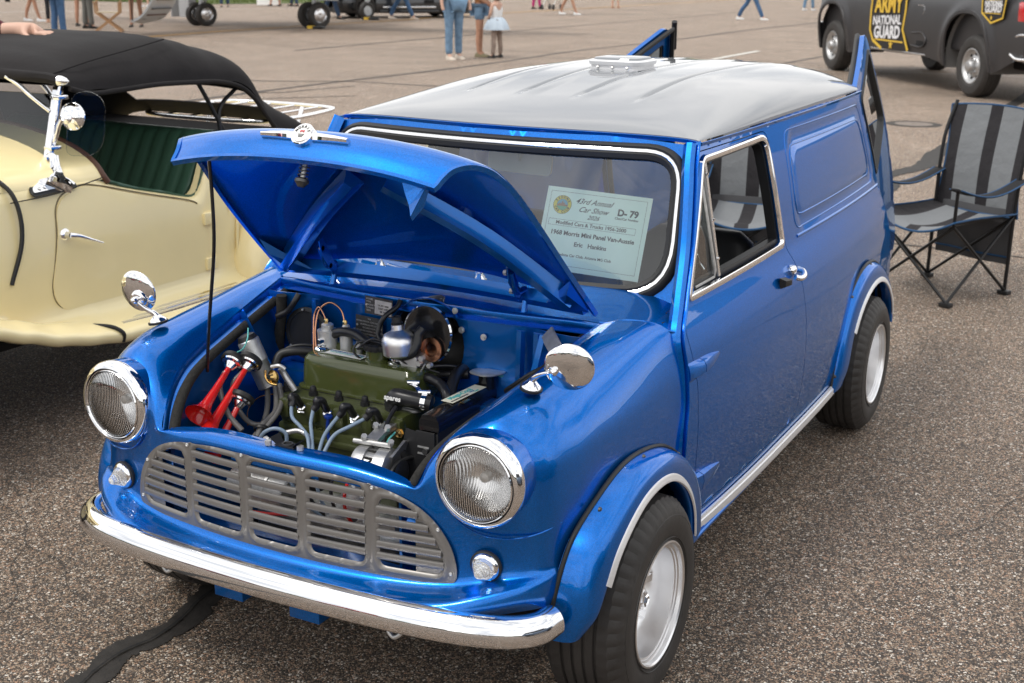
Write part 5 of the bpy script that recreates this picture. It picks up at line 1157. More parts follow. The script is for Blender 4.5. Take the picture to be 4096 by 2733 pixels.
obj('emblem_grass', [EM @ Vector((x, y, .0005)) for x, y in gr_], [tuple(reversed(range(len(gr_))))], mat('emblem_green', (.10, .42, .28), .5), card, False)
for s, a0, da, flip in (('SEDONA', 148, -23.2, 1), ('CAR CLUB', 205, 18.6, -1)):
    for k, ch in enumerate(s):
        if ch == ' ': continue
        a = rad(a0 + da * k); text('emblem_letter', ch, .0078, IN, EM @ Matrix.Translation((.0192 * math.cos(a), .0192 * math.sin(a), .0004)) @ Matrix.Rotation(a - math.pi / 2 * flip, 4, 'Z'), card, bold=.0003)
# ================================================================ GROUND
def asphalt():
    m, t, b = new_mat('exposed_aggregate_asphalt'); L = t.links
    co = t.nodes.new('ShaderNodeTexCoord')
    def vor(scale, rnd=1.0):
        v = t.nodes.new('ShaderNodeTexVoronoi'); v.inputs['Scale'].default_value = scale; v.inputs['Randomness'].default_value = rnd; L.new(co.outputs['Object'], v.inputs['Vector']); return v
    v1 = vor(108); v2 = vor(240)
    def ramp(stops, interp='CONSTANT'):
        r = t.nodes.new('ShaderNodeValToRGB'); r.color_ramp.interpolation = interp; e = r.color_ramp.elements
        e[0].position, e[0].color = stops[0][0], (*stops[0][1], 1); e[1].position, e[1].color = stops[1][0], (*stops[1][1], 1)
        for p, c in stops[2:]: q = e.new(p); q.color = (*c, 1)
        return r
    st = [(0, (.105, .076, .055)), (.16, (.25, .175, .120)), (.32, (.045, .038, .032)), (.46, (.33, .245, .175)), (.60, (.15, .122, .102)), (.70, (.36, .225, .15)), (.79, (.07, .055, .045)), (.87, (.50, .42, .34)), (.955, (.72, .66, .58))]
    r1 = ramp(st); r2 = ramp(st)
    s1 = t.nodes.new('ShaderNodeSeparateColor'); s2 = t.nodes.new('ShaderNodeSeparateColor')
    L.new(v1.outputs['Color'], s1.inputs['Color']); L.new(v2.outputs['Color'], s2.inputs['Color']); L.new(s1.outputs['Red'], r1.inputs['Fac']); L.new(s2.outputs['Green'], r2.inputs['Fac'])
    # stones sit in a dark binder
    edge = t.nodes.new('ShaderNodeMapRange'); edge.inputs['From Min'].default_value = .42; edge.inputs['From Max'].default_value = .62; edge.inputs['To Min'].default_value = 0; edge.inputs['To Max'].default_value = 1; L.new(v1.outputs['Distance'], edge.inputs['Value'])
    n1 = t.nodes.new('ShaderNodeTexNoise'); n1.inputs['Scale'].default_value = 60; L.new(co.outputs['Object'], n1.inputs['Vector'])
    mixs = t.nodes.new('ShaderNodeMix'); mixs.data_type = 'RGBA'; L.new(edge.outputs['Result'], mixs.inputs['Factor']); L.new(r1.outputs['Color'], mixs.inputs['A']); L.new(r2.outputs['Color'], mixs.inputs['B'])
    # binder darkness between the small stones
    e2 = t.nodes.new('ShaderNodeMapRange'); e2.inputs['From Min'].default_value = .48; e2.inputs['From Max'].default_value = .70; L.new(v2.outputs['Distance'], e2.inputs['Value'])
    bind = t.nodes.new('ShaderNodeMix'); bind.data_type = 'RGBA'; bind.inputs['B'].default_value = (.045, .037, .031, 1); L.new(e2.outputs['Result'], bind.inputs['Factor']); L.new(mixs.outputs['Result'], bind.inputs['A'])
    # large soft blotches, wear and stains
    n2 = t.nodes.new('ShaderNodeTexNoise'); n2.inputs['Scale'].default_value = .9; n2.inputs['Detail'].default_value = 8; n2.inputs['Roughness'].default_value = .62; L.new(co.outputs['Object'], n2.inputs['Vector'])
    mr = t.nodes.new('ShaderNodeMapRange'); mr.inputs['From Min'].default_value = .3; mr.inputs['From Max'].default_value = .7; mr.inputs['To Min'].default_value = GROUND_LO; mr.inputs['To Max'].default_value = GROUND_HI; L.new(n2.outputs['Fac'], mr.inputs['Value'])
    # grazing-view brightening put into the colour: darker near, paler with distance
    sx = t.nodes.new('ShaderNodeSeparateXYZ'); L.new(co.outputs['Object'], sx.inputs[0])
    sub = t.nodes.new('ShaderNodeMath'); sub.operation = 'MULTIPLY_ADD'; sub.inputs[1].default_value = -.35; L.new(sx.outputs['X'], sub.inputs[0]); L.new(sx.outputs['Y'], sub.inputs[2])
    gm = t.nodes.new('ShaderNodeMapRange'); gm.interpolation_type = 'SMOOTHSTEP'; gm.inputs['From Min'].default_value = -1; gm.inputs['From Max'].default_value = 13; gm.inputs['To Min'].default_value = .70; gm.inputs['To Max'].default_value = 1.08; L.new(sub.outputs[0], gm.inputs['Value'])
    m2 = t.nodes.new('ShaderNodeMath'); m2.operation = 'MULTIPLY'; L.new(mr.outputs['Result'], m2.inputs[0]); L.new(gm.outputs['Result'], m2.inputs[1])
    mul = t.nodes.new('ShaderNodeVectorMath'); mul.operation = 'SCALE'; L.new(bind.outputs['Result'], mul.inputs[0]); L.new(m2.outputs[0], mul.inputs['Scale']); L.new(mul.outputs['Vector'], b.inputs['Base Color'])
    n3 = t.nodes.new('ShaderNodeTexNoise'); n3.inputs['Scale'].default_value = .33; n3.inputs['Detail'].default_value = 5; n3.inputs['Distortion'].default_value = .8; L.new(co.outputs['Object'], n3.inputs['Vector'])
    st_r = t.nodes.new('ShaderNodeMapRange'); st_r.inputs['From Min'].default_value = .58; st_r.inputs['From Max'].default_value = .70; st_r.inputs['To Min'].default_value = 1; st_r.inputs['To Max'].default_value = .68; L.new(n3.outputs['Fac'], st_r.inputs['Value'])
    mul2 = t.nodes.new('ShaderNodeVectorMath'); mul2.operation = 'SCALE'; L.new(mul.outputs['Vector'], mul2.inputs[0]); L.new(st_r.outputs['Result'], mul2.inputs['Scale']); L.new(mul2.outputs['Vector'], b.inputs['Base Color'])
    b.inputs['Roughness'].default_value = .72; b.inputs['Specular IOR Level'].default_value = .35
    bp = t.nodes.new('ShaderNodeBump'); bp.inputs['Strength'].default_value = .7; bp.inputs['Distance'].default_value = .004; bp.invert = True
    add = t.nodes.new('ShaderNodeMath'); add.operation = 'ADD'; L.new(v1.outputs['Distance'], add.inputs[0]); L.new(v2.outputs['Distance'], add.inputs[1]); L.new(add.outputs[0], bp.inputs['Height']); L.new(bp.outputs['Normal'], b.inputs['Normal'])
    return m
GROUND_LO, GROUND_HI = 1.3, 1.75
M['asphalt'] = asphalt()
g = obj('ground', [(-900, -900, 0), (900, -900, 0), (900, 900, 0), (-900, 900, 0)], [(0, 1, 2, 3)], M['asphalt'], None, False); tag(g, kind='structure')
# tar filled cracks: ragged ribbons a few mm above the paving
M['tar'] = mat('tar_crack_filler', (.024, .021, .019), .7, bump=.4, bscale=90, var=.45, vscale=22)
M['crack'] = mat('old_crack', (.05, .043, .038), .8, var=.3, vscale=10)
def ribbon(name, pts, w, m, z=.004, jit=.25, seed=1, sub=10, label=None):
    rnd = random.Random(seed); P = cr_curve([(x, y, 0) for x, y in pts], sub); v = []; f = []
    ph = [rnd.random() * 6 for _ in range(4)]
    wa = wb = w; ws_ = [(w, w)]
    for i in range(len(P)):
        wa = wa * .72 + .28 * w * (1 + 2.0 * jit * (rnd.random() - .5)); wb = wb * .72 + .28 * w * (1 + 2.0 * jit * (rnd.random() - .5)); ws_.append((wa, wb))
    for i, p in enumerate(P):
        t = P[min(i + 1, len(P) - 1)] - P[max(i - 1, 0)]; n_ = Vector((-t.y, t.x, 0)).normalized(); a, b = ws_[i + 1]
        v += [tuple(p + n_ * a + Vector((0, 0, z))), tuple(p - n_ * b + Vector((0, 0, z)))]
    for i in range(len(P) - 1): f.append((2 * i, 2 * i + 1, 2 * i + 3, 2 * i + 2))
    o = obj(name, v, f, m, None, False); tag(o, kind='structure'); return o
def joint(pts, w=.022, m=None, seed=1, z=.004, jit=.5, sub=12): return ribbon('crack', pts, w, m or M['crack'], z, jit, seed, sub)
# the filled joint that runs under the van and on past the chairs
tarj = ribbon('tar_joint', [(-.46, -1.6), (-.50, -.95), (-.505, -.63), (-.50, -.55), (-.535, -.45), (-.515, -.37), (-.50, -.27), (-.53, -.16), (-.555, -.05), (-.54, .5), (-.53, 1.6), (-.52, 3.2)], .043, M['tar'], .003, .40, 3, 22)
ribbon('crack', [(-.47, -1.5), (-.515, -.9), (-.50, -.63), (-.52, -.53), (-.525, -.45), (-.505, -.36), (-.515, -.25), (-.545, -.14), (-.54, .2)], .0028, M['dark'], .0085, 1.2, 8, 20)
ribbon('tar_joint', [(-.55, 5.6), (-.50, 6.6), (-.48, 7.4), (-.55, 7.9), (-.66, 8.25), (-.58, 8.6), (-.50, 9.1), (-.56, 10.2), (-.53, 12.5), (-.60, 16.1), (-.5, 30)], .075, M['tar'], .004, .8, 5, 14)
joint([(-9.5, 6), (-9.45, 9), (-9.5, 12.6), (-9.43, 14.5), (-9.44, 17.6), (-9.68, 21.1), (-9.53, 24.9), (-9.6, 32), (-9.4, 38), (-9.5, 60)], .05, seed=4)
joint([(-11.6, 12.3), (-10.4, 12.45), (-9.73, 12.9), (-9.08, 13.1), (-8.05, 13.1), (-7.2, 13.3)], .035, seed=5)
joint([(-9.6, 10.9), (-9.2, 11.2), (-9.07, 11.75), (-8.92, 12.5)], .028, seed=6); joint([(-9.0, 10.3), (-8.5, 10.9), (-8.1, 11.4)], .022, seed=7)
joint([(-5.2, 15), (-5.17, 19.7), (-5.09, 22.7), (-5.0, 40)], .04, seed=9); joint([(-14.2, 18), (-14.36, 27), (-14.39, 28.5), (-14.3, 45)], .05, seed=10)
for k, y in enumerate((-1.9, 5.4, 20.5, 29.5, 38)): joint([(-22 if y > 8 else -4.4, y + .1), (-12 if y > 8 else -2.5, y - .15), (-4 if y > 8 else -1.2, y + .12), (6, y)], .012, seed=20 + k)
for k, pts in enumerate(([(-1.55, .05), (-1.35, -.02), (-1.22, -.13), (-1.05, -.16), (-.90, -.27), (-.78, -.30), (-.60, -.36)], [(-1.22, -.13), (-1.15, -.25), (-1.0, -.36), (-.93, -.5)], [(.95, 1.1), (1.2, 1.35), (1.3, 1.7), (1.62, 1.95), (1.8, 2.4)], [(1.0, -.45), (1.12, -.2), (1.35, -.08), (1.5, .2)])):
    ribbon('hairline_crack', pts, .0012, M['crack'], .0035, 1.4, 40 + k, 16)
def marking(name, pts, w, col, z=.0085):
    m = mat(name + '_paint', col, .7, var=.25, vscale=12); P = [Vector((x, y, z)) for x, y in pts]; v = []; f = []
    for i, p in enumerate(P):
        t = P[min(i + 1, len(P) - 1)] - P[max(i - 1, 0)]; n_ = Vector((-t.y, t.x, 0)).normalized() * w; v += [tuple(p + n_), tuple(p - n_)]
    for i in range(len(P) - 1): f.append((2 * i, 2 * i + 1, 2 * i + 3, 2 * i + 2))
    tag(obj(name, v, f, m, None, False), kind='structure')
marking('yellow_line', [(-19.6, 10), (-19.7, 19.7), (-20.05, 22.9), (-20.15, 27), (-20.15, 31.3), (-20.6, 34.5), (-20.5, 43), (-20.3, 120)], .075, (.55, .30, .07))
marking('white_line', [(-6.55, 20.1), (-6.62, 23.3)], .06, (.62, .60, .55))
marking('white_line', [(-8.5, 19.25), (-4.06, 19.2), (-2.0, 19.5), (4, 19.9)], .03, (.45, .43, .40))
marking('white_line', [(-36, 24), (-33.4, 27.5), (-31.2, 32), (-28, 38)], .06, (.62, .60, .56))
# manhole cover, flush iron ring
mh = lathe('manhole_cover', [(.02, .0045), (.20, .0045), (.215, .0045), (.215, .006), (.275, .006), (.275, .0045), (.29, .003)], (-1.225, 12.15, 0), (0, 0, 1), mat('worn_iron', (.20, .165, .14), .7, 0, var=.3, vscale=20), None, n=48, cap=False)
tag(mh, 'round iron manhole cover with a dark ring set flush in the asphalt behind the van', 'manhole cover')
lathe('manhole_ring', [(.205, .0062), (.235, .0064), (.285, .0064), (.30, .003)], (0, 0, 0), (0, 0, 1), M['crack'], mh, n=48, cap=False).location = (-1.225, 12.15, 0)
# verge of grass beyond the apron, low hills added around the horizon for the reflections
M['grass'] = mat('dry_grass', (.10, .13, .035), .95, bump=1, bscale=30, var=.4, vscale=3)
tag(obj('grass_verge', [(-140, 38, .02), (-34, 38.2, .02), (-31, 44, .02), (-30, 400, .02), (-140, 400, .02)], [(0, 1, 2, 3, 4)], M['grass'], None, False), kind='structure')
gv = []; gf = []
rnd = random.Random(11)
for k in range(5200):
    x = -52 + 21 * rnd.random(); y = 38.3 + 10 * rnd.random() ** 1.6
    if x > -34.5 + (y - 38) * .4: continue
    a = rnd.random() * 3.14; h = .07 + .10 * rnd.random(); o = len(gv); w = .03
    gv += [(x - w * math.cos(a), y - w * math.sin(a), .015), (x + w * math.cos(a), y + w * math.sin(a), .015), (x + .05 * (rnd.random() - .5), y, h)]; gf.append((o, o + 1, o + 2))
tag(obj('grass', gv, gf, M['grass'], None, False), 'patchy green grass along the far edge of the tarmac', 'grass', kind='stuff')
M['hill'] = mat('added_hill_grey', (.10, .11, .12), 1.0, var=.25, vscale=.02)
hv = []; hf = []; n = 180
for i in range(n + 1):
    a = 2 * math.pi * i / n; R_ = 700; h = 9 + 10 * abs(math.sin(a * 3.1 + .4)) + 6 * math.sin(a * 11) + 3 * math.sin(a * 29 + 1)
    hv += [(R_ * math.cos(a), R_ * math.sin(a), -1), (R_ * 1.05 * math.cos(a), R_ * 1.05 * math.sin(a), max(5, h)), (R_ * 1.2 * math.cos(a), R_ * 1.2 * math.sin(a), -1)]
for i in range(n): hf += [(3 * i, 3 * i + 3, 3 * i + 4, 3 * i + 1), (3 * i + 1, 3 * i + 4, 3 * i + 5, 3 * i + 2)]
tag(obj('unseen_hills', hv, hf, M['hill'], None, True), kind='structure')

# what stands behind the photographer: a dark tree line and a few parked cars, seen only as reflections
rnd = random.Random(5); tv = []; tf = []
def blob(c, r, n=2):
    bm = bmesh.new(); bmesh.ops.create_icosphere(bm, subdivisions=n, radius=1)
    o = len(tv)
    for q in bm.verts:
        k = r * (.8 + .35 * rnd.random()); tv.append((c[0] + q.co.x * k, c[1] + q.co.y * k, max(-.2, c[2] + q.co.z * k * .9)))
    tf.extend([tuple(i.index + o for i in q.verts) for q in bm.faces]); bm.free()
for k in range(150):
    a = rad(150 + 215 * k / 150); R_ = 95 + 25 * rnd.random(); blob((R_ * math.cos(a), R_ * math.sin(a), 1.5), 2.5 + 3 * rnd.random())
M['leaves'] = mat('dark_foliage', (.045, .06, .025), 1, var=.5, vscale=.8)
tag(obj('tree_line', tv, tf, M['leaves'], None, False), 'far dark line of trees mirrored in the paint and chrome of the van', 'trees', kind='stuff')
# ================================================================ CREAM ROADSTER
def rebase(e, loc):
    e.location = loc
    for ch in e.children: ch.location = ch.location - Vector(loc)
RO = thing('roadster', 'cream open roadster with black canvas hood, parked beside the blue van', 'car')
CR = M['cream']; XC = -2.65
def both(fn):
    """build for the near side, mirror about the car's centre line"""
    o = fn()
    me = o.data.copy()
    for q in me.vertices: q.co.x = 2 * XC - q.co.x
    me.flip_normals(); c = bpy.data.objects.new(o.name.split('.')[0], me); COL.objects.link(c); c.parent = o.parent
    for md in o.modifiers:
        nm = c.modifiers.new(md.name, md.type); nm.thickness = md.thickness; nm.offset = md.offset
    return o
def interp(K, t):
    if t <= K[0][0]: return K[0][1]
    for (a, b), (c, d) in zip(K, K[1:]):
        if t <= c: u = (t - a) / (c - a); u = u * u * (3 - 2 * u) * .5 + u * .5; return b + (d - b) * u
    return K[-1][1]
zb = [(-.6, .70), (-.2, .60), (.1, .52), (.31, .462), (.44, .418), (.585, .371), (.75, .335), (.90, .310), (1.2, .300), (1.75, .300)]
ztop = [(-.9, .90), (.4, .885), (.80, .870), (.99, .862), (1.03, .842), (1.10, .815), (1.225, .779), (1.495, .709), (1.535, .715), (1.565, .76), (1.60, .87), (1.64, .915), (1.75, .93)]
def rside(y, z, off=0.0):
    x = -1.950 if z < .62 else -1.950 - .033 * ((z - .62) / .22) ** 1.5
    return Vector((x + off, y, z))
ZT_ = [(y_ / 100, sum(math.exp(-(k / 3) ** 2) * (lambda t: next((b + (d - b) * (t - a) / (c - a) for (a, b), (c, d) in zip(ztop, ztop[1:]) if t <= c), ztop[-1][1]))(max(-.9, y_ / 100 + k * .01)) for k in range(-6, 7)) / sum(math.exp(-(k / 3) ** 2) for k in range(-6, 7))) for y_ in range(-90, 176)]
def ro_cols(y0, y1, n, skirt=True):
    out = []
    for k in range(n + 1):
        y = y0 + (y1 - y0) * k / n; zt = ZT_[int(round((y + .9) * 100))][1]; b = interp(zb, y)
        c = [(-2.03, y, zt + .012), (rside(y, zt)[0] - .018, y, zt + .008), (rside(y, zt)[0], y, zt - .012), (rside(y, zt - .07)[0], y, zt - .07), (-1.950, y, min(.61, zt - .12)), (-1.950, y, .50), (-1.948, y, .43 if b < .40 else b + .04), (-1.93, y, min(.39, b + .075) if b < .40 else b + .035), (-1.87, y, b + .045), (-1.82, y, b + .030), (-1.785, y, b + .012), (-1.778, y, b - .008), (-1.79, y, b - .028), (-1.83, y, b - .035)]
        out.append(c)
    return out
def ro_side():
    cols = ro_cols(-.9, 1.74, 132); v, f = grid_vf([cr_curve(c, 3) for c in cols]); return obj('body_side', v, [tuple(reversed(q)) for q in f], CR, RO, True)
both(ro_side)
M['shut'] = mat('shut_line', (.20, .16, .09), .8)
dpoly = rounded([(1.01, .838), (.90, .862), (.80, .830), (.765, .79), (.752, .70), (.702, .52), (.705, .47), (.735, .425), (.80, .402), (1.1, .371), (1.40, .352), (1.50, .358), (1.532, .42), (1.530, .60), (1.508, .694), (1.46, .717), (1.225, .777), (1.10, .812)], .05, 4)
dd = patch('door', lambda y, z: rside(y, z, .006), [(a, b - .010 if b > .7 else b) for a, b in dpoly], [], .04, CR, RO, .006)
tube('door_shut_line', [rside(y, z, .0) for y, z in densify(dpoly, .03)], .0032, M['shut'], dd, closed=True, sub=1, n=5)
for (a, b, c, d_) in ((1.511, 1.575, .605, .655), (1.512, 1.575, .415, .465)): box('hinge', (-1.945, (a + b) / 2, (c + d_) / 2), (.028, b - a, d_ - c), CR, dd, .006)
hh = lathe('handle_boss', [(.024, 0), (.022, .004), (.013, .010), (.010, .03)], rside(.785, .693, .004), (1, 0, 0), M['chrome'], dd, n=28)
tube('door_handle', [rside(.785, .693, .03), rside(.81, .688, .042), rside(.86, .668, .045), rside(.925, .642, .040)], .011, M['chrome'], dd, n=12, scale=lambda t: 1.1 - .75 * t)
# cowl and bonnet, one rounded shell
def cowl():
    rows = []
    for k in range(25):
        y = -.9 + 1.93 * k / 24; zt = interp(ztop, min(y, .95)) - .004; h = .13 + .055 * sstep(-.2, 1.0, y)
        if y > .80: yy = y
        rows.append([(XC - .655 * math.cos(math.pi * j / 28), y, zt + h * math.sin(math.pi * j / 28) ** 1.1) for j in range(29)])
    v, f = grid_vf(rows); return obj('cowl', v, f, CR, RO, True)
cowl_o = cowl()
last = [(XC - .655 * math.cos(math.pi * j / 28), 1.035, .862 - .004 + .185 * math.sin(math.pi * j / 28) ** 1.1) for j in range(29)]
tube('cockpit_roll', [(-1.990, 1.05, .845)] + [p for p in reversed(last)][1:-1:2] + [(-3.31, 1.05, .845)], .012, M['brown'], RO, n=10, sub=3)
for y in (.56,): 
    tube('bonnet_rubber', [(-1.946, y - .04, .56), (-1.944, y + .02, .70), (-1.952, y + .03, .80), (-1.975, y + .02, .875), (-2.03, y, .925), (-2.12, y, .965), (-2.3, y, 1.0)], .008, M['rubber'], RO, n=8)
tube('cowl_seam', [(-1.958, .56, .842), (-1.955, .75, .846), (-1.962, .90, .860), (-1.985, 1.02, .868)], .0022, M['dark'], RO, n=5)
# floor, far inner side, black interior
box('floor', (XC, 1.2, .33), (1.30, 2.2, .03), M['dark'], RO)
# fluted green seat back across the car, and the green quarter trim
sb = []
nfl = 17
for i in range(nfl * 6 + 1):
    t = i / (nfl * 6); x = -2.05 - 1.20 * t; fl_ = .014 * (1 - abs(math.sin(math.pi * t * nfl)) ** .6)
    sb.append([(x, 1.78 + .0 * t + fl_ * 0, .955), (x, 1.72, .968), (x, 1.665 + fl_, .945), (x, 1.61 + fl_, .85), (x, 1.53 + fl_, .72), (x, 1.43 + fl_, .60), (x, 1.28 + fl_, .54), (x, 1.10 + fl_, .52)])
v, f = grid_vf([cr_curve(c, 3) for c in sb]); obj('seat_back', v, f, M['seatgreen'], RO, True)
v, f = grid_vf([[(-2.05, y, z) for z in (.50, .70, zt_ - .02)] for y, zt_ in ((1.05, .84), (1.25, .78), (1.5, .72), (1.56, .78), (1.62, .90), (1.78, .94))]); obj('side_trim', v, f, M['seatgreen'], RO, False)
tube('door_piping', [(-1.995, y, interp(ztop, y) + .014) for y in (1.04, 1.12, 1.22, 1.35, 1.46, 1.53, 1.57, 1.61, 1.66)], .008, M['seatgreen'], RO, n=6)
box('parcel_shelf', (XC, 2.05, .90), (1.22, .55, .02), M['canvas'], RO)
# rear quarter and rear wing
def rear_q():
    rows = []
    for k in range(13):
        t = k / 12; y = 1.68 + 1.0 * t
        rows.append([(-2.07, y, .955 - .15 * t ** 2), (-2.01, y, .94 - .16 * t ** 2), (-1.965 - .05 * t, y, .84 - .15 * t * t), (-1.95 - .08 * t, y, .60), (-1.95 - .06 * t, y, .40), (-1.95, y, .30)])
    v, f = grid_vf([cr_curve(r, 4) for r in rows]); return obj('rear_quarter', v, [tuple(reversed(q)) for q in f], CR, RO, True)
both(rear_q)
def rear_wing():
    rows = []
    for k in range(19):
        a = rad(-20 + 170 * k / 18); yc, zc_ = 2.16, .36; r = .47
        y = yc - r * math.cos(a); z = zc_ + r * .86 * math.sin(a)
        rows.append([(-1.965, y + .01 * math.cos(a), z + .015), (-1.93, y, z), (-1.85, y + .018 * math.cos(a), z - .020), (-1.795, y + .06 * math.cos(a), z - .06), (-1.775, y + .11 * math.cos(a), z - .11 * abs(math.sin(a)) - .02), (-1.785, y + .14 * math.cos(a), z - .14 * abs(math.sin(a)) - .02), (-1.82, y + .145 * math.cos(a), z - .14 * abs(math.sin(a)) - .02)])
    v, f = grid_vf([cr_curve(r, 4) for r in rows]); o = obj('rear_wing', v, [tuple(reversed(q)) for q in f], CR, RO, True)
    return o
both(rear_wing)
tube('wing_piping', [(-1.946, 1.79, .80), (-1.942, 1.735, .66), (-1.940, 1.712, .48), (-1.940, 1.710, .33)], .007, CR, RO, n=6)
def ro_wheel(x, y):
    w = lathe('wheel', [(.235, -.07), (.24, .07), (.20, .075), (.19, .05), (.05, .03), (.03, .06)], (x, y, .335), (1, 0, 0), mat('wheel_cream', (.5, .42, .25), .4) if 'whc' not in M else M['whc'], RO, n=40)
    prof = [(.232, -.065), (.27, -.082), (.31, -.078), (.330, -.055)] + [(.335 - (.006 if i % 2 else 0), -.05 + .1 * i / 10) for i in range(11)] + [(.330, .055), (.31, .078), (.27, .082), (.232, .065)]
    lathe('tyre', prof, (x, y, .335), (1, 0, 0), M['tyre'], w, n=64, cap=False, sharp=20)
for x in (-1.885, -3.415):
    for y in (2.22, -.10): ro_wheel(x, y)
# running board treads in polished metal and rubber, ending by the wing seam
for k in range(4):
    y0 = .83; dx = .0225 * k
    sweep('tread_strip', [(-1.905 + dx, .78 + .045 * k, .352 - .004 * k), (-1.90 + dx, 1.1, .346 - .004 * k), (-1.90 + dx, 1.62, .345 - .004 * k)], [(-.0075, 0), (-.006, .007), (.006, .007), (.0075, 0)], M['chrome'], RO, up=(.25, 0, 1))
tube('wing_seam_rubber', [(-1.945, .70, .372), (-1.90, .735, .368), (-1.84, .80, .361), (-1.80, .84, .349), (-1.776, .86, .325), (-1.785, .865, .292)], .0075, M['rubber'], RO, n=8)
# windscreen: chrome frame, posts, brackets
WX0, WX1 = -2.085, -3.215
p_lo, p_hi = Vector((WX0, .845, .895)), Vector((WX0, .940, 1.215))
def wsp(s, t): return Vector((WX0 + (WX1 - WX0) * s, p_lo.y + (p_hi.y - p_lo.y) * t - .035 * math.sin(math.pi * s), p_lo.z + (p_hi.z - p_lo.z) * t + .035 * math.sin(math.pi * s) * (1 - t) ** 2))
wf = sweep('windscreen_frame', [wsp(0, k / 6) for k in range(7)], [(-.015, -.012), (-.015, .010), (-.008, .016), (.008, .016), (.015, .010), (.015, -.012)], M['chrome'], RO, up=(1, 0, 0))
sweep('frame_post', [wsp(1, k / 6) for k in range(7)], [(-.015, -.012), (-.015, .012), (.015, .012), (.015, -.012)], M['chrome'], wf, up=(1, 0, 0))
sweep('top_rail', [wsp(k / 20, .95) for k in range(21)], [(-.012, -.018), (-.012, .012), (.012, .012), (.012, -.018)], M['chrome'], wf)
sweep('bottom_rail', [wsp(k / 20, .10) + Vector((0, 0, .0)) for k in range(21)], [(-.008, -.010), (-.008, .010), (.008, .010), (.008, -.010)], M['chrome'], wf)
sweep('rail_rubber', [wsp(k / 20, .0) + Vector((0, -.01, .012)) for k in range(21)], [(-.02, -.022), (-.012, .018), (.012, .018), (.02, -.022)], M['rubber'], wf)
v, f = grid_vf([[wsp(s / 10, t) for t in (.1, .5, 1.0)] for s in range(11)]); obj('windscreen_glass', v, f, M['glass'], wf, True)
br = sweep('windscreen_bracket', [(-2.060, .862, .965), (-2.045, .850, .930), (-2.020, .832, .900), (-1.988, .808, .882), (-1.962, .785, .868)], [(-.030, -.010), (-.030, .006), (-.012, .012), (.012, .012), (.030, .006), (.030, -.010)], M['chrome'], RO, up=(.6, -.2, .6), scale=lambda t: .55 + 1.0 * t * t)
foot = rounded([(.675, .852), (.880, .857), (.862, .880), (.80, .905), (.775, .905), (.72, .878), (.685, .868)], .012, 3)
patch('bracket_foot', lambda y, z: Vector((-1.972 - 1.1 * (z - .852), y, z + .004)), foot, [], .03, M['chrome'], br, .006, offset=1)
patch('foot_gasket', lambda y, z: Vector((-1.975 - 1.1 * (z - .852), y, z)), offset_poly(foot, .008), [], .03, M['rubber'], br, .004, offset=1)
for y, z in ((.71, .862), (.735, .864), (.85, .864)): lathe('screw', [(.007, 0), (.006, .003), (.002, .005)], (-1.972 - 1.1 * (z - .852) + .006, y, z + .008), (.7, 0, .7), M['chrome'], br, n=12)
lathe('pivot_disc', [(.020, 0), (.020, .010), (.012, .014)], (-2.075, .858, .955), (1, -.2, 0), M['chrome'], wf, n=24)
for z in (.99, 1.17): box('side_clamp', (-2.075, .875 + (z - .99) * .3, z), (.04, .05, .018), M['chrome'], wf, .005)
# round mirror on its arm, clear wind deflector
ml = lathe('door_mirror', [(.001, .016), (.02, .0155), (.038, .010), (.050, .002), (.051, -.002), (.048, -.004)], (-2.010, .922, 1.104), (.25, -1, .12), M['chrome'], RO, n=40, cap=False)
lathe('mirror_cup', [(.020, .008), (.020, .020), (.010, .026)], (-2.025, .918, 1.095), (.25, -1, .12), M['chrome'], ml, n=24)
lathe('mirror_back', [(.048, -.003), (.001, -.003)], (-2.010, .922, 1.104), (.25, -1, .12), M['mirror'], ml, n=30, cap=False)
tube('mirror_arm', [(-2.03, .888, 1.095), (-2.045, .885, 1.07), (-2.06, .882, 1.03), (-2.075, .880, 1.005)], .009, M['chrome'], ml, n=10)
M['plexi'] = glass_mat('clear_acrylic', (.88, .89, .88), .16)
wd = rounded([(.905, .960), (1.02, .945), (1.075, .98), (1.10, 1.14), (1.045, 1.185), (.96, 1.185), (.93, 1.10)], .035, 5)
wdm = patch('wind_deflector', lambda y, z: Vector((-2.045 + (y - .9) * .12, y, z)), wd, [], .05, M['plexi'], RO)
tube('deflector_edge', [Vector((-2.045 + (y - .9) * .12, y, z)) for y, z in densify(wd, .03)], 0.0016, M['plexi'], wdm, closed=True, n=6, sub=2)
# hood: canvas over two bows
hx = [-2.045, -2.06, -2.10, -2.20, -2.40, XC, -2.90, -3.10, -3.20, -3.24, -3.255]
def hood_row(y, zs, zt, drop=.0): 
    out = []
    for x in hx:
        e = abs(x - XC) / .605; z = zs + (zt - zs) * max(0, 1 - e ** 5) ** .6; out.append((x, y, z))
    return out
HR = []
for (y, zs, zt) in ((.880, 1.222, 1.262), (.93, 1.215, 1.300), (1.10, 1.185, 1.338), (1.35, 1.184, 1.358), (1.58, 1.180, 1.366), (1.75, 1.172, 1.338), (1.90, 1.150, 1.300), (1.96, 1.130, 1.285), (2.01, 1.085, 1.262), (2.06, 1.02, 1.215), (2.14, .93, 1.13), (2.28, .90, 1.03), (2.44, .885, .93)):
    HR.append(hood_row(y, zs, zt))
rowsH = lofted([[r[j] for r in HR] for j in range(len(hx))], 4, 4)
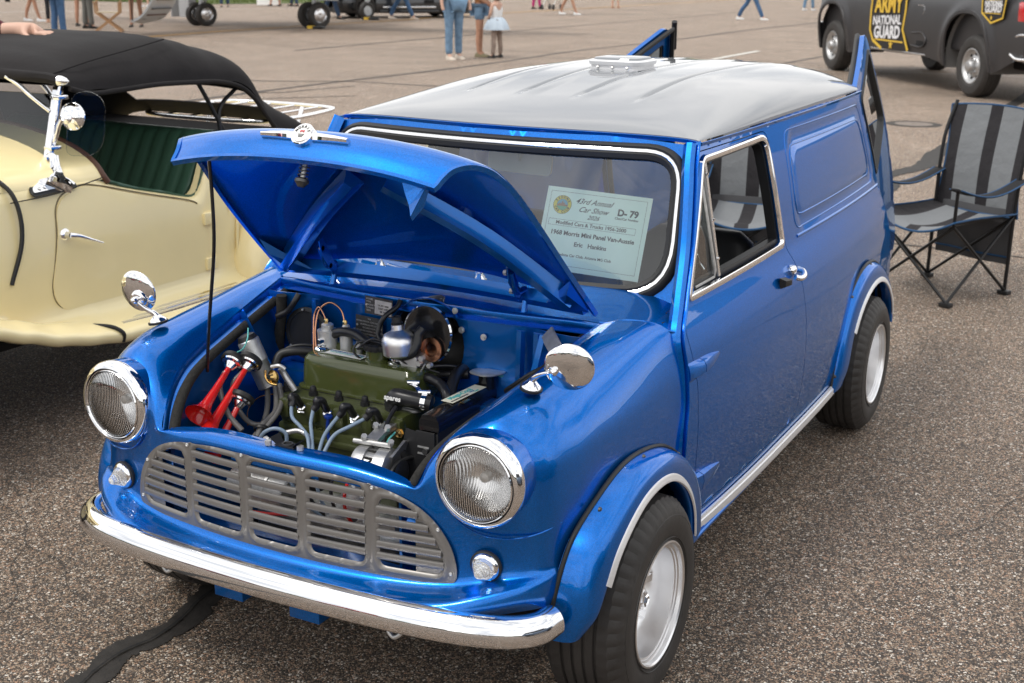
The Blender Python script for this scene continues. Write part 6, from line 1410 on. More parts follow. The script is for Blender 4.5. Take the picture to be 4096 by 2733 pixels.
# leave the rear window open in the back panel
rowsH = [[q + Vector((0, 0, .004 * math.sin(q.y * 17 + q.x * 9) * sstep(.25, .6, abs(q.x - XC)) + .0025 * math.sin(q.y * 41 + 3 * q.x))) for q in r] for r in rowsH]
v, f = grid_vf(rowsH); f2 = []
for q in f:
    c = sum((Vector(v[i]) for i in q), Vector()) / 4
    if abs(c.x - XC) < .41 and 1.0 < c.z < 1.095 and c.y > 2.05: continue
    f2.append(q)
hood = obj('soft_top', v, f2, M['canvas'], RO, True); solid(hood, .006, 1)
tube('side_hem', [(-2.043, y, z) for y, z in ((.95, 1.200), (1.05, 1.176), (1.2, 1.176), (1.4, 1.182), (1.6, 1.176), (1.78, 1.165), (1.92, 1.130), (2.0, 1.075), (2.06, 1.01), (2.15, .92))], .010, M['canvas'], hood, n=8)
tube('hood_seam', [(-2.085, .90, 1.252), (-2.095, 1.1, 1.288), (-2.11, 1.35, 1.322), (-2.14, 1.56, 1.348)], .0035, M['canvas'], hood, n=5)
sweep('header_roll', [(-2.00, .862, 1.238)] + [(-2.05 - .12 * k, .862 - .03 * math.sin(math.pi * k / 10), 1.245 + .012 * math.sin(math.pi * k / 10)) for k in range(11)], circ(.020, 8), M['canvas'], hood)
lathe('header_cap', [(.019, 0), (.018, .012), (.012, .03), (.002, .042)], (-2.00, .862, 1.238), (1, .25, -.05), M['chrome'], hood, n=18)
for s_ in (0, 1): tube('hood_stick', [(-2.12, 1.72 + .28 * s_, 1.17 - .03 * s_), (-2.11, 1.80 + .04 * s_, 1.04), (-2.10, 1.86 - .03 * s_, .93)], .009, M['satin'], hood, n=8)
tube('toggle_clamp', [(-2.24, .835, 1.245), (-2.20, .855, 1.215), (-2.16, .865, 1.18), (-2.10, .90, 1.12)], .009, M['chrome'], hood, n=8)
v, f = grid_vf([[(-2.06 + (-1.18) * k / 8, 2.05 - .0 * k, z) for z in (.93, 1.05)] for k in range(9)])
# luggage rack
rk = tube('luggage_rack', [(-2.28, 2.40, .925), (-2.30, 2.90, .93), (-2.36, 2.99, .93), (-3.0, 2.99, .93), (-3.06, 2.90, .93), (-3.06, 2.40, .925), (-2.98, 2.34, .925), (-2.36, 2.34, .925)], .011, M['chrome'], RO, closed=True, n=10, sub=5)
for k in range(4): tube('rack_bar', [(-2.44 - .155 * k, 2.35, .925), (-2.44 - .155 * k, 2.98, .93)], .006, M['chrome'], rk, n=8, sub=1)
tube('rack_leg', [(-2.36, 2.75, .955), (-2.36, 2.72, .90), (-2.36, 2.70, .84)], .011, M['chrome'], rk, n=8)
tube('rack_leg', [(-2.94, 2.75, .955), (-2.94, 2.72, .90), (-2.94, 2.70, .84)], .011, M['chrome'], rk, n=8)
# tail of the body under the rack, nose of the car out to the left
v, f = grid_vf([[(XC - w * math.cos(math.pi * j / 16), y, z0 + h * math.sin(math.pi * j / 16) ** .6) for j in range(17)] for (y, w, z0, h) in ((2.15, .62, .70, .20), (2.5, .60, .60, .24), (2.8, .55, .45, .24), (2.95, .46, .32, .18))]); obj('tail_panel', v, f, CR, RO, True)
box('radiator_shell', (XC, -.93, .70), (.42, .10, .55), M['chrome'], RO, .05)
def fw():
    rows = []
    for k in range(15):
        a = rad(10 + 130 * k / 14); y = -.10 - .46 * math.cos(a); z = .36 + .42 * math.sin(a)
        rows.append([(-1.98, y, z - .02), (-1.92, y, z + .01), (-1.83, y, z), (-1.78, y, z - .05), (-1.79, y, z - .09)])
    v, f = grid_vf([cr_curve(r, 3) for r in rows]); return obj('front_wing', v, [tuple(reversed(q)) for q in f], CR, RO, True)
both(fw)
for sg in (-1, 1): lathe('headlamp', [(.02, .12), (.08, .09), (.095, 0), (.09, -.01), (.001, -.015)], (XC + sg * .36, -.75, .82), (0, 1, 0), M['chrome'], RO, n=28)
tube('steering_wheel', [(-2.95 + .19 * math.cos(rad(a)), 1.22 + .07 * math.sin(rad(a)), .93 + .17 * math.sin(rad(a))) for a in range(0, 360, 20)], .013, M['brown'], RO, closed=True, n=8)
rebase(RO, (XC, 1.0, 0))

cs = obj('side_curtain', [(-3.245, 1.30, .90), (-3.245, 2.25, .90), (-3.245, 2.05, 1.10), (-3.245, 1.90, 1.18), (-3.245, 1.22, 1.20)], [(0, 1, 2, 3, 4)], M['canvas'], RO, False); cs.location = (-XC, -1.0, 0); cs.location = Vector((2.65, -1.0, 0))
# ================================================================ CAMP CHAIRS
def chair_cloth():
    m, t, b = new_mat('striped_chair_cloth'); b.inputs['Roughness'].default_value = .85
    co = t.nodes.new('ShaderNodeTexCoord'); sp = t.nodes.new('ShaderNodeSeparateXYZ'); ab = t.nodes.new('ShaderNodeMath'); ab.operation = 'ABSOLUTE'
    mr = t.nodes.new('ShaderNodeMath'); mr.operation = 'MULTIPLY'; mr.inputs[1].default_value = 1 / .30
    r = t.nodes.new('ShaderNodeValToRGB'); r.color_ramp.interpolation = 'CONSTANT'; e = r.color_ramp.elements
    e[0].position = 0; e[0].color = (.018, .016, .019, 1); e[1].position = .12; e[1].color = (.19, .20, .21, 1); q = e.new(.58); q.color = (.020, .018, .021, 1)
    n = t.nodes.new('ShaderNodeTexNoise'); n.inputs['Scale'].default_value = 14; n.inputs['Detail'].default_value = 6; bp = t.nodes.new('ShaderNodeBump'); bp.inputs['Strength'].default_value = .5; bp.inputs['Distance'].default_value = .02
    L = t.links; L.new(co.outputs['Object'], sp.inputs[0]); L.new(sp.outputs['X'], ab.inputs[0]); L.new(ab.outputs[0], mr.inputs[0]); L.new(mr.outputs[0], r.inputs['Fac']); L.new(r.outputs['Color'], b.inputs['Base Color'])
    L.new(co.outputs['Object'], n.inputs['Vector']); L.new(n.outputs['Fac'], bp.inputs['Height']); L.new(bp.outputs['Normal'], b.inputs['Normal']); return m
M['cloth'] = chair_cloth(); M['pipe'] = mat('black_steel_tube', (.02, .02, .021), .3, .4); M['bluepiping'] = mat('blue_edging', (.015, .07, .17), .6); M['pocket'] = mat('grey_cloth', (.085, .085, .09), .85, bump=.4, bscale=40)
M['blackcloth'] = mat('black_nylon', (.014, .014, .016), .9)
CH = thing('camp_chair', 'striped grey and black folding camp chair at the right edge behind the open van door', 'camp chair', group='folding camp chairs behind the van')
a = .245
for (p, q) in (((-a, -a, .02), (a, -a, .41)), ((a, -a, .02), (-a, -a, .41)), ((-a, a, .02), (a, a, .41)), ((a, a, .02), (-a, a, .41)), ((-a, -a, .02), (-a, a, .41)), ((-a, a, .02), (-a, -a, .41)), ((a, -a, .02), (a, a, .41)), ((a, a, .02), (a, -a, .41))):
    tube('cross_tube', [p, q], .0085, M['pipe'], CH, n=8, sub=1)
for sx in (-1, 1):
    tube('back_post', [(sx * a, a, .02), (sx * a, a + .01, .45), (sx * (a + .005), a + .04, .78), (sx * .235, a + .10, .97)], .010, M['pipe'], CH, n=8, sub=4)
    tube('front_post', [(sx * a, -a, .41), (sx * (a + .01), -a - .01, .60)], .009, M['pipe'], CH, n=8, sub=1)
    for sy in (-1, 1):
        box('foot_cap', (sx * a, sy * a, .012), (.06, .045, .024), M['satin'], CH, .006)
    arm = [[(sx * (a + .01) + dx, y, .615 - .055 * math.sin(math.pi * (y + a + .03) / (2 * a + .06)) - abs(dx) * .3) for dx in (-.035, -.015, .015, .035)] for y in [-a - .03 + (2 * a + .06) * k / 8 for k in range(9)]]
    v, f = grid_vf(arm); o = obj('armrest', v, f, M['blackcloth'], CH, True); solid(o, .008)
    for j in (0, 3): tube('arm_piping', [r[j] for r in arm], .004, M['bluepiping'], o, n=6, sub=2)
seatg = []
for i in range(13):
    y = -a - .02 + (2 * a + .03) * i / 12; row = []
    for j in range(17):
        x = -.262 + .524 * j / 16; u = 1 - (x / .262) ** 2; w = math.sin(math.pi * min(1, i / 12))
        row.append((x, y, .435 - .075 * u * (.55 + .45 * w) - (.03 * u if i == 0 else 0) + .006 * math.sin(9 * x + 7 * y)))
    seatg.append(row)
backg = []
for i in range(15):
    t = i / 14; z = .40 + .545 * t; row = []
    hw = .262 - .03 * math.sin(math.pi * t) + .0 * t; 
    for j in range(17):
        x = -hw + 2 * hw * j / 16; u = 1 - (x / hw) ** 2
        row.append((x, a + .015 + .085 * t ** 1.6 + .055 * u * (1 - .55 * t) + .005 * math.sin(11 * x + 8 * z), z + .015 * u * (t > .98)))
    backg.append(row)
v, f = grid_vf(seatg); so = obj('seat', v, f, M['cloth'], CH, True); solid(so, .004)
v, f = grid_vf(backg); bo_ = obj('backrest', v, [tuple(reversed(q)) for q in f], M['cloth'], CH, True); solid(bo_, .004)
tube('seat_piping', seatg[0], .006, M['bluepiping'], so, n=6, sub=2)
for j in (0, 16): tube('seat_piping', [r[j] for r in seatg], .006, M['bluepiping'], so, n=6, sub=2); tube('back_piping', [r[j] for r in backg], .006, M['bluepiping'], bo_, n=6, sub=2)
tube('back_piping', backg[-1], .006, M['bluepiping'], bo_, n=6, sub=2)
fr_ = [[(-.23 + .46 * j / 8, a + .03 + .01 * math.sin(j), z) for j in range(9)] for z in (.15, .22, .30, .38, .44)]
v, f = grid_vf(fr_); pk = obj('hanging_pocket', v, f, M['pocket'], CH, True); solid(pk, .006)
for z in (.19, .40): tube('pocket_piping', [(x[0], x[1] - .008, z) for x in fr_[0]], .005, M['bluepiping'], pk, n=6, sub=2)
CH.location = (.497, 4.442, 0); CH.rotation_euler = (0, 0, rad(-26.3))
CH2 = copy_tree(CH); CH2.location = (-.44, 4.03, 0); CH2.rotation_euler = (0, 0, rad(13)); CH2['label'] = 'striped grey and black folding camp chair seen through the side window of the van'
# ================================================================ PICKUP TRUCK
TR = thing('pickup_truck', 'dark grey pickup truck with yellow and white lettering, cut off by the right edge', 'truck', (-1.19, 15.62, 0), rad(128.47))
M['truck'] = mat('matt_dark_grey_wrap', (.045, .044, .047), .42, .35, coat=.15, coat_rough=.3, var=.08, vscale=3)
M['plastic'] = mat('grey_plastic_liner', (.16, .155, .15), .8)
def arch_pts(cx, r, z0, n=18, sq=2.6): return [(cx + r * math.copysign(abs(math.cos(rad(q))) ** (2 / sq), math.cos(rad(q))), z0 + (1.10 - z0) * abs(math.sin(rad(q))) ** (2 / sq)) for q in [180 * k / n for k in range(n + 1)]]
FW = 4.55
ar, af = arch_pts(.25, .58, .36), arch_pts(4.58, .56, .34)
out = [(-1.15, .58), (-.42, .34)] + [(x, z) for x, z in reversed(ar) if x > -.33][:] 
lower = [(-1.15, .62), (-.45, .36)] + list(reversed(ar)) + [(1.0, .40), (1.5, .45), (3.1, .43), (3.9, .34)] + list(reversed(af)) + [(5.2, .40), (5.30, .62), (5.33, .95), (5.25, 1.30), (5.05, 1.36), (3.4, 1.42), (-1.15, 1.42)]
def tsurf(x, z):
    y = -.02 + .05 * math.sin(math.pi * min(1, max(0, (z - .35) / 1.1))) - .035 * sstep(1.18, 1.34, z)
    for c in (.25, 4.58):
        d = math.hypot((x - c), (z - .45) * .95); y += .035 * math.exp(-((d - .66) / .08) ** 2) * (1 if z > .45 else .6)
    y -= .10 * sstep(5.0, 5.33, x) ** 2
    return Vector((x, y, z))
ts = patch('side_panel', tsurf, lower, [], .06, M['truck'], TR, .01)
for (cx, r) in ((.25, .58), (4.58, .56)):
    sweep('arch_moulding', [tsurf(x, z) + Vector((0, .012, 0)) for x, z in arch_pts(cx, r + .02, .36, 30)], [(-.03, -.01), (-.02, .012), (.02, .012), (.03, -.01)], M['truck'], ts, up=(0, 1, 0))
    wl = [[(cx + (r + .03) * math.cos(rad(q)), y, .45 + .68 * math.sin(rad(q))) for y in (-.01, -.35, -.62)] for q in range(-10, 191, 10)]
    v, f = grid_vf(wl); obj('wheel_housing', v, f, M['plastic'] if cx < 1 else M['dark'], TR, True)
    box('inner_panel', (cx, -.60, .75), (1.2, .02, .8), M['dark'], TR)
for x0 in (4.02, 1.84): tube('door_gap', [tsurf(x0 + (.0 if z > .6 else (z - .6) * .3), z) + Vector((0, .001, 0)) for z in (.48, .6, .8, 1.0, 1.2, 1.4)], .006, M['dark'], ts, n=5)
box('sill_rail', (2.28, -.02, .462), (1.75, .06, .022), M['alloy'], TR, .008)
box('step_recess', (1.55, .003, .66), (.26, .05, .17), M['dark'], TR, .02)
tube('step_trim', [(1.80, .035, .750), (1.48, .035, .758), (1.36, .035, .66), (1.46, .035, .575), (1.80, .035, .58)], .012, M['truck'], TR, n=6, sub=3)
tube('fuel_flap', [tsurf(x, z) + Vector((0, .004, 0)) for x, z in ((1.70, 1.14), (1.50, 1.12), (1.49, 1.05), (1.52, 1.02))], .008, M['alloy'], TR, n=6)
body_ = box('cab_and_bed', (2.0, -1.02, .98), (6.2, 1.9, .82), M['truck'], TR, .06)
box('chassis', (2.1, -1.0, .50), (6.2, 1.35, .20), M['dark'], TR, .03)
for (cx, w_, z0, z1) in ((2.9, 2.5, 1.40, 1.95),):
    v = [(x, y, z) for (x, z) in ((1.25, 1.38), (4.1, 1.38), (3.4, 1.95), (1.5, 1.95)) for y in (-.12, -1.90)]
    obj('cab', v, [(0, 2, 3, 1), (2, 4, 5, 3), (4, 6, 7, 5), (6, 0, 1, 7), (0, 6, 4, 2), (1, 3, 5, 7)], M['truck'], TR, False)
    obj('side_window', [(1.45, -.11, 1.46), (3.8, -.11, 1.46), (3.3, -.115, 1.88), (1.62, -.115, 1.88)], [(0, 1, 2, 3)], M['black'], TR, False)
bpm = box('rear_bumper', (-1.22, -1.0, .66), (.28, 2.05, .28), M['black'], TR, .05)
tube('bumper_step', [(-.82, .01, .80), (-1.02, .03, .86), (-1.30, .03, .86)], .018, M['alloy'], bpm, n=8); tube('bumper_step', [(-.84, .02, .615), (-1.0, .04, .575), (-1.3, .04, .575)], .022, M['chrome'], bpm, n=8)
M['taillamp'] = mat('red_tail_lamp', (.55, .01, .015), .15, coat=1)
box('tail_lamp', (-1.02, -.012, 1.13), (.20, .10, .26), M['taillamp'], TR, .03)
box('tow_bracket', (-.62, -.62, .32), (.25, .05, .22), M['dark'], TR, .03); box('mudflap', (5.05, -.35, .36), (.04, .4, .2), M['dark'], TR)
box('front_bumper_end', (5.28, -.5, .62), (.18, .9, .3), M['chrome'], TR, .06)
def truck_wheel(x, y, side=1):
    w = lathe('wheel', [(.215, -.20), (.225, -.01), (.232, .004), (.222, .006), (.205, -.004), (.190, -.030), (.150, -.045), (.125, -.036), (.118, -.026), (.085, -.015), (.080, .030), (.066, .052), (.02, .060), (.001, .060)], (x, y, .405), (0, side, 0), M['castalloy'], TR, n=40, cap=False, sharp=30)
    lathe('tyre', [(.225, -.005), (.26, .014), (.31, .020), (.36, .014), (.385, -.006), (.400, -.035)] + [(.405 - (.008 if i % 2 else 0), -.04 - .17 * i / 8) for i in range(9)] + [(.398, -.225), (.36, -.25), (.23, -.24)], (x, y, .405), (0, side, 0), M['tyre'], w, n=56, cap=False, sharp=20)
    for k in range(8):
        q = 2 * math.pi * k / 8 + .2; v, f = lathe_vf([(.026, 0), (.024, .004), (.001, .004)], (x + .165 * math.cos(q), y + side * (-.040), .405 + .165 * math.sin(q)), (0, side, 0), 12, False); obj('hand_hole', v, f, M['dark'], w, True)
    for k in range(8):
        q = 2 * math.pi * k / 8; cyl('wheel_nut', (x + .098 * math.cos(q), y - side * .022, .405 + .098 * math.sin(q)), (x + .098 * math.cos(q), y + side * .006, .405 + .098 * math.sin(q)), .013, M['alloy'], w, n=6)
    return w
truck_wheel(.12, .0); truck_wheel(4.62, .0); truck_wheel(.12, -2.0, -1); truck_wheel(4.62, -2.0, -1)
M['decal'] = mat('black_decal', (.010, .010, .012), .35); M['gold_'] = mat('yellow_decal', (.72, .47, .05), .5); M['whited'] = mat('white_decal', (.75, .75, .77), .5)
def tdecal(x, z, s, size, m, par, sp=1.0, bold=.004, sk=0.0):
    # local +X runs towards the cab: text reads the other way, so flip its x axis
    mt = basis((x, .050, z), (-1, 0, sk), (0, 0, 1)); return text('decal_text', s, size, m, mt, par, bold=bold, spacing=sp, extrude=.001)
def shield(pts, par=None):
    v = [(x, .040, z) for x, z in pts]; o = obj('door_shield', v, [tuple(range(len(pts)))], M['decal'], TR, False); return o
sh = shield([(3.14, 1.40), (3.16, .73), (3.04, .58), (2.70, .485), (2.45, .465), (2.20, .47), (1.86, .50), (2.07, .78), (2.01, 1.40)])
for seg in ([(3.12, 1.40), (3.165, 1.0), (3.155, .73), (3.03, .58), (2.72, .475)], [(2.02, 1.40), (2.03, 1.05), (2.08, .78), (1.98, .64), (1.87, .49)]):
    sweep('shield_border', [(x, .044, z) for x, z in seg], [(-.022, -.002), (-.022, .002), (.022, .002), (.022, -.002)], M['gold_'], sh, up=(0, 1, 0))
tdecal(2.58, 1.115, 'ARMY', .335, M['gold_'], sh, 1.0, .012, .03); tdecal(2.60, .888, 'NATIONAL', .185, M['whited'], sh, .98, .006, .05); tdecal(2.57, .712, 'GUARD', .245, M['whited'], sh, 1.0, .010, .04)
v, f = box_vf((2.50, .045, .600), (.92, .004, .022)); obj('decal_rule', v, f, M['gold_'], sh, False)
def star(x, z, r, par, y=.047):
    v = []
    for k in range(10):
        q = math.pi / 2 + k * math.pi / 5; rr = r if k % 2 == 0 else r * .42; v.append((x + rr * math.cos(q), y, z + rr * math.sin(q)))
    obj('decal_star', v, [tuple(range(10))], M['gold_'], par, False)
star(2.42, .545, .075, sh)
s2 = obj('bed_shield', [(x, .062, z) for x, z in ((-.10, 1.40), (-.13, 1.10), (-.37, .98), (-.64, 1.05), (-.70, 1.40))], [(0, 1, 2, 3, 4)], M['decal'], TR, False)
sweep('shield_border', [(x, .066, z) for x, z in ((-.10, 1.40), (-.13, 1.10), (-.37, .98), (-.64, 1.05), (-.70, 1.40))], [(-.012, -.002), (-.012, .002), (.012, .002), (.012, -.002)], M['gold_'], s2, up=(0, 1, 0))
def sd(x, z, s, size, m): text('decal_text', s, size, m, basis((x, .068, z), (-1, 0, .03), (0, 0, 1)), s2, bold=.004, extrude=.001)
sd(-.39, 1.30, 'ARMY', .125, M['gold_']); sd(-.40, 1.222, 'NATIONAL', .085, M['whited']); sd(-.40, 1.150, 'GUARD', .115, M['whited']); v, f = box_vf((-.38, .068, 1.10), (.40, .003, .010)); obj('decal_rule', v, f, M['gold_'], s2, False); star(-.37, 1.045, .035, s2, .068)
# ================================================================ PEOPLE
SKIN = [mat('skin_tan', (.42, .22, .14), .5), mat('skin_pale', (.58, .36, .27), .5), mat('skin_brown', (.30, .15, .09), .5)]
def cmat(name, c, var=.12): return mat(name, c, .85, bump=.3, bscale=60, var=var, vscale=10)
CL = dict(denim=cmat('blue_denim', (.05, .11, .22), .25), ldenim=cmat('washed_denim', (.14, .23, .34), .25), ddenim=cmat('dark_denim', (.025, .05, .10), .2), grey=cmat('grey_cotton', (.13, .13, .12)), black=cmat('black_cotton', (.012, .012, .014)), white=cmat('white_cotton', (.75, .75, .75), .05), navy=cmat('navy_cotton', (.02, .04, .10)), maroon=cmat('maroon_cotton', (.085, .008, .022), .15), tutu=cmat('pale_blue_tulle', (.48, .56, .64), .08), orange=cmat('orange_print', (.30, .12, .04), .8), pink=cmat('pink_leggings', (.45, .03, .16)), beige=cmat('patterned_leggings', (.30, .23, .19), .4), khaki=cmat('khaki_cotton', (.28, .22, .15)))
SH = dict(white=mat('white_shoes', (.7, .7, .7), .6), black=mat('black_shoes', (.02, .02, .02), .6), olive=mat('olive_shoes', (.20, .17, .10), .7), cream=mat('cream_shoes', (.60, .52, .44), .6), skin=SKIN[0])
HAIR = mat('brown_hair', (.05, .03, .02), .7)
def skin_mesh(name, joints, edges, m, parent=None, sub=2):
    """joints: name -> (pos, radius); one continuous skinned surface"""
    keys = list(joints); me = bpy.data.meshes.new(name); me.from_pydata([joints[k][0] for k in keys], [(keys.index(p), keys.index(q)) for p, q in edges], [])
    o = bpy.data.objects.new(name, me); COL.objects.link(o); md = o.modifiers.new('skin', 'SKIN'); md.use_smooth_shade = True
    for i, k in enumerate(keys):
        r = joints[k][1]; r = r if isinstance(r, tuple) else (r, r); me.skin_vertices[0].data[i].radius = r; me.skin_vertices[0].data[i].use_root = (i == 0)
    sd_ = o.modifiers.new('smooth', 'SUBSURF'); sd_.levels = sub; sd_.render_levels = sub
    me.materials.append(m)
    if parent is not None: o.parent = parent
    return o
def shoe(name, ankle, toe_dir, L, m, parent, h=.075):
    d = Vector((toe_dir[0], toe_dir[1], 0)).normalized(); s = Vector((-d.y, d.x, 0)); A = Vector((ankle[0], ankle[1], 0)); rows = []
    for t, w, hh in ((-.30, .018, .03), (-.27, .034, .075), (-.12, .037, .098), (.10, .038, .085), (.30, .045, .058), (.50, .047, .045), (.66, .036, .032), (.70, .015, .018)):
        c = A + d * (t * L); k = L / .27
        rows.append([c + s * (w * k) + Vector((0, 0, .002)), c + s * (w * k * 1.02) + Vector((0, 0, hh * k * .45)), c + s * (w * k * .6) + Vector((0, 0, hh * k * .92)), c + Vector((0, 0, hh * k)), c - s * (w * k * .6) + Vector((0, 0, hh * k * .92)), c - s * (w * k * 1.02) + Vector((0, 0, hh * k * .45)), c - s * (w * k) + Vector((0, 0, .002))])
    v, f = grid_vf(rows, True); f += [tuple(range(7)), tuple(reversed(range(49, 56)))]
    return obj(name, v, f, m, parent, True, sharp=50)
def person(label, loc, face, H=1.72, legs='denim', top='navy', shoes='white', skin=0, stride=0.0, short=False, shorts=None, group=None, arms='down', spread=.10, sleeve='short', extra=None, hair=True):
    """standing or walking figure; face = heading in degrees (0 looks towards +Y)"""
    s = H / 1.75; hp = .93 * s; kn = .50 * s; hw = .095 * s
    sw = stride / 2
    f = {}; J = {}
    for sd_, q in ((-1, 'l'), (1, 'r')):
        fy = sw * sd_; kx = hw * .95
        J['hip' + q] = ((sd_ * hw, 0, hp), (.085 * s, .090 * s))
        J['knee' + q] = ((sd_ * (kx + spread * .15), fy * .45 + .03 * abs(stride), kn), .056 * s)
        J['calf' + q] = ((sd_ * (kx + spread * .25), fy * .75 - .01, kn * .62), .054 * s)
        J['ank' + q] = ((sd_ * (kx + spread * .3), fy, .09 * s), .036 * s)
        J['foot' + q] = ((sd_ * (kx + spread * .35), fy + .07 * s, .045 * s), .028 * s)
        J['sho' + q] = ((sd_ * .175 * s, 0, 1.42 * s), .058 * s)
        if arms == 'down' or (arms == 'walk'):
            J['elb' + q] = ((sd_ * .24 * s, (-fy * .35), 1.14 * s), .042 * s); J['wri' + q] = ((sd_ * .25 * s, .08 * s - fy * .6, .90 * s), .028 * s); J['han' + q] = ((sd_ * .24 * s, .11 * s - fy * .65, .82 * s), (.020 * s, .036 * s))
        elif arms == 'front':
            J['elb' + q] = ((sd_ * .23 * s, .03, 1.14 * s), .042 * s); J['wri' + q] = ((sd_ * .10 * s, .24 * s, .98 * s), .028 * s); J['han' + q] = ((sd_ * .05 * s, .30 * s, .93 * s), (.020 * s, .034 * s))
    J2 = {'pel': ((0, 0, hp + .03), (.15 * s, .105 * s)), 'wai': ((0, .0, 1.12 * s), (.125 * s, .09 * s)), 'che': ((0, .0, 1.32 * s), (.16 * s, .11 * s)), 'nek': ((0, .0, 1.50 * s), .055 * s), 'hed': ((0, .02 * s, 1.60 * s), .080 * s), 'cro': ((0, .01, 1.69 * s), .072 * s)}
    J2.update(J)
    E = [('pel', 'wai'), ('wai', 'che'), ('che', 'nek'), ('nek', 'hed'), ('hed', 'cro')]
    for q in 'lr': E += [('pel', 'hip' + q), ('hip' + q, 'knee' + q), ('knee' + q, 'calf' + q), ('calf' + q, 'ank' + q), ('ank' + q, 'foot' + q), ('che', 'sho' + q), ('sho' + q, 'elb' + q), ('elb' + q, 'wri' + q), ('wri' + q, 'han' + q)]
    P = skin_mesh('person', J2, E, SKIN[skin]); tag(P, label, 'person', group)
    g = 1.16
    def sub_(keys, E_, k, nm, m):
        jj = {a_: (J2[a_][0], tuple(np_ * k + .008 for np_ in (J2[a_][1] if isinstance(J2[a_][1], tuple) else (J2[a_][1],) * 2))) for a_ in keys}; return skin_mesh(nm, jj, E_, m, P)
    if shorts:
        for q in 'lr': J2['mid' + q] = (tuple(J2['hip' + q][0][i] * .45 + J2['knee' + q][0][i] * .55 for i in range(3)), .072 * s)
        sub_(['pel', 'hipl', 'hipr', 'midl', 'midr'], [('pel', 'hipl'), ('pel', 'hipr'), ('hipl', 'midl'), ('hipr', 'midr')], 1.12, 'shorts', CL[shorts])
    elif legs:
        for q in 'lr': J2['cuf' + q] = ((J2['ank' + q][0][0], J2['ank' + q][0][1], .075 * s), .050 * s)
        sub_(['pel', 'hipl', 'hipr', 'kneel', 'kneer', 'calfl', 'calfr', 'cufl', 'cufr'], [('pel', 'hipl'), ('pel', 'hipr'), ('hipl', 'kneel'), ('hipr', 'kneer'), ('kneel', 'calfl'), ('kneer', 'calfr'), ('calfl', 'cufl'), ('calfr', 'cufr')], 1.17 if legs not in ('beige', 'pink', 'black') else 1.05, 'trousers', CL[legs])
    ks = ['wai', 'pel', 'che', 'shol', 'shor'] + (['elbl', 'elbr'] if sleeve else []) + (['wril', 'wrir'] if sleeve == 'long' else [])
    es = [('wai', 'pel'), ('wai', 'che'), ('che', 'shol'), ('che', 'shor')] + ([('shol', 'elbl'), ('shor', 'elbr')] if sleeve else []) + ([('elbl', 'wril'), ('elbr', 'wrir')] if sleeve == 'long' else [])
    sub_(ks, es, 1.12, 'shirt', CL[top])
    for q in 'lr': shoe('shoe', (J2['ank' + q][0][0], J2['ank' + q][0][1]), (0, 1), .26 * s, SH[shoes], P)
    if hair: v, f_ = lathe_vf([(.001, .10), (.05, .095), (.082, .06), (.092, .0), (.085, -.05), (.05, -.08)], (0, -.012, 1.63 * s), (0, -.2, 1), 20, False); obj('hair', v, f_, HAIR, P, True)
    P.location = loc; P.rotation_euler = (0, 0, rad(-face)); return P
G1 = 'visitors walking on the far apron'
p = person('standing person in faded blue jeans and navy shirt facing right beyond the van roof', (-10.45, 17.75, 0), 120, 1.82, 'ldenim', 'navy', 'cream', 1, .10, sleeve='short')
p = person('woman in orange patterned top and denim shorts standing with a small child', (-10.42, 18.62, 0), 70, 1.62, None, 'orange', 'olive', 0, .0, shorts='ldenim', arms='front')
kid = person('small girl in white top, pale blue tutu and patterned leggings', (-10.05, 18.60, 0), -80, 1.18, 'beige', 'white', 'black', 1, .0, arms='front', spread=.16, sleeve=None)
tu = []
for (r, z) in ((.10, .72), (.16, .67), (.21, .58), (.235, .50)): tu.append([((r + .012 * math.sin(9 * q)) * math.cos(q), (r + .012 * math.sin(9 * q)) * math.sin(q), z) for q in [2 * math.pi * j / 48 for j in range(48)]])
v, f = grid_vf(tu, True); obj('tutu', v, f, CL['tutu'], kid, True)
person('person in blue jeans seen from behind, standing close behind the black canvas hood', (-20.6, 18.1, 0), 10, 1.85, 'denim', 'navy', 'black', 1, .06)
person('person in grey trousers and dark shoes standing left of the wooden chair', (-23.5, 21.75, 0), 20, 1.80, 'grey', 'white', 'black', 1, .06)
person('person in black trousers and sandals between the tote bag and the blue jeans', (-26.9, 23.7, 0), -60, 1.65, 'black', 'black', 'skin', 0, .15)
tb = person('person with bare legs and white trainers carrying a black tote bag', (-27.75, 23.8, 0), 60, 1.75, None, 'grey', 'white', 0, .45, shorts='black')
person('person in shorts standing just behind the grey trousers', (-24.6, 22.6, 0), -30, 1.75, None, 'navy', 'black', 0, .1, shorts='ddenim')
person('person with bare shins in black trainers behind the wooden folding chair', (-23.2, 23.1, 0), 150, 1.72, None, 'navy', 'black', 2, .08, shorts='black')
person('person in blue jeans walking past the dark sports car', (-20.65, 31.7, 0), 70, 1.75, 'denim', 'grey', 'cream', 1, .75)
person('person in dark jeans walking between the aircraft wheels', (-22.2, 30.2, 0), 60, 1.75, 'ddenim', 'navy', 'black', 1, .5)
person('person in blue jeans and white trainers striding alone across the apron', (-11.83, 38.5, 0), 80, 1.72, 'denim', 'navy', 'white', 1, .80, group=None)
person('distant person in light jeans standing near the top edge right of the walker', (-12.9, 48.8, 0), 20, 1.7, 'ldenim', 'white', 'white', 1, .25)
person('distant person with bare legs and white shoes near the yellow line', (-18.3, 38.5, 0), 80, 1.75, None, 'khaki', 'white', 0, .6, shorts='khaki')
person('distant person in bright pink leggings beside a pushchair', (-21.75, 42.8, 0), 40, 1.6, 'pink', 'grey', 'black', 1, .2)
person('distant bare legged person right of the pushchair at the top edge', (-19.8, 45.8, 0), 0, 1.65, None, 'white', 'skin', 1, .05, shorts='khaki')
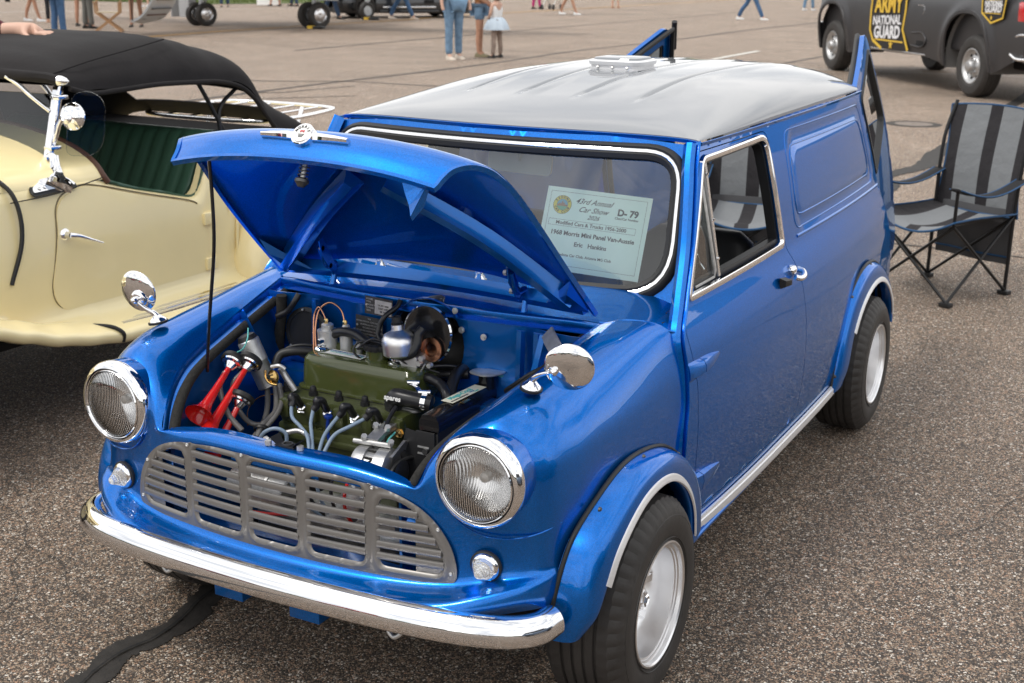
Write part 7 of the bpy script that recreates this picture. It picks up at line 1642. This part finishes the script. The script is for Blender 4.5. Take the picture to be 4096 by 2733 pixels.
for i, (x, y, lg, shs, sk, shr, lab) in enumerate(((-33.8, 34.5, None, 'white', 1, 'khaki', 'far person with bare legs and white trainers seen left of the aircraft stair'), (-33.1, 35.2, None, 'white', 0, 'navy', 'far person in blue and yellow trainers seen right of the aircraft stair'), (-31.7, 36.5, 'ddenim', 'black', 1, None, 'far person in dark jeans beyond the left aircraft wheels'), (-30.9, 38.5, None, 'black', 0, 'khaki', 'far person with bare legs left of the white board at the top edge'), (-30.3, 38.9, 'ddenim', 'black', 1, None, 'far person in dark jeans beside the white board at the top edge'))):
    person(lab, (x, y, 0), 40 + 50 * i, 1.72, lg, 'navy', shs, sk, .25, shorts=shr)
# tote bag
T = thing('tote_bag', 'black tote bag with pale round print hanging from the hand of a person in trainers', 'bag', (-28.35, 23.5, .52), rad(-35))
rows = [[(x * (1 - .06 * t), y * (1 - .7 * t), .42 * t) for x, y in rounded([(-.20, -.055), (.20, -.055), (.20, .055), (-.20, .055)], .03, 3)] for t in (0, .3, .6, 1)]
v, f = grid_vf(rows, True); f.append(tuple(reversed(range(len(rows[0]))))); obj('bag_body', v, f, CL['black'], T, True)
tube('handle', [(-.09, 0, .41), (-.08, 0, .58), (0, 0, .66), (.08, 0, .58), (.09, 0, .41)], .010, CL['black'], T, n=6)
lathe('bag_print', [(.075, 0), (.065, 0)], (0, -.052, .24), (0, -1, .1), M['palegrey'], T, n=24, cap=False)
# hand on the soft top: person in maroon standing beyond the roadster
MP = None
def maroon():
    J = {'pel': ((0, 0, .98), (.17, .13)), 'wai': ((0, 0, 1.14), (.155, .125)), 'che': ((0, .02, 1.36), (.18, .14)), 'nek': ((.0, .02, 1.55), .060), 'hed': ((0, .05, 1.66), .088), 'cro': ((0, .03, 1.75), .078),
         'hipl': ((-.1, 0, .93), .10), 'hipr': ((.1, 0, .93), .10), 'knel': ((-.12, .02, .50), .062), 'kner': ((.12, .02, .50), .062), 'ankl': ((-.13, 0, .09), .04), 'ankr': ((.13, 0, .09), .04), 'ftl': ((-.13, .09, .045), .03), 'ftr': ((.13, .09, .045), .03),
         'shl': ((-.20, .02, 1.46), .062), 'shr': ((.20, .02, 1.46), .062), 'ell': ((-.26, -.02, 1.16), .046), 'wrl': ((-.24, .12, .98), .030), 'hal': ((-.23, .17, .92), (.022, .036))}
    E = [('pel', 'wai'), ('wai', 'che'), ('che', 'nek'), ('nek', 'hed'), ('hed', 'cro'), ('pel', 'hipl'), ('pel', 'hipr'), ('hipl', 'knel'), ('hipr', 'kner'), ('knel', 'ankl'), ('kner', 'ankr'), ('ankl', 'ftl'), ('ankr', 'ftr'), ('che', 'shl'), ('che', 'shr'), ('shl', 'ell'), ('ell', 'wrl'), ('wrl', 'hal')]
    return J, E
PX, PY = -3.62, 1.28     # stands beyond the roadster, facing it (+X)
J, E = maroon()
def W(p): return (PX + p[1], PY - p[0], p[2])       # local forward (+Y) -> world +X
J = {k: (W(p), r) for k, (p, r) in J.items()}
hand_c = Vector((-2.80, 1.36, 1.378))
J['elr'] = ((-3.28, 1.16, 1.35), .050); J['wrr'] = ((-2.895, 1.335, 1.400), .029); J['pal'] = ((-2.835, 1.352, 1.392), (.022, .038)); J['pa2'] = ((-2.800, 1.365, 1.385), (.015, .040))
J['shr'] = (W((.20, .02, 1.46)), .062)
E += [('shr', 'elr'), ('elr', 'wrr'), ('wrr', 'pal'), ('pal', 'pa2')]
fing = [(.042, .028, .074, .0), (.016, .034, .086, .0), (-.010, .033, .082, -.1), (-.034, .028, .066, -.2)]
d = Vector((.93, .33, -.14)).normalized(); s_ = Vector((.33, -.93, 0)).normalized()
for i, (off_, a1, L, sp_) in enumerate(fing):
    b0 = Vector(J['pa2'][0]) + s_ * off_ * .95; 
    J['f%da' % i] = (tuple(b0 + d * .016), .0100); J['f%db' % i] = (tuple(b0 + d * (.016 + L * .42) + s_ * off_ * .15 + Vector((0, 0, .006))), .0092); J['f%dc' % i] = (tuple(b0 + d * (.016 + L * .75) + s_ * off_ * .25 + Vector((0, 0, -.004))), .0085); J['f%dd' % i] = (tuple(b0 + d * (.012 + L) + s_ * off_ * .3 + Vector((0, 0, -.018))), .0072)
    E += [('pa2', 'f%da' % i), ('f%da' % i, 'f%db' % i), ('f%db' % i, 'f%dc' % i), ('f%dc' % i, 'f%dd' % i)]
J['tha'] = (tuple(Vector(J['pal'][0]) + s_ * .040 + d * .0 + Vector((0, 0, -.008))), .013); J['thb'] = (tuple(Vector(J['pal'][0]) + s_ * .066 + d * .028 + Vector((0, 0, -.014))), .0105); J['thc'] = (tuple(Vector(J['pal'][0]) + s_ * .078 + d * .056 + Vector((0, 0, -.020))), .0085)
E += [('pal', 'tha'), ('tha', 'thb'), ('thb', 'thc')]
MP = skin_mesh('person', J, E, SKIN[1]); tag(MP, 'person in a maroon long sleeved shirt resting a hand on the black canvas hood', 'person')
def clothes(keys, edges, k, nm, m):
    return skin_mesh(nm, {a_: (J[a_][0], tuple(q * k + .010 for q in (J[a_][1] if isinstance(J[a_][1], tuple) else (J[a_][1],) * 2))) for a_ in keys}, edges, m, MP)
J['cuff'] = ((-2.925, 1.322, 1.402), .034)
clothes(['wai', 'pel', 'che', 'shl', 'shr', 'ell', 'wrl', 'elr', 'cuff'], [('wai', 'pel'), ('wai', 'che'), ('che', 'shl'), ('che', 'shr'), ('shl', 'ell'), ('ell', 'wrl'), ('shr', 'elr'), ('elr', 'cuff')], 1.12, 'shirt', CL['maroon'])
clothes(['pel', 'hipl', 'hipr', 'knel', 'kner', 'ankl', 'ankr'], [('pel', 'hipl'), ('pel', 'hipr'), ('hipl', 'knel'), ('hipr', 'kner'), ('knel', 'ankl'), ('kner', 'ankr')], 1.15, 'trousers', CL['khaki'])
for q in ('ankl', 'ankr'): shoe('shoe', J[q][0][:2], (1, 0), .27, SH['black'], MP)
v, f_ = lathe_vf([(.001, .11), (.05, .10), (.085, .06), (.096, .0), (.09, -.05)], (PX + .02, PY, 1.68), (-.2, 0, 1), 20, False); obj('hair', v, f_, HAIR, MP, True)
# ================================================================ DIRECTOR CHAIR, PUSHCHAIR, WHITE BOARD
M['wood'] = mat('light_wood', (.42, .24, .12), .5, var=.2, vscale=20); M['canvasb'] = mat('beige_canvas', (.50, .42, .28), .85, var=.1)
DC = thing('director_chair', 'wooden folding chair with a beige canvas back standing on the apron beside grey trousers', 'folding chair', (-22.0, 20.95, 0), rad(38))
bar = lambda n, p, q, w=.022, d_=.03: sweep(n, [p, q], [(-w, -d_ / 2), (-w, d_ / 2), (w, d_ / 2), (w, -d_ / 2)], M['wood'], DC, up=(0, 1, .02))
for y in (-.20, .20):
    bar('leg', (-.30, y, .02), (.27, y, .46)); bar('leg', (.30, y, .02), (-.27, y, .46)); 
    for sx in (-1, 1): bar('arm_post', (sx * .27, y, .44), (sx * .28, y, .68)) if True else None
for sx in (-1, 1):
    box('armrest', (sx * .29, 0, .69), (.05, .50, .025), M['wood'], DC, .005); box('back_post', (sx * .27, .20, .80), (.03, .03, .34), M['wood'], DC, .004); box('foot_rail', (sx * .30, 0, .02), (.035, .48, .03), M['wood'], DC, .004)
box('canvas_seat', (0, 0, .455), (.54, .42, .012), M['canvasb'], DC, .003); box('canvas_back', (0, .20, .88), (.57, .012, .20), M['canvasb'], DC, .003)
PC = thing('pushchair', 'small distant pushchair with thin grey frame beside pink leggings', 'pushchair', (-21.0, 42.6, 0), 0)
for sx in (-1, 1):
    tube('frame_tube', [(sx * .22, -.35, .10), (sx * .22, .05, .55), (sx * .22, .40, 1.0)], .012, M['steel'], PC, n=6, sub=2); tube('frame_tube', [(sx * .22, .30, .10), (sx * .22, -.10, .55)], .012, M['steel'], PC, n=6, sub=1)
    for y in (-.35, .30): lathe('wheel', [(.06, -.02), (.10, -.02), (.10, .02), (.06, .02)], (sx * .24, y, .10), (1, 0, 0), M['rubber'], PC, n=20)
box('fabric_seat', (0, .0, .50), (.42, .40, .05), CL['grey'], PC, .02)
WB = thing('notice_board', 'white folding board standing on the far apron at the top edge', 'sign', (-31.3, 38.6, 0), rad(35))
obj('board_face', [(-.45, 0, .03), (.45, 0, .03), (.45, .22, 1.0), (-.45, .22, 1.0)], [(0, 1, 2, 3)], M['white'], WB, False); obj('board_face', [(-.45, .45, .03), (.45, .45, .03), (.45, .23, 1.0), (-.45, .23, 1.0)], [(0, 1, 2, 3)], M['white'], WB, False)
# ================================================================ AIRCRAFT
M['aero'] = mat('pale_aircraft_paint', (.50, .52, .54), .3, coat=.4)
AC = thing('aircraft', 'pale twin engined aircraft of which only the wheels, gear doors and open stair show', 'aircraft', (-20.8, 25.0, 0), 0)
def gear(x, y, R_, twin=True, side=.17):
    for s2 in ((-1, 1) if twin else (0,)):
        w = lathe('wheel', [(.02, .05), (.10, .055), (R_ * .52, .035), (R_ * .56, .055), (R_ * .60, .06), (R_ * .62, .0), (R_ * .60, -.06), (R_ * .5, -.05)], (x + s2 * side * .98, y + s2 * side * .15 * 0 - .0, R_), (.94, -.34, 0), M['alloy'] if twin else M['aero'], AC, n=32, cap=False)
        lathe('tyre', [(R_ * .57, .065), (R_ * .72, .085), (R_ * .90, .075), (R_, .035), (R_, -.035), (R_ * .90, -.075), (R_ * .72, -.085), (R_ * .57, -.065)], (x + s2 * side * .98, y, R_), (.94, -.34, 0), M['tyre'], w, n=48, cap=False)
    st_ = cyl('gear_leg', (x, y, R_), (x + .02, y + .04, 1.25), .055, M['aero'], AC, r2=.085, n=16)
    tube('drag_brace', [(x, y + .02, R_ + .18), (x + .05, y + .35, .85), (x + .05, y + .6, 1.25)], .025, M['aero'], st_, n=8, sub=1)
    return st_
gear(-1.55, -.38, .30); gear(1.52, .45, .33); gear(-.48, 5.75, .26, False)
for (x, y) in ((-1.95, -.45), (-2.30, -.55)): box('gear_door', (x, y, .72), (.03 if x < -2 else .34, .30, 1.0), M['aero'], AC, .01)
box('gear_door', (1.95, .45, .98), (.5, .25, .55), M['aero'], AC, .01)
rows = []
for k in range(14):
    y = -8 + 15.5 * k / 13; r = .85 * (1 - abs((k - 6.5) / 7.2) ** 3) + .06; zc_ = 2.05 + (.35 * ((6 - k) / 6) ** 2 if k < 6 else 0)
    rows.append([(-.1 + r * math.cos(q), y, zc_ + r * math.sin(q)) for q in [2 * math.pi * j / 28 for j in range(28)]])
v, f = grid_vf(rows, True); f.append(tuple(range(27, -1, -1))); f.append(tuple(13 * 28 + j for j in range(28))); obj('fuselage', v, f, M['aero'], AC, True)
wg = [[(x, y0 + (1.0 if i in (0, 4) else .35 if i in (1, 3) else -.9) * c, z + t_) for i, t_ in enumerate((0, .10, .0, -.10, 0))] for (x, y0, c, z) in ((-8.2, .9, .6, 1.75), (-1.5, .3, 1.1, 1.40), (1.5, .3, 1.1, 1.40), (8.2, .9, .6, 1.75))]
v, f = grid_vf(wg); obj('wing', v, f, M['aero'], AC, True, sharp=30)
for x in (-1.55, 1.55): lathe('engine_nacelle', [(.05, -2.4), (.28, -1.8), (.42, 0), (.40, 1.4), (.22, 2.0), (.03, 2.2)], (x, .6, 1.62), (0, 1, 0), M['aero'], AC, n=24)
ln = []
for k in range(10):
    t = k / 9; q = .12 + 1.25 * t; c0 = Vector((.05 + 1.30 * t, -4.35 - 1.0 * t * 0, 0)); x = -.05 + 1.05 * t; z = .27 + .12 * t + 1.0 * t ** 2.2
    ln.append([(x + .0, -4.5, z), (x - .02, -4.1, z - .05), (x, -3.7, z)])
stair = None
v, f = grid_vf(ln); stair = obj('airstair_door', v, f, M['aero'], AC, True); solid(stair, .05)
for k in range(5):
    t = .15 + .17 * k; x = -.05 + 1.05 * t; z = .27 + .12 * t + 1.0 * t ** 2.2; box('stair_tread', (x + .02, -4.1, z + .05), (.22, .6, .03), M['brown'] if k % 2 else M['darksteel'], stair)
tube('stair_cable', [(-.0, -4.5, .30), (-.02, -4.5, 1.3)], .012, M['satin'], stair, n=6, sub=1)
for (x, y, nm) in ((-19.26, 25.15, 'low black and yellow chock under the twin wheels right of the stair'), (-21.2, 30.5, 'yellow chock under the white single aircraft wheel')):
    c_ = box('wheel_chock', (0, 0, .035), (.55, .12, .07), M['black'], None, .01); c_.location = (x + .22, y, 0); tag(c_, nm, 'chock'); box('yellow_stripe', (-.12, -.005, .037), (.16, .125, .076), M['gold_'], c_); 
# ================================================================ SPORTS CAR
SC = thing('sports_car', 'low dark grey sports car with black wheels and red calipers beyond the aircraft', 'car', (-22.4, 31.9, 0), rad(49))
M['scgrey'] = mat('dark_metallic_grey', (.045, .046, .050), .3, .7, coat=1)
cc = []
K_ = [(-.95, .62, .80), (-.80, .90, .95), (-.3, .93, 1.0), (.5, .90, 1.15), (1.2, .86, 1.22), (2.0, .88, .98), (2.7, .93, .88), (3.3, .90, .72), (3.55, .62, .50)]
for x, w, h in K_: cc.append([(x, -w * .96, .16), (x, -w, .32), (x, -w * .98, .62), (x, -w * .80, h * .86), (x, 0, h), (x, w * .80, h * .86), (x, w * .98, .62), (x, w, .32), (x, w * .96, .16)])
rows = lofted(cc, 4, 5); v, f = grid_vf(rows); f2 = []
for q in f:
    c = sum((Vector(v[i]) for i in q), Vector()) / 4
    if any(math.hypot(c.x - wx, c.z - .34) < .37 and abs(c.y) > .6 for wx in (0.0, 2.75)): continue
    f2.append(q)
obj('car_body', v, f2, M['scgrey'], SC, True)
box('underbody', (1.3, 0, .22), (4.2, 1.5, .14), M['dark'], SC); box('side_sill', (1.4, -.90, .20), (1.9, .08, .10), M['black'], SC, .02); box('sill_highlight', (1.4, -.945, .33), (1.7, .02, .05), M['alloy'], SC, .008); box('side_vent', (2.05, -.93, .50), (.30, .03, .12), M['dark'], SC, .01)
box('tail_lamp', (-.90, -.80, .68), (.06, .18, .10), M['taillamp'], SC, .01); box('splitter', (3.40, -.1, .16), (.35, 1.6, .05), M['black'], SC, .01)
for wx in (0.0, 2.75):
    for sy in (-1, 1):
        w = lathe('wheel', [(.23, -.10), (.245, .0), (.235, .012), (.20, -.02), (.06, -.035), (.04, -.02), (.001, -.02)], (wx, sy * .90, .34), (0, sy, 0), M['black'], SC, n=32, cap=False)
        lathe('tyre', [(.24, .005), (.29, .015), (.335, -.005), (.34, -.03), (.34, -.22), (.30, -.25)], (wx, sy * .90, .34), (0, sy, 0), M['tyre'], w, n=40, cap=False)
        box('brake_caliper', (wx + .12, sy * .893, .36), (.08, .02, .20), M['taillamp'], w, .01)
        for k in range(5):
            q = 2 * math.pi * k / 5; tube('wheel_spoke', [(wx + .05 * math.cos(q), sy * .90, .34 + .05 * math.sin(q)), (wx + .225 * math.cos(q), sy * .91, .34 + .225 * math.sin(q))], .016, M['black'], w, n=6, sub=1)

# ================================================================ CARS BEHIND THE PHOTOGRAPHER (seen mirrored in paint and chrome)
def parked(label, loc, rz, col, est=False):
    c_ = thing('parked_car', label, 'car', loc, rad(rz), 'cars parked behind the photographer'); m_ = paint('car_paint_%d' % len(bpy.data.materials), col, .3, .3, .05); st = []
    for x, w, z1, in ((-2.1, .72, .72), (-1.9, .82, .88), (-1.2, .85, .95), (.9, .85, .98), (1.9, .80, .86), (2.15, .70, .66)): st.append([(x, -w, .25), (x, -w * 1.03, .55), (x, -w * .96, z1 - .08), (x, -w * .8, z1), (x, 0, z1 + .04), (x, w * .8, z1), (x, w * .96, z1 - .08), (x, w * 1.03, .55), (x, w, .25)])
    v, f = grid_vf(lofted(st, 3, 4)); obj('car_body', v, f, m_, c_, True)
    gh = [[(x, -w, z) for x, w, z in ((x0, .74, .93), (x0 + s_, .60, 1.42))] + [(x, w, z) for x, w, z in ((x0 + s_, .60, 1.42), (x0, .74, .93))] for x0, s_ in ((-1.9 if est else -1.4, .35), (1.15, -.55))]
    v, f = grid_vf(gh, True); f += [(0, 1, 2, 3), (7, 6, 5, 4)]; obj('cabin', v, f, M['black'], c_, False); box('roof', (-.15 if not est else -.35, 0, 1.425), (1.5 if not est else 2.1, 1.2, .05), m_, c_, .02)
    for x in (-1.35, 1.40):
        for s_ in (-1, 1): lathe('wheel', [(.31, -.09), (.31, .09), (.20, .095), (.19, .06), (.001, .06)], (x, s_ * .80, .31), (0, s_, 0), M['castalloy'] if False else M['tyre'], c_, n=28)
    return c_
parked('blue grey estate car beyond the right edge, mirrored in the wing', (4.9, -.6, 0), 93, (.10, .13, .18), True)
parked('red saloon car beyond the lower edge, mirrored in the bumper', (-4.5, -13, 0), 80, (.35, .02, .02))
parked('dark saloon car beyond the lower edge, mirrored in the bumper', (.2, -14, 0), 95, (.03, .03, .035))
parked('white estate car beyond the lower edge, mirrored in the bumper', (5.6, -13.5, 0), 88, (.6, .6, .6), True)
parked('maroon saloon car beyond the lower edge, mirrored in the bumper', (-10, -12.5, 0), 85, (.18, .02, .03))

MP.location = (.12, .03, -.022)
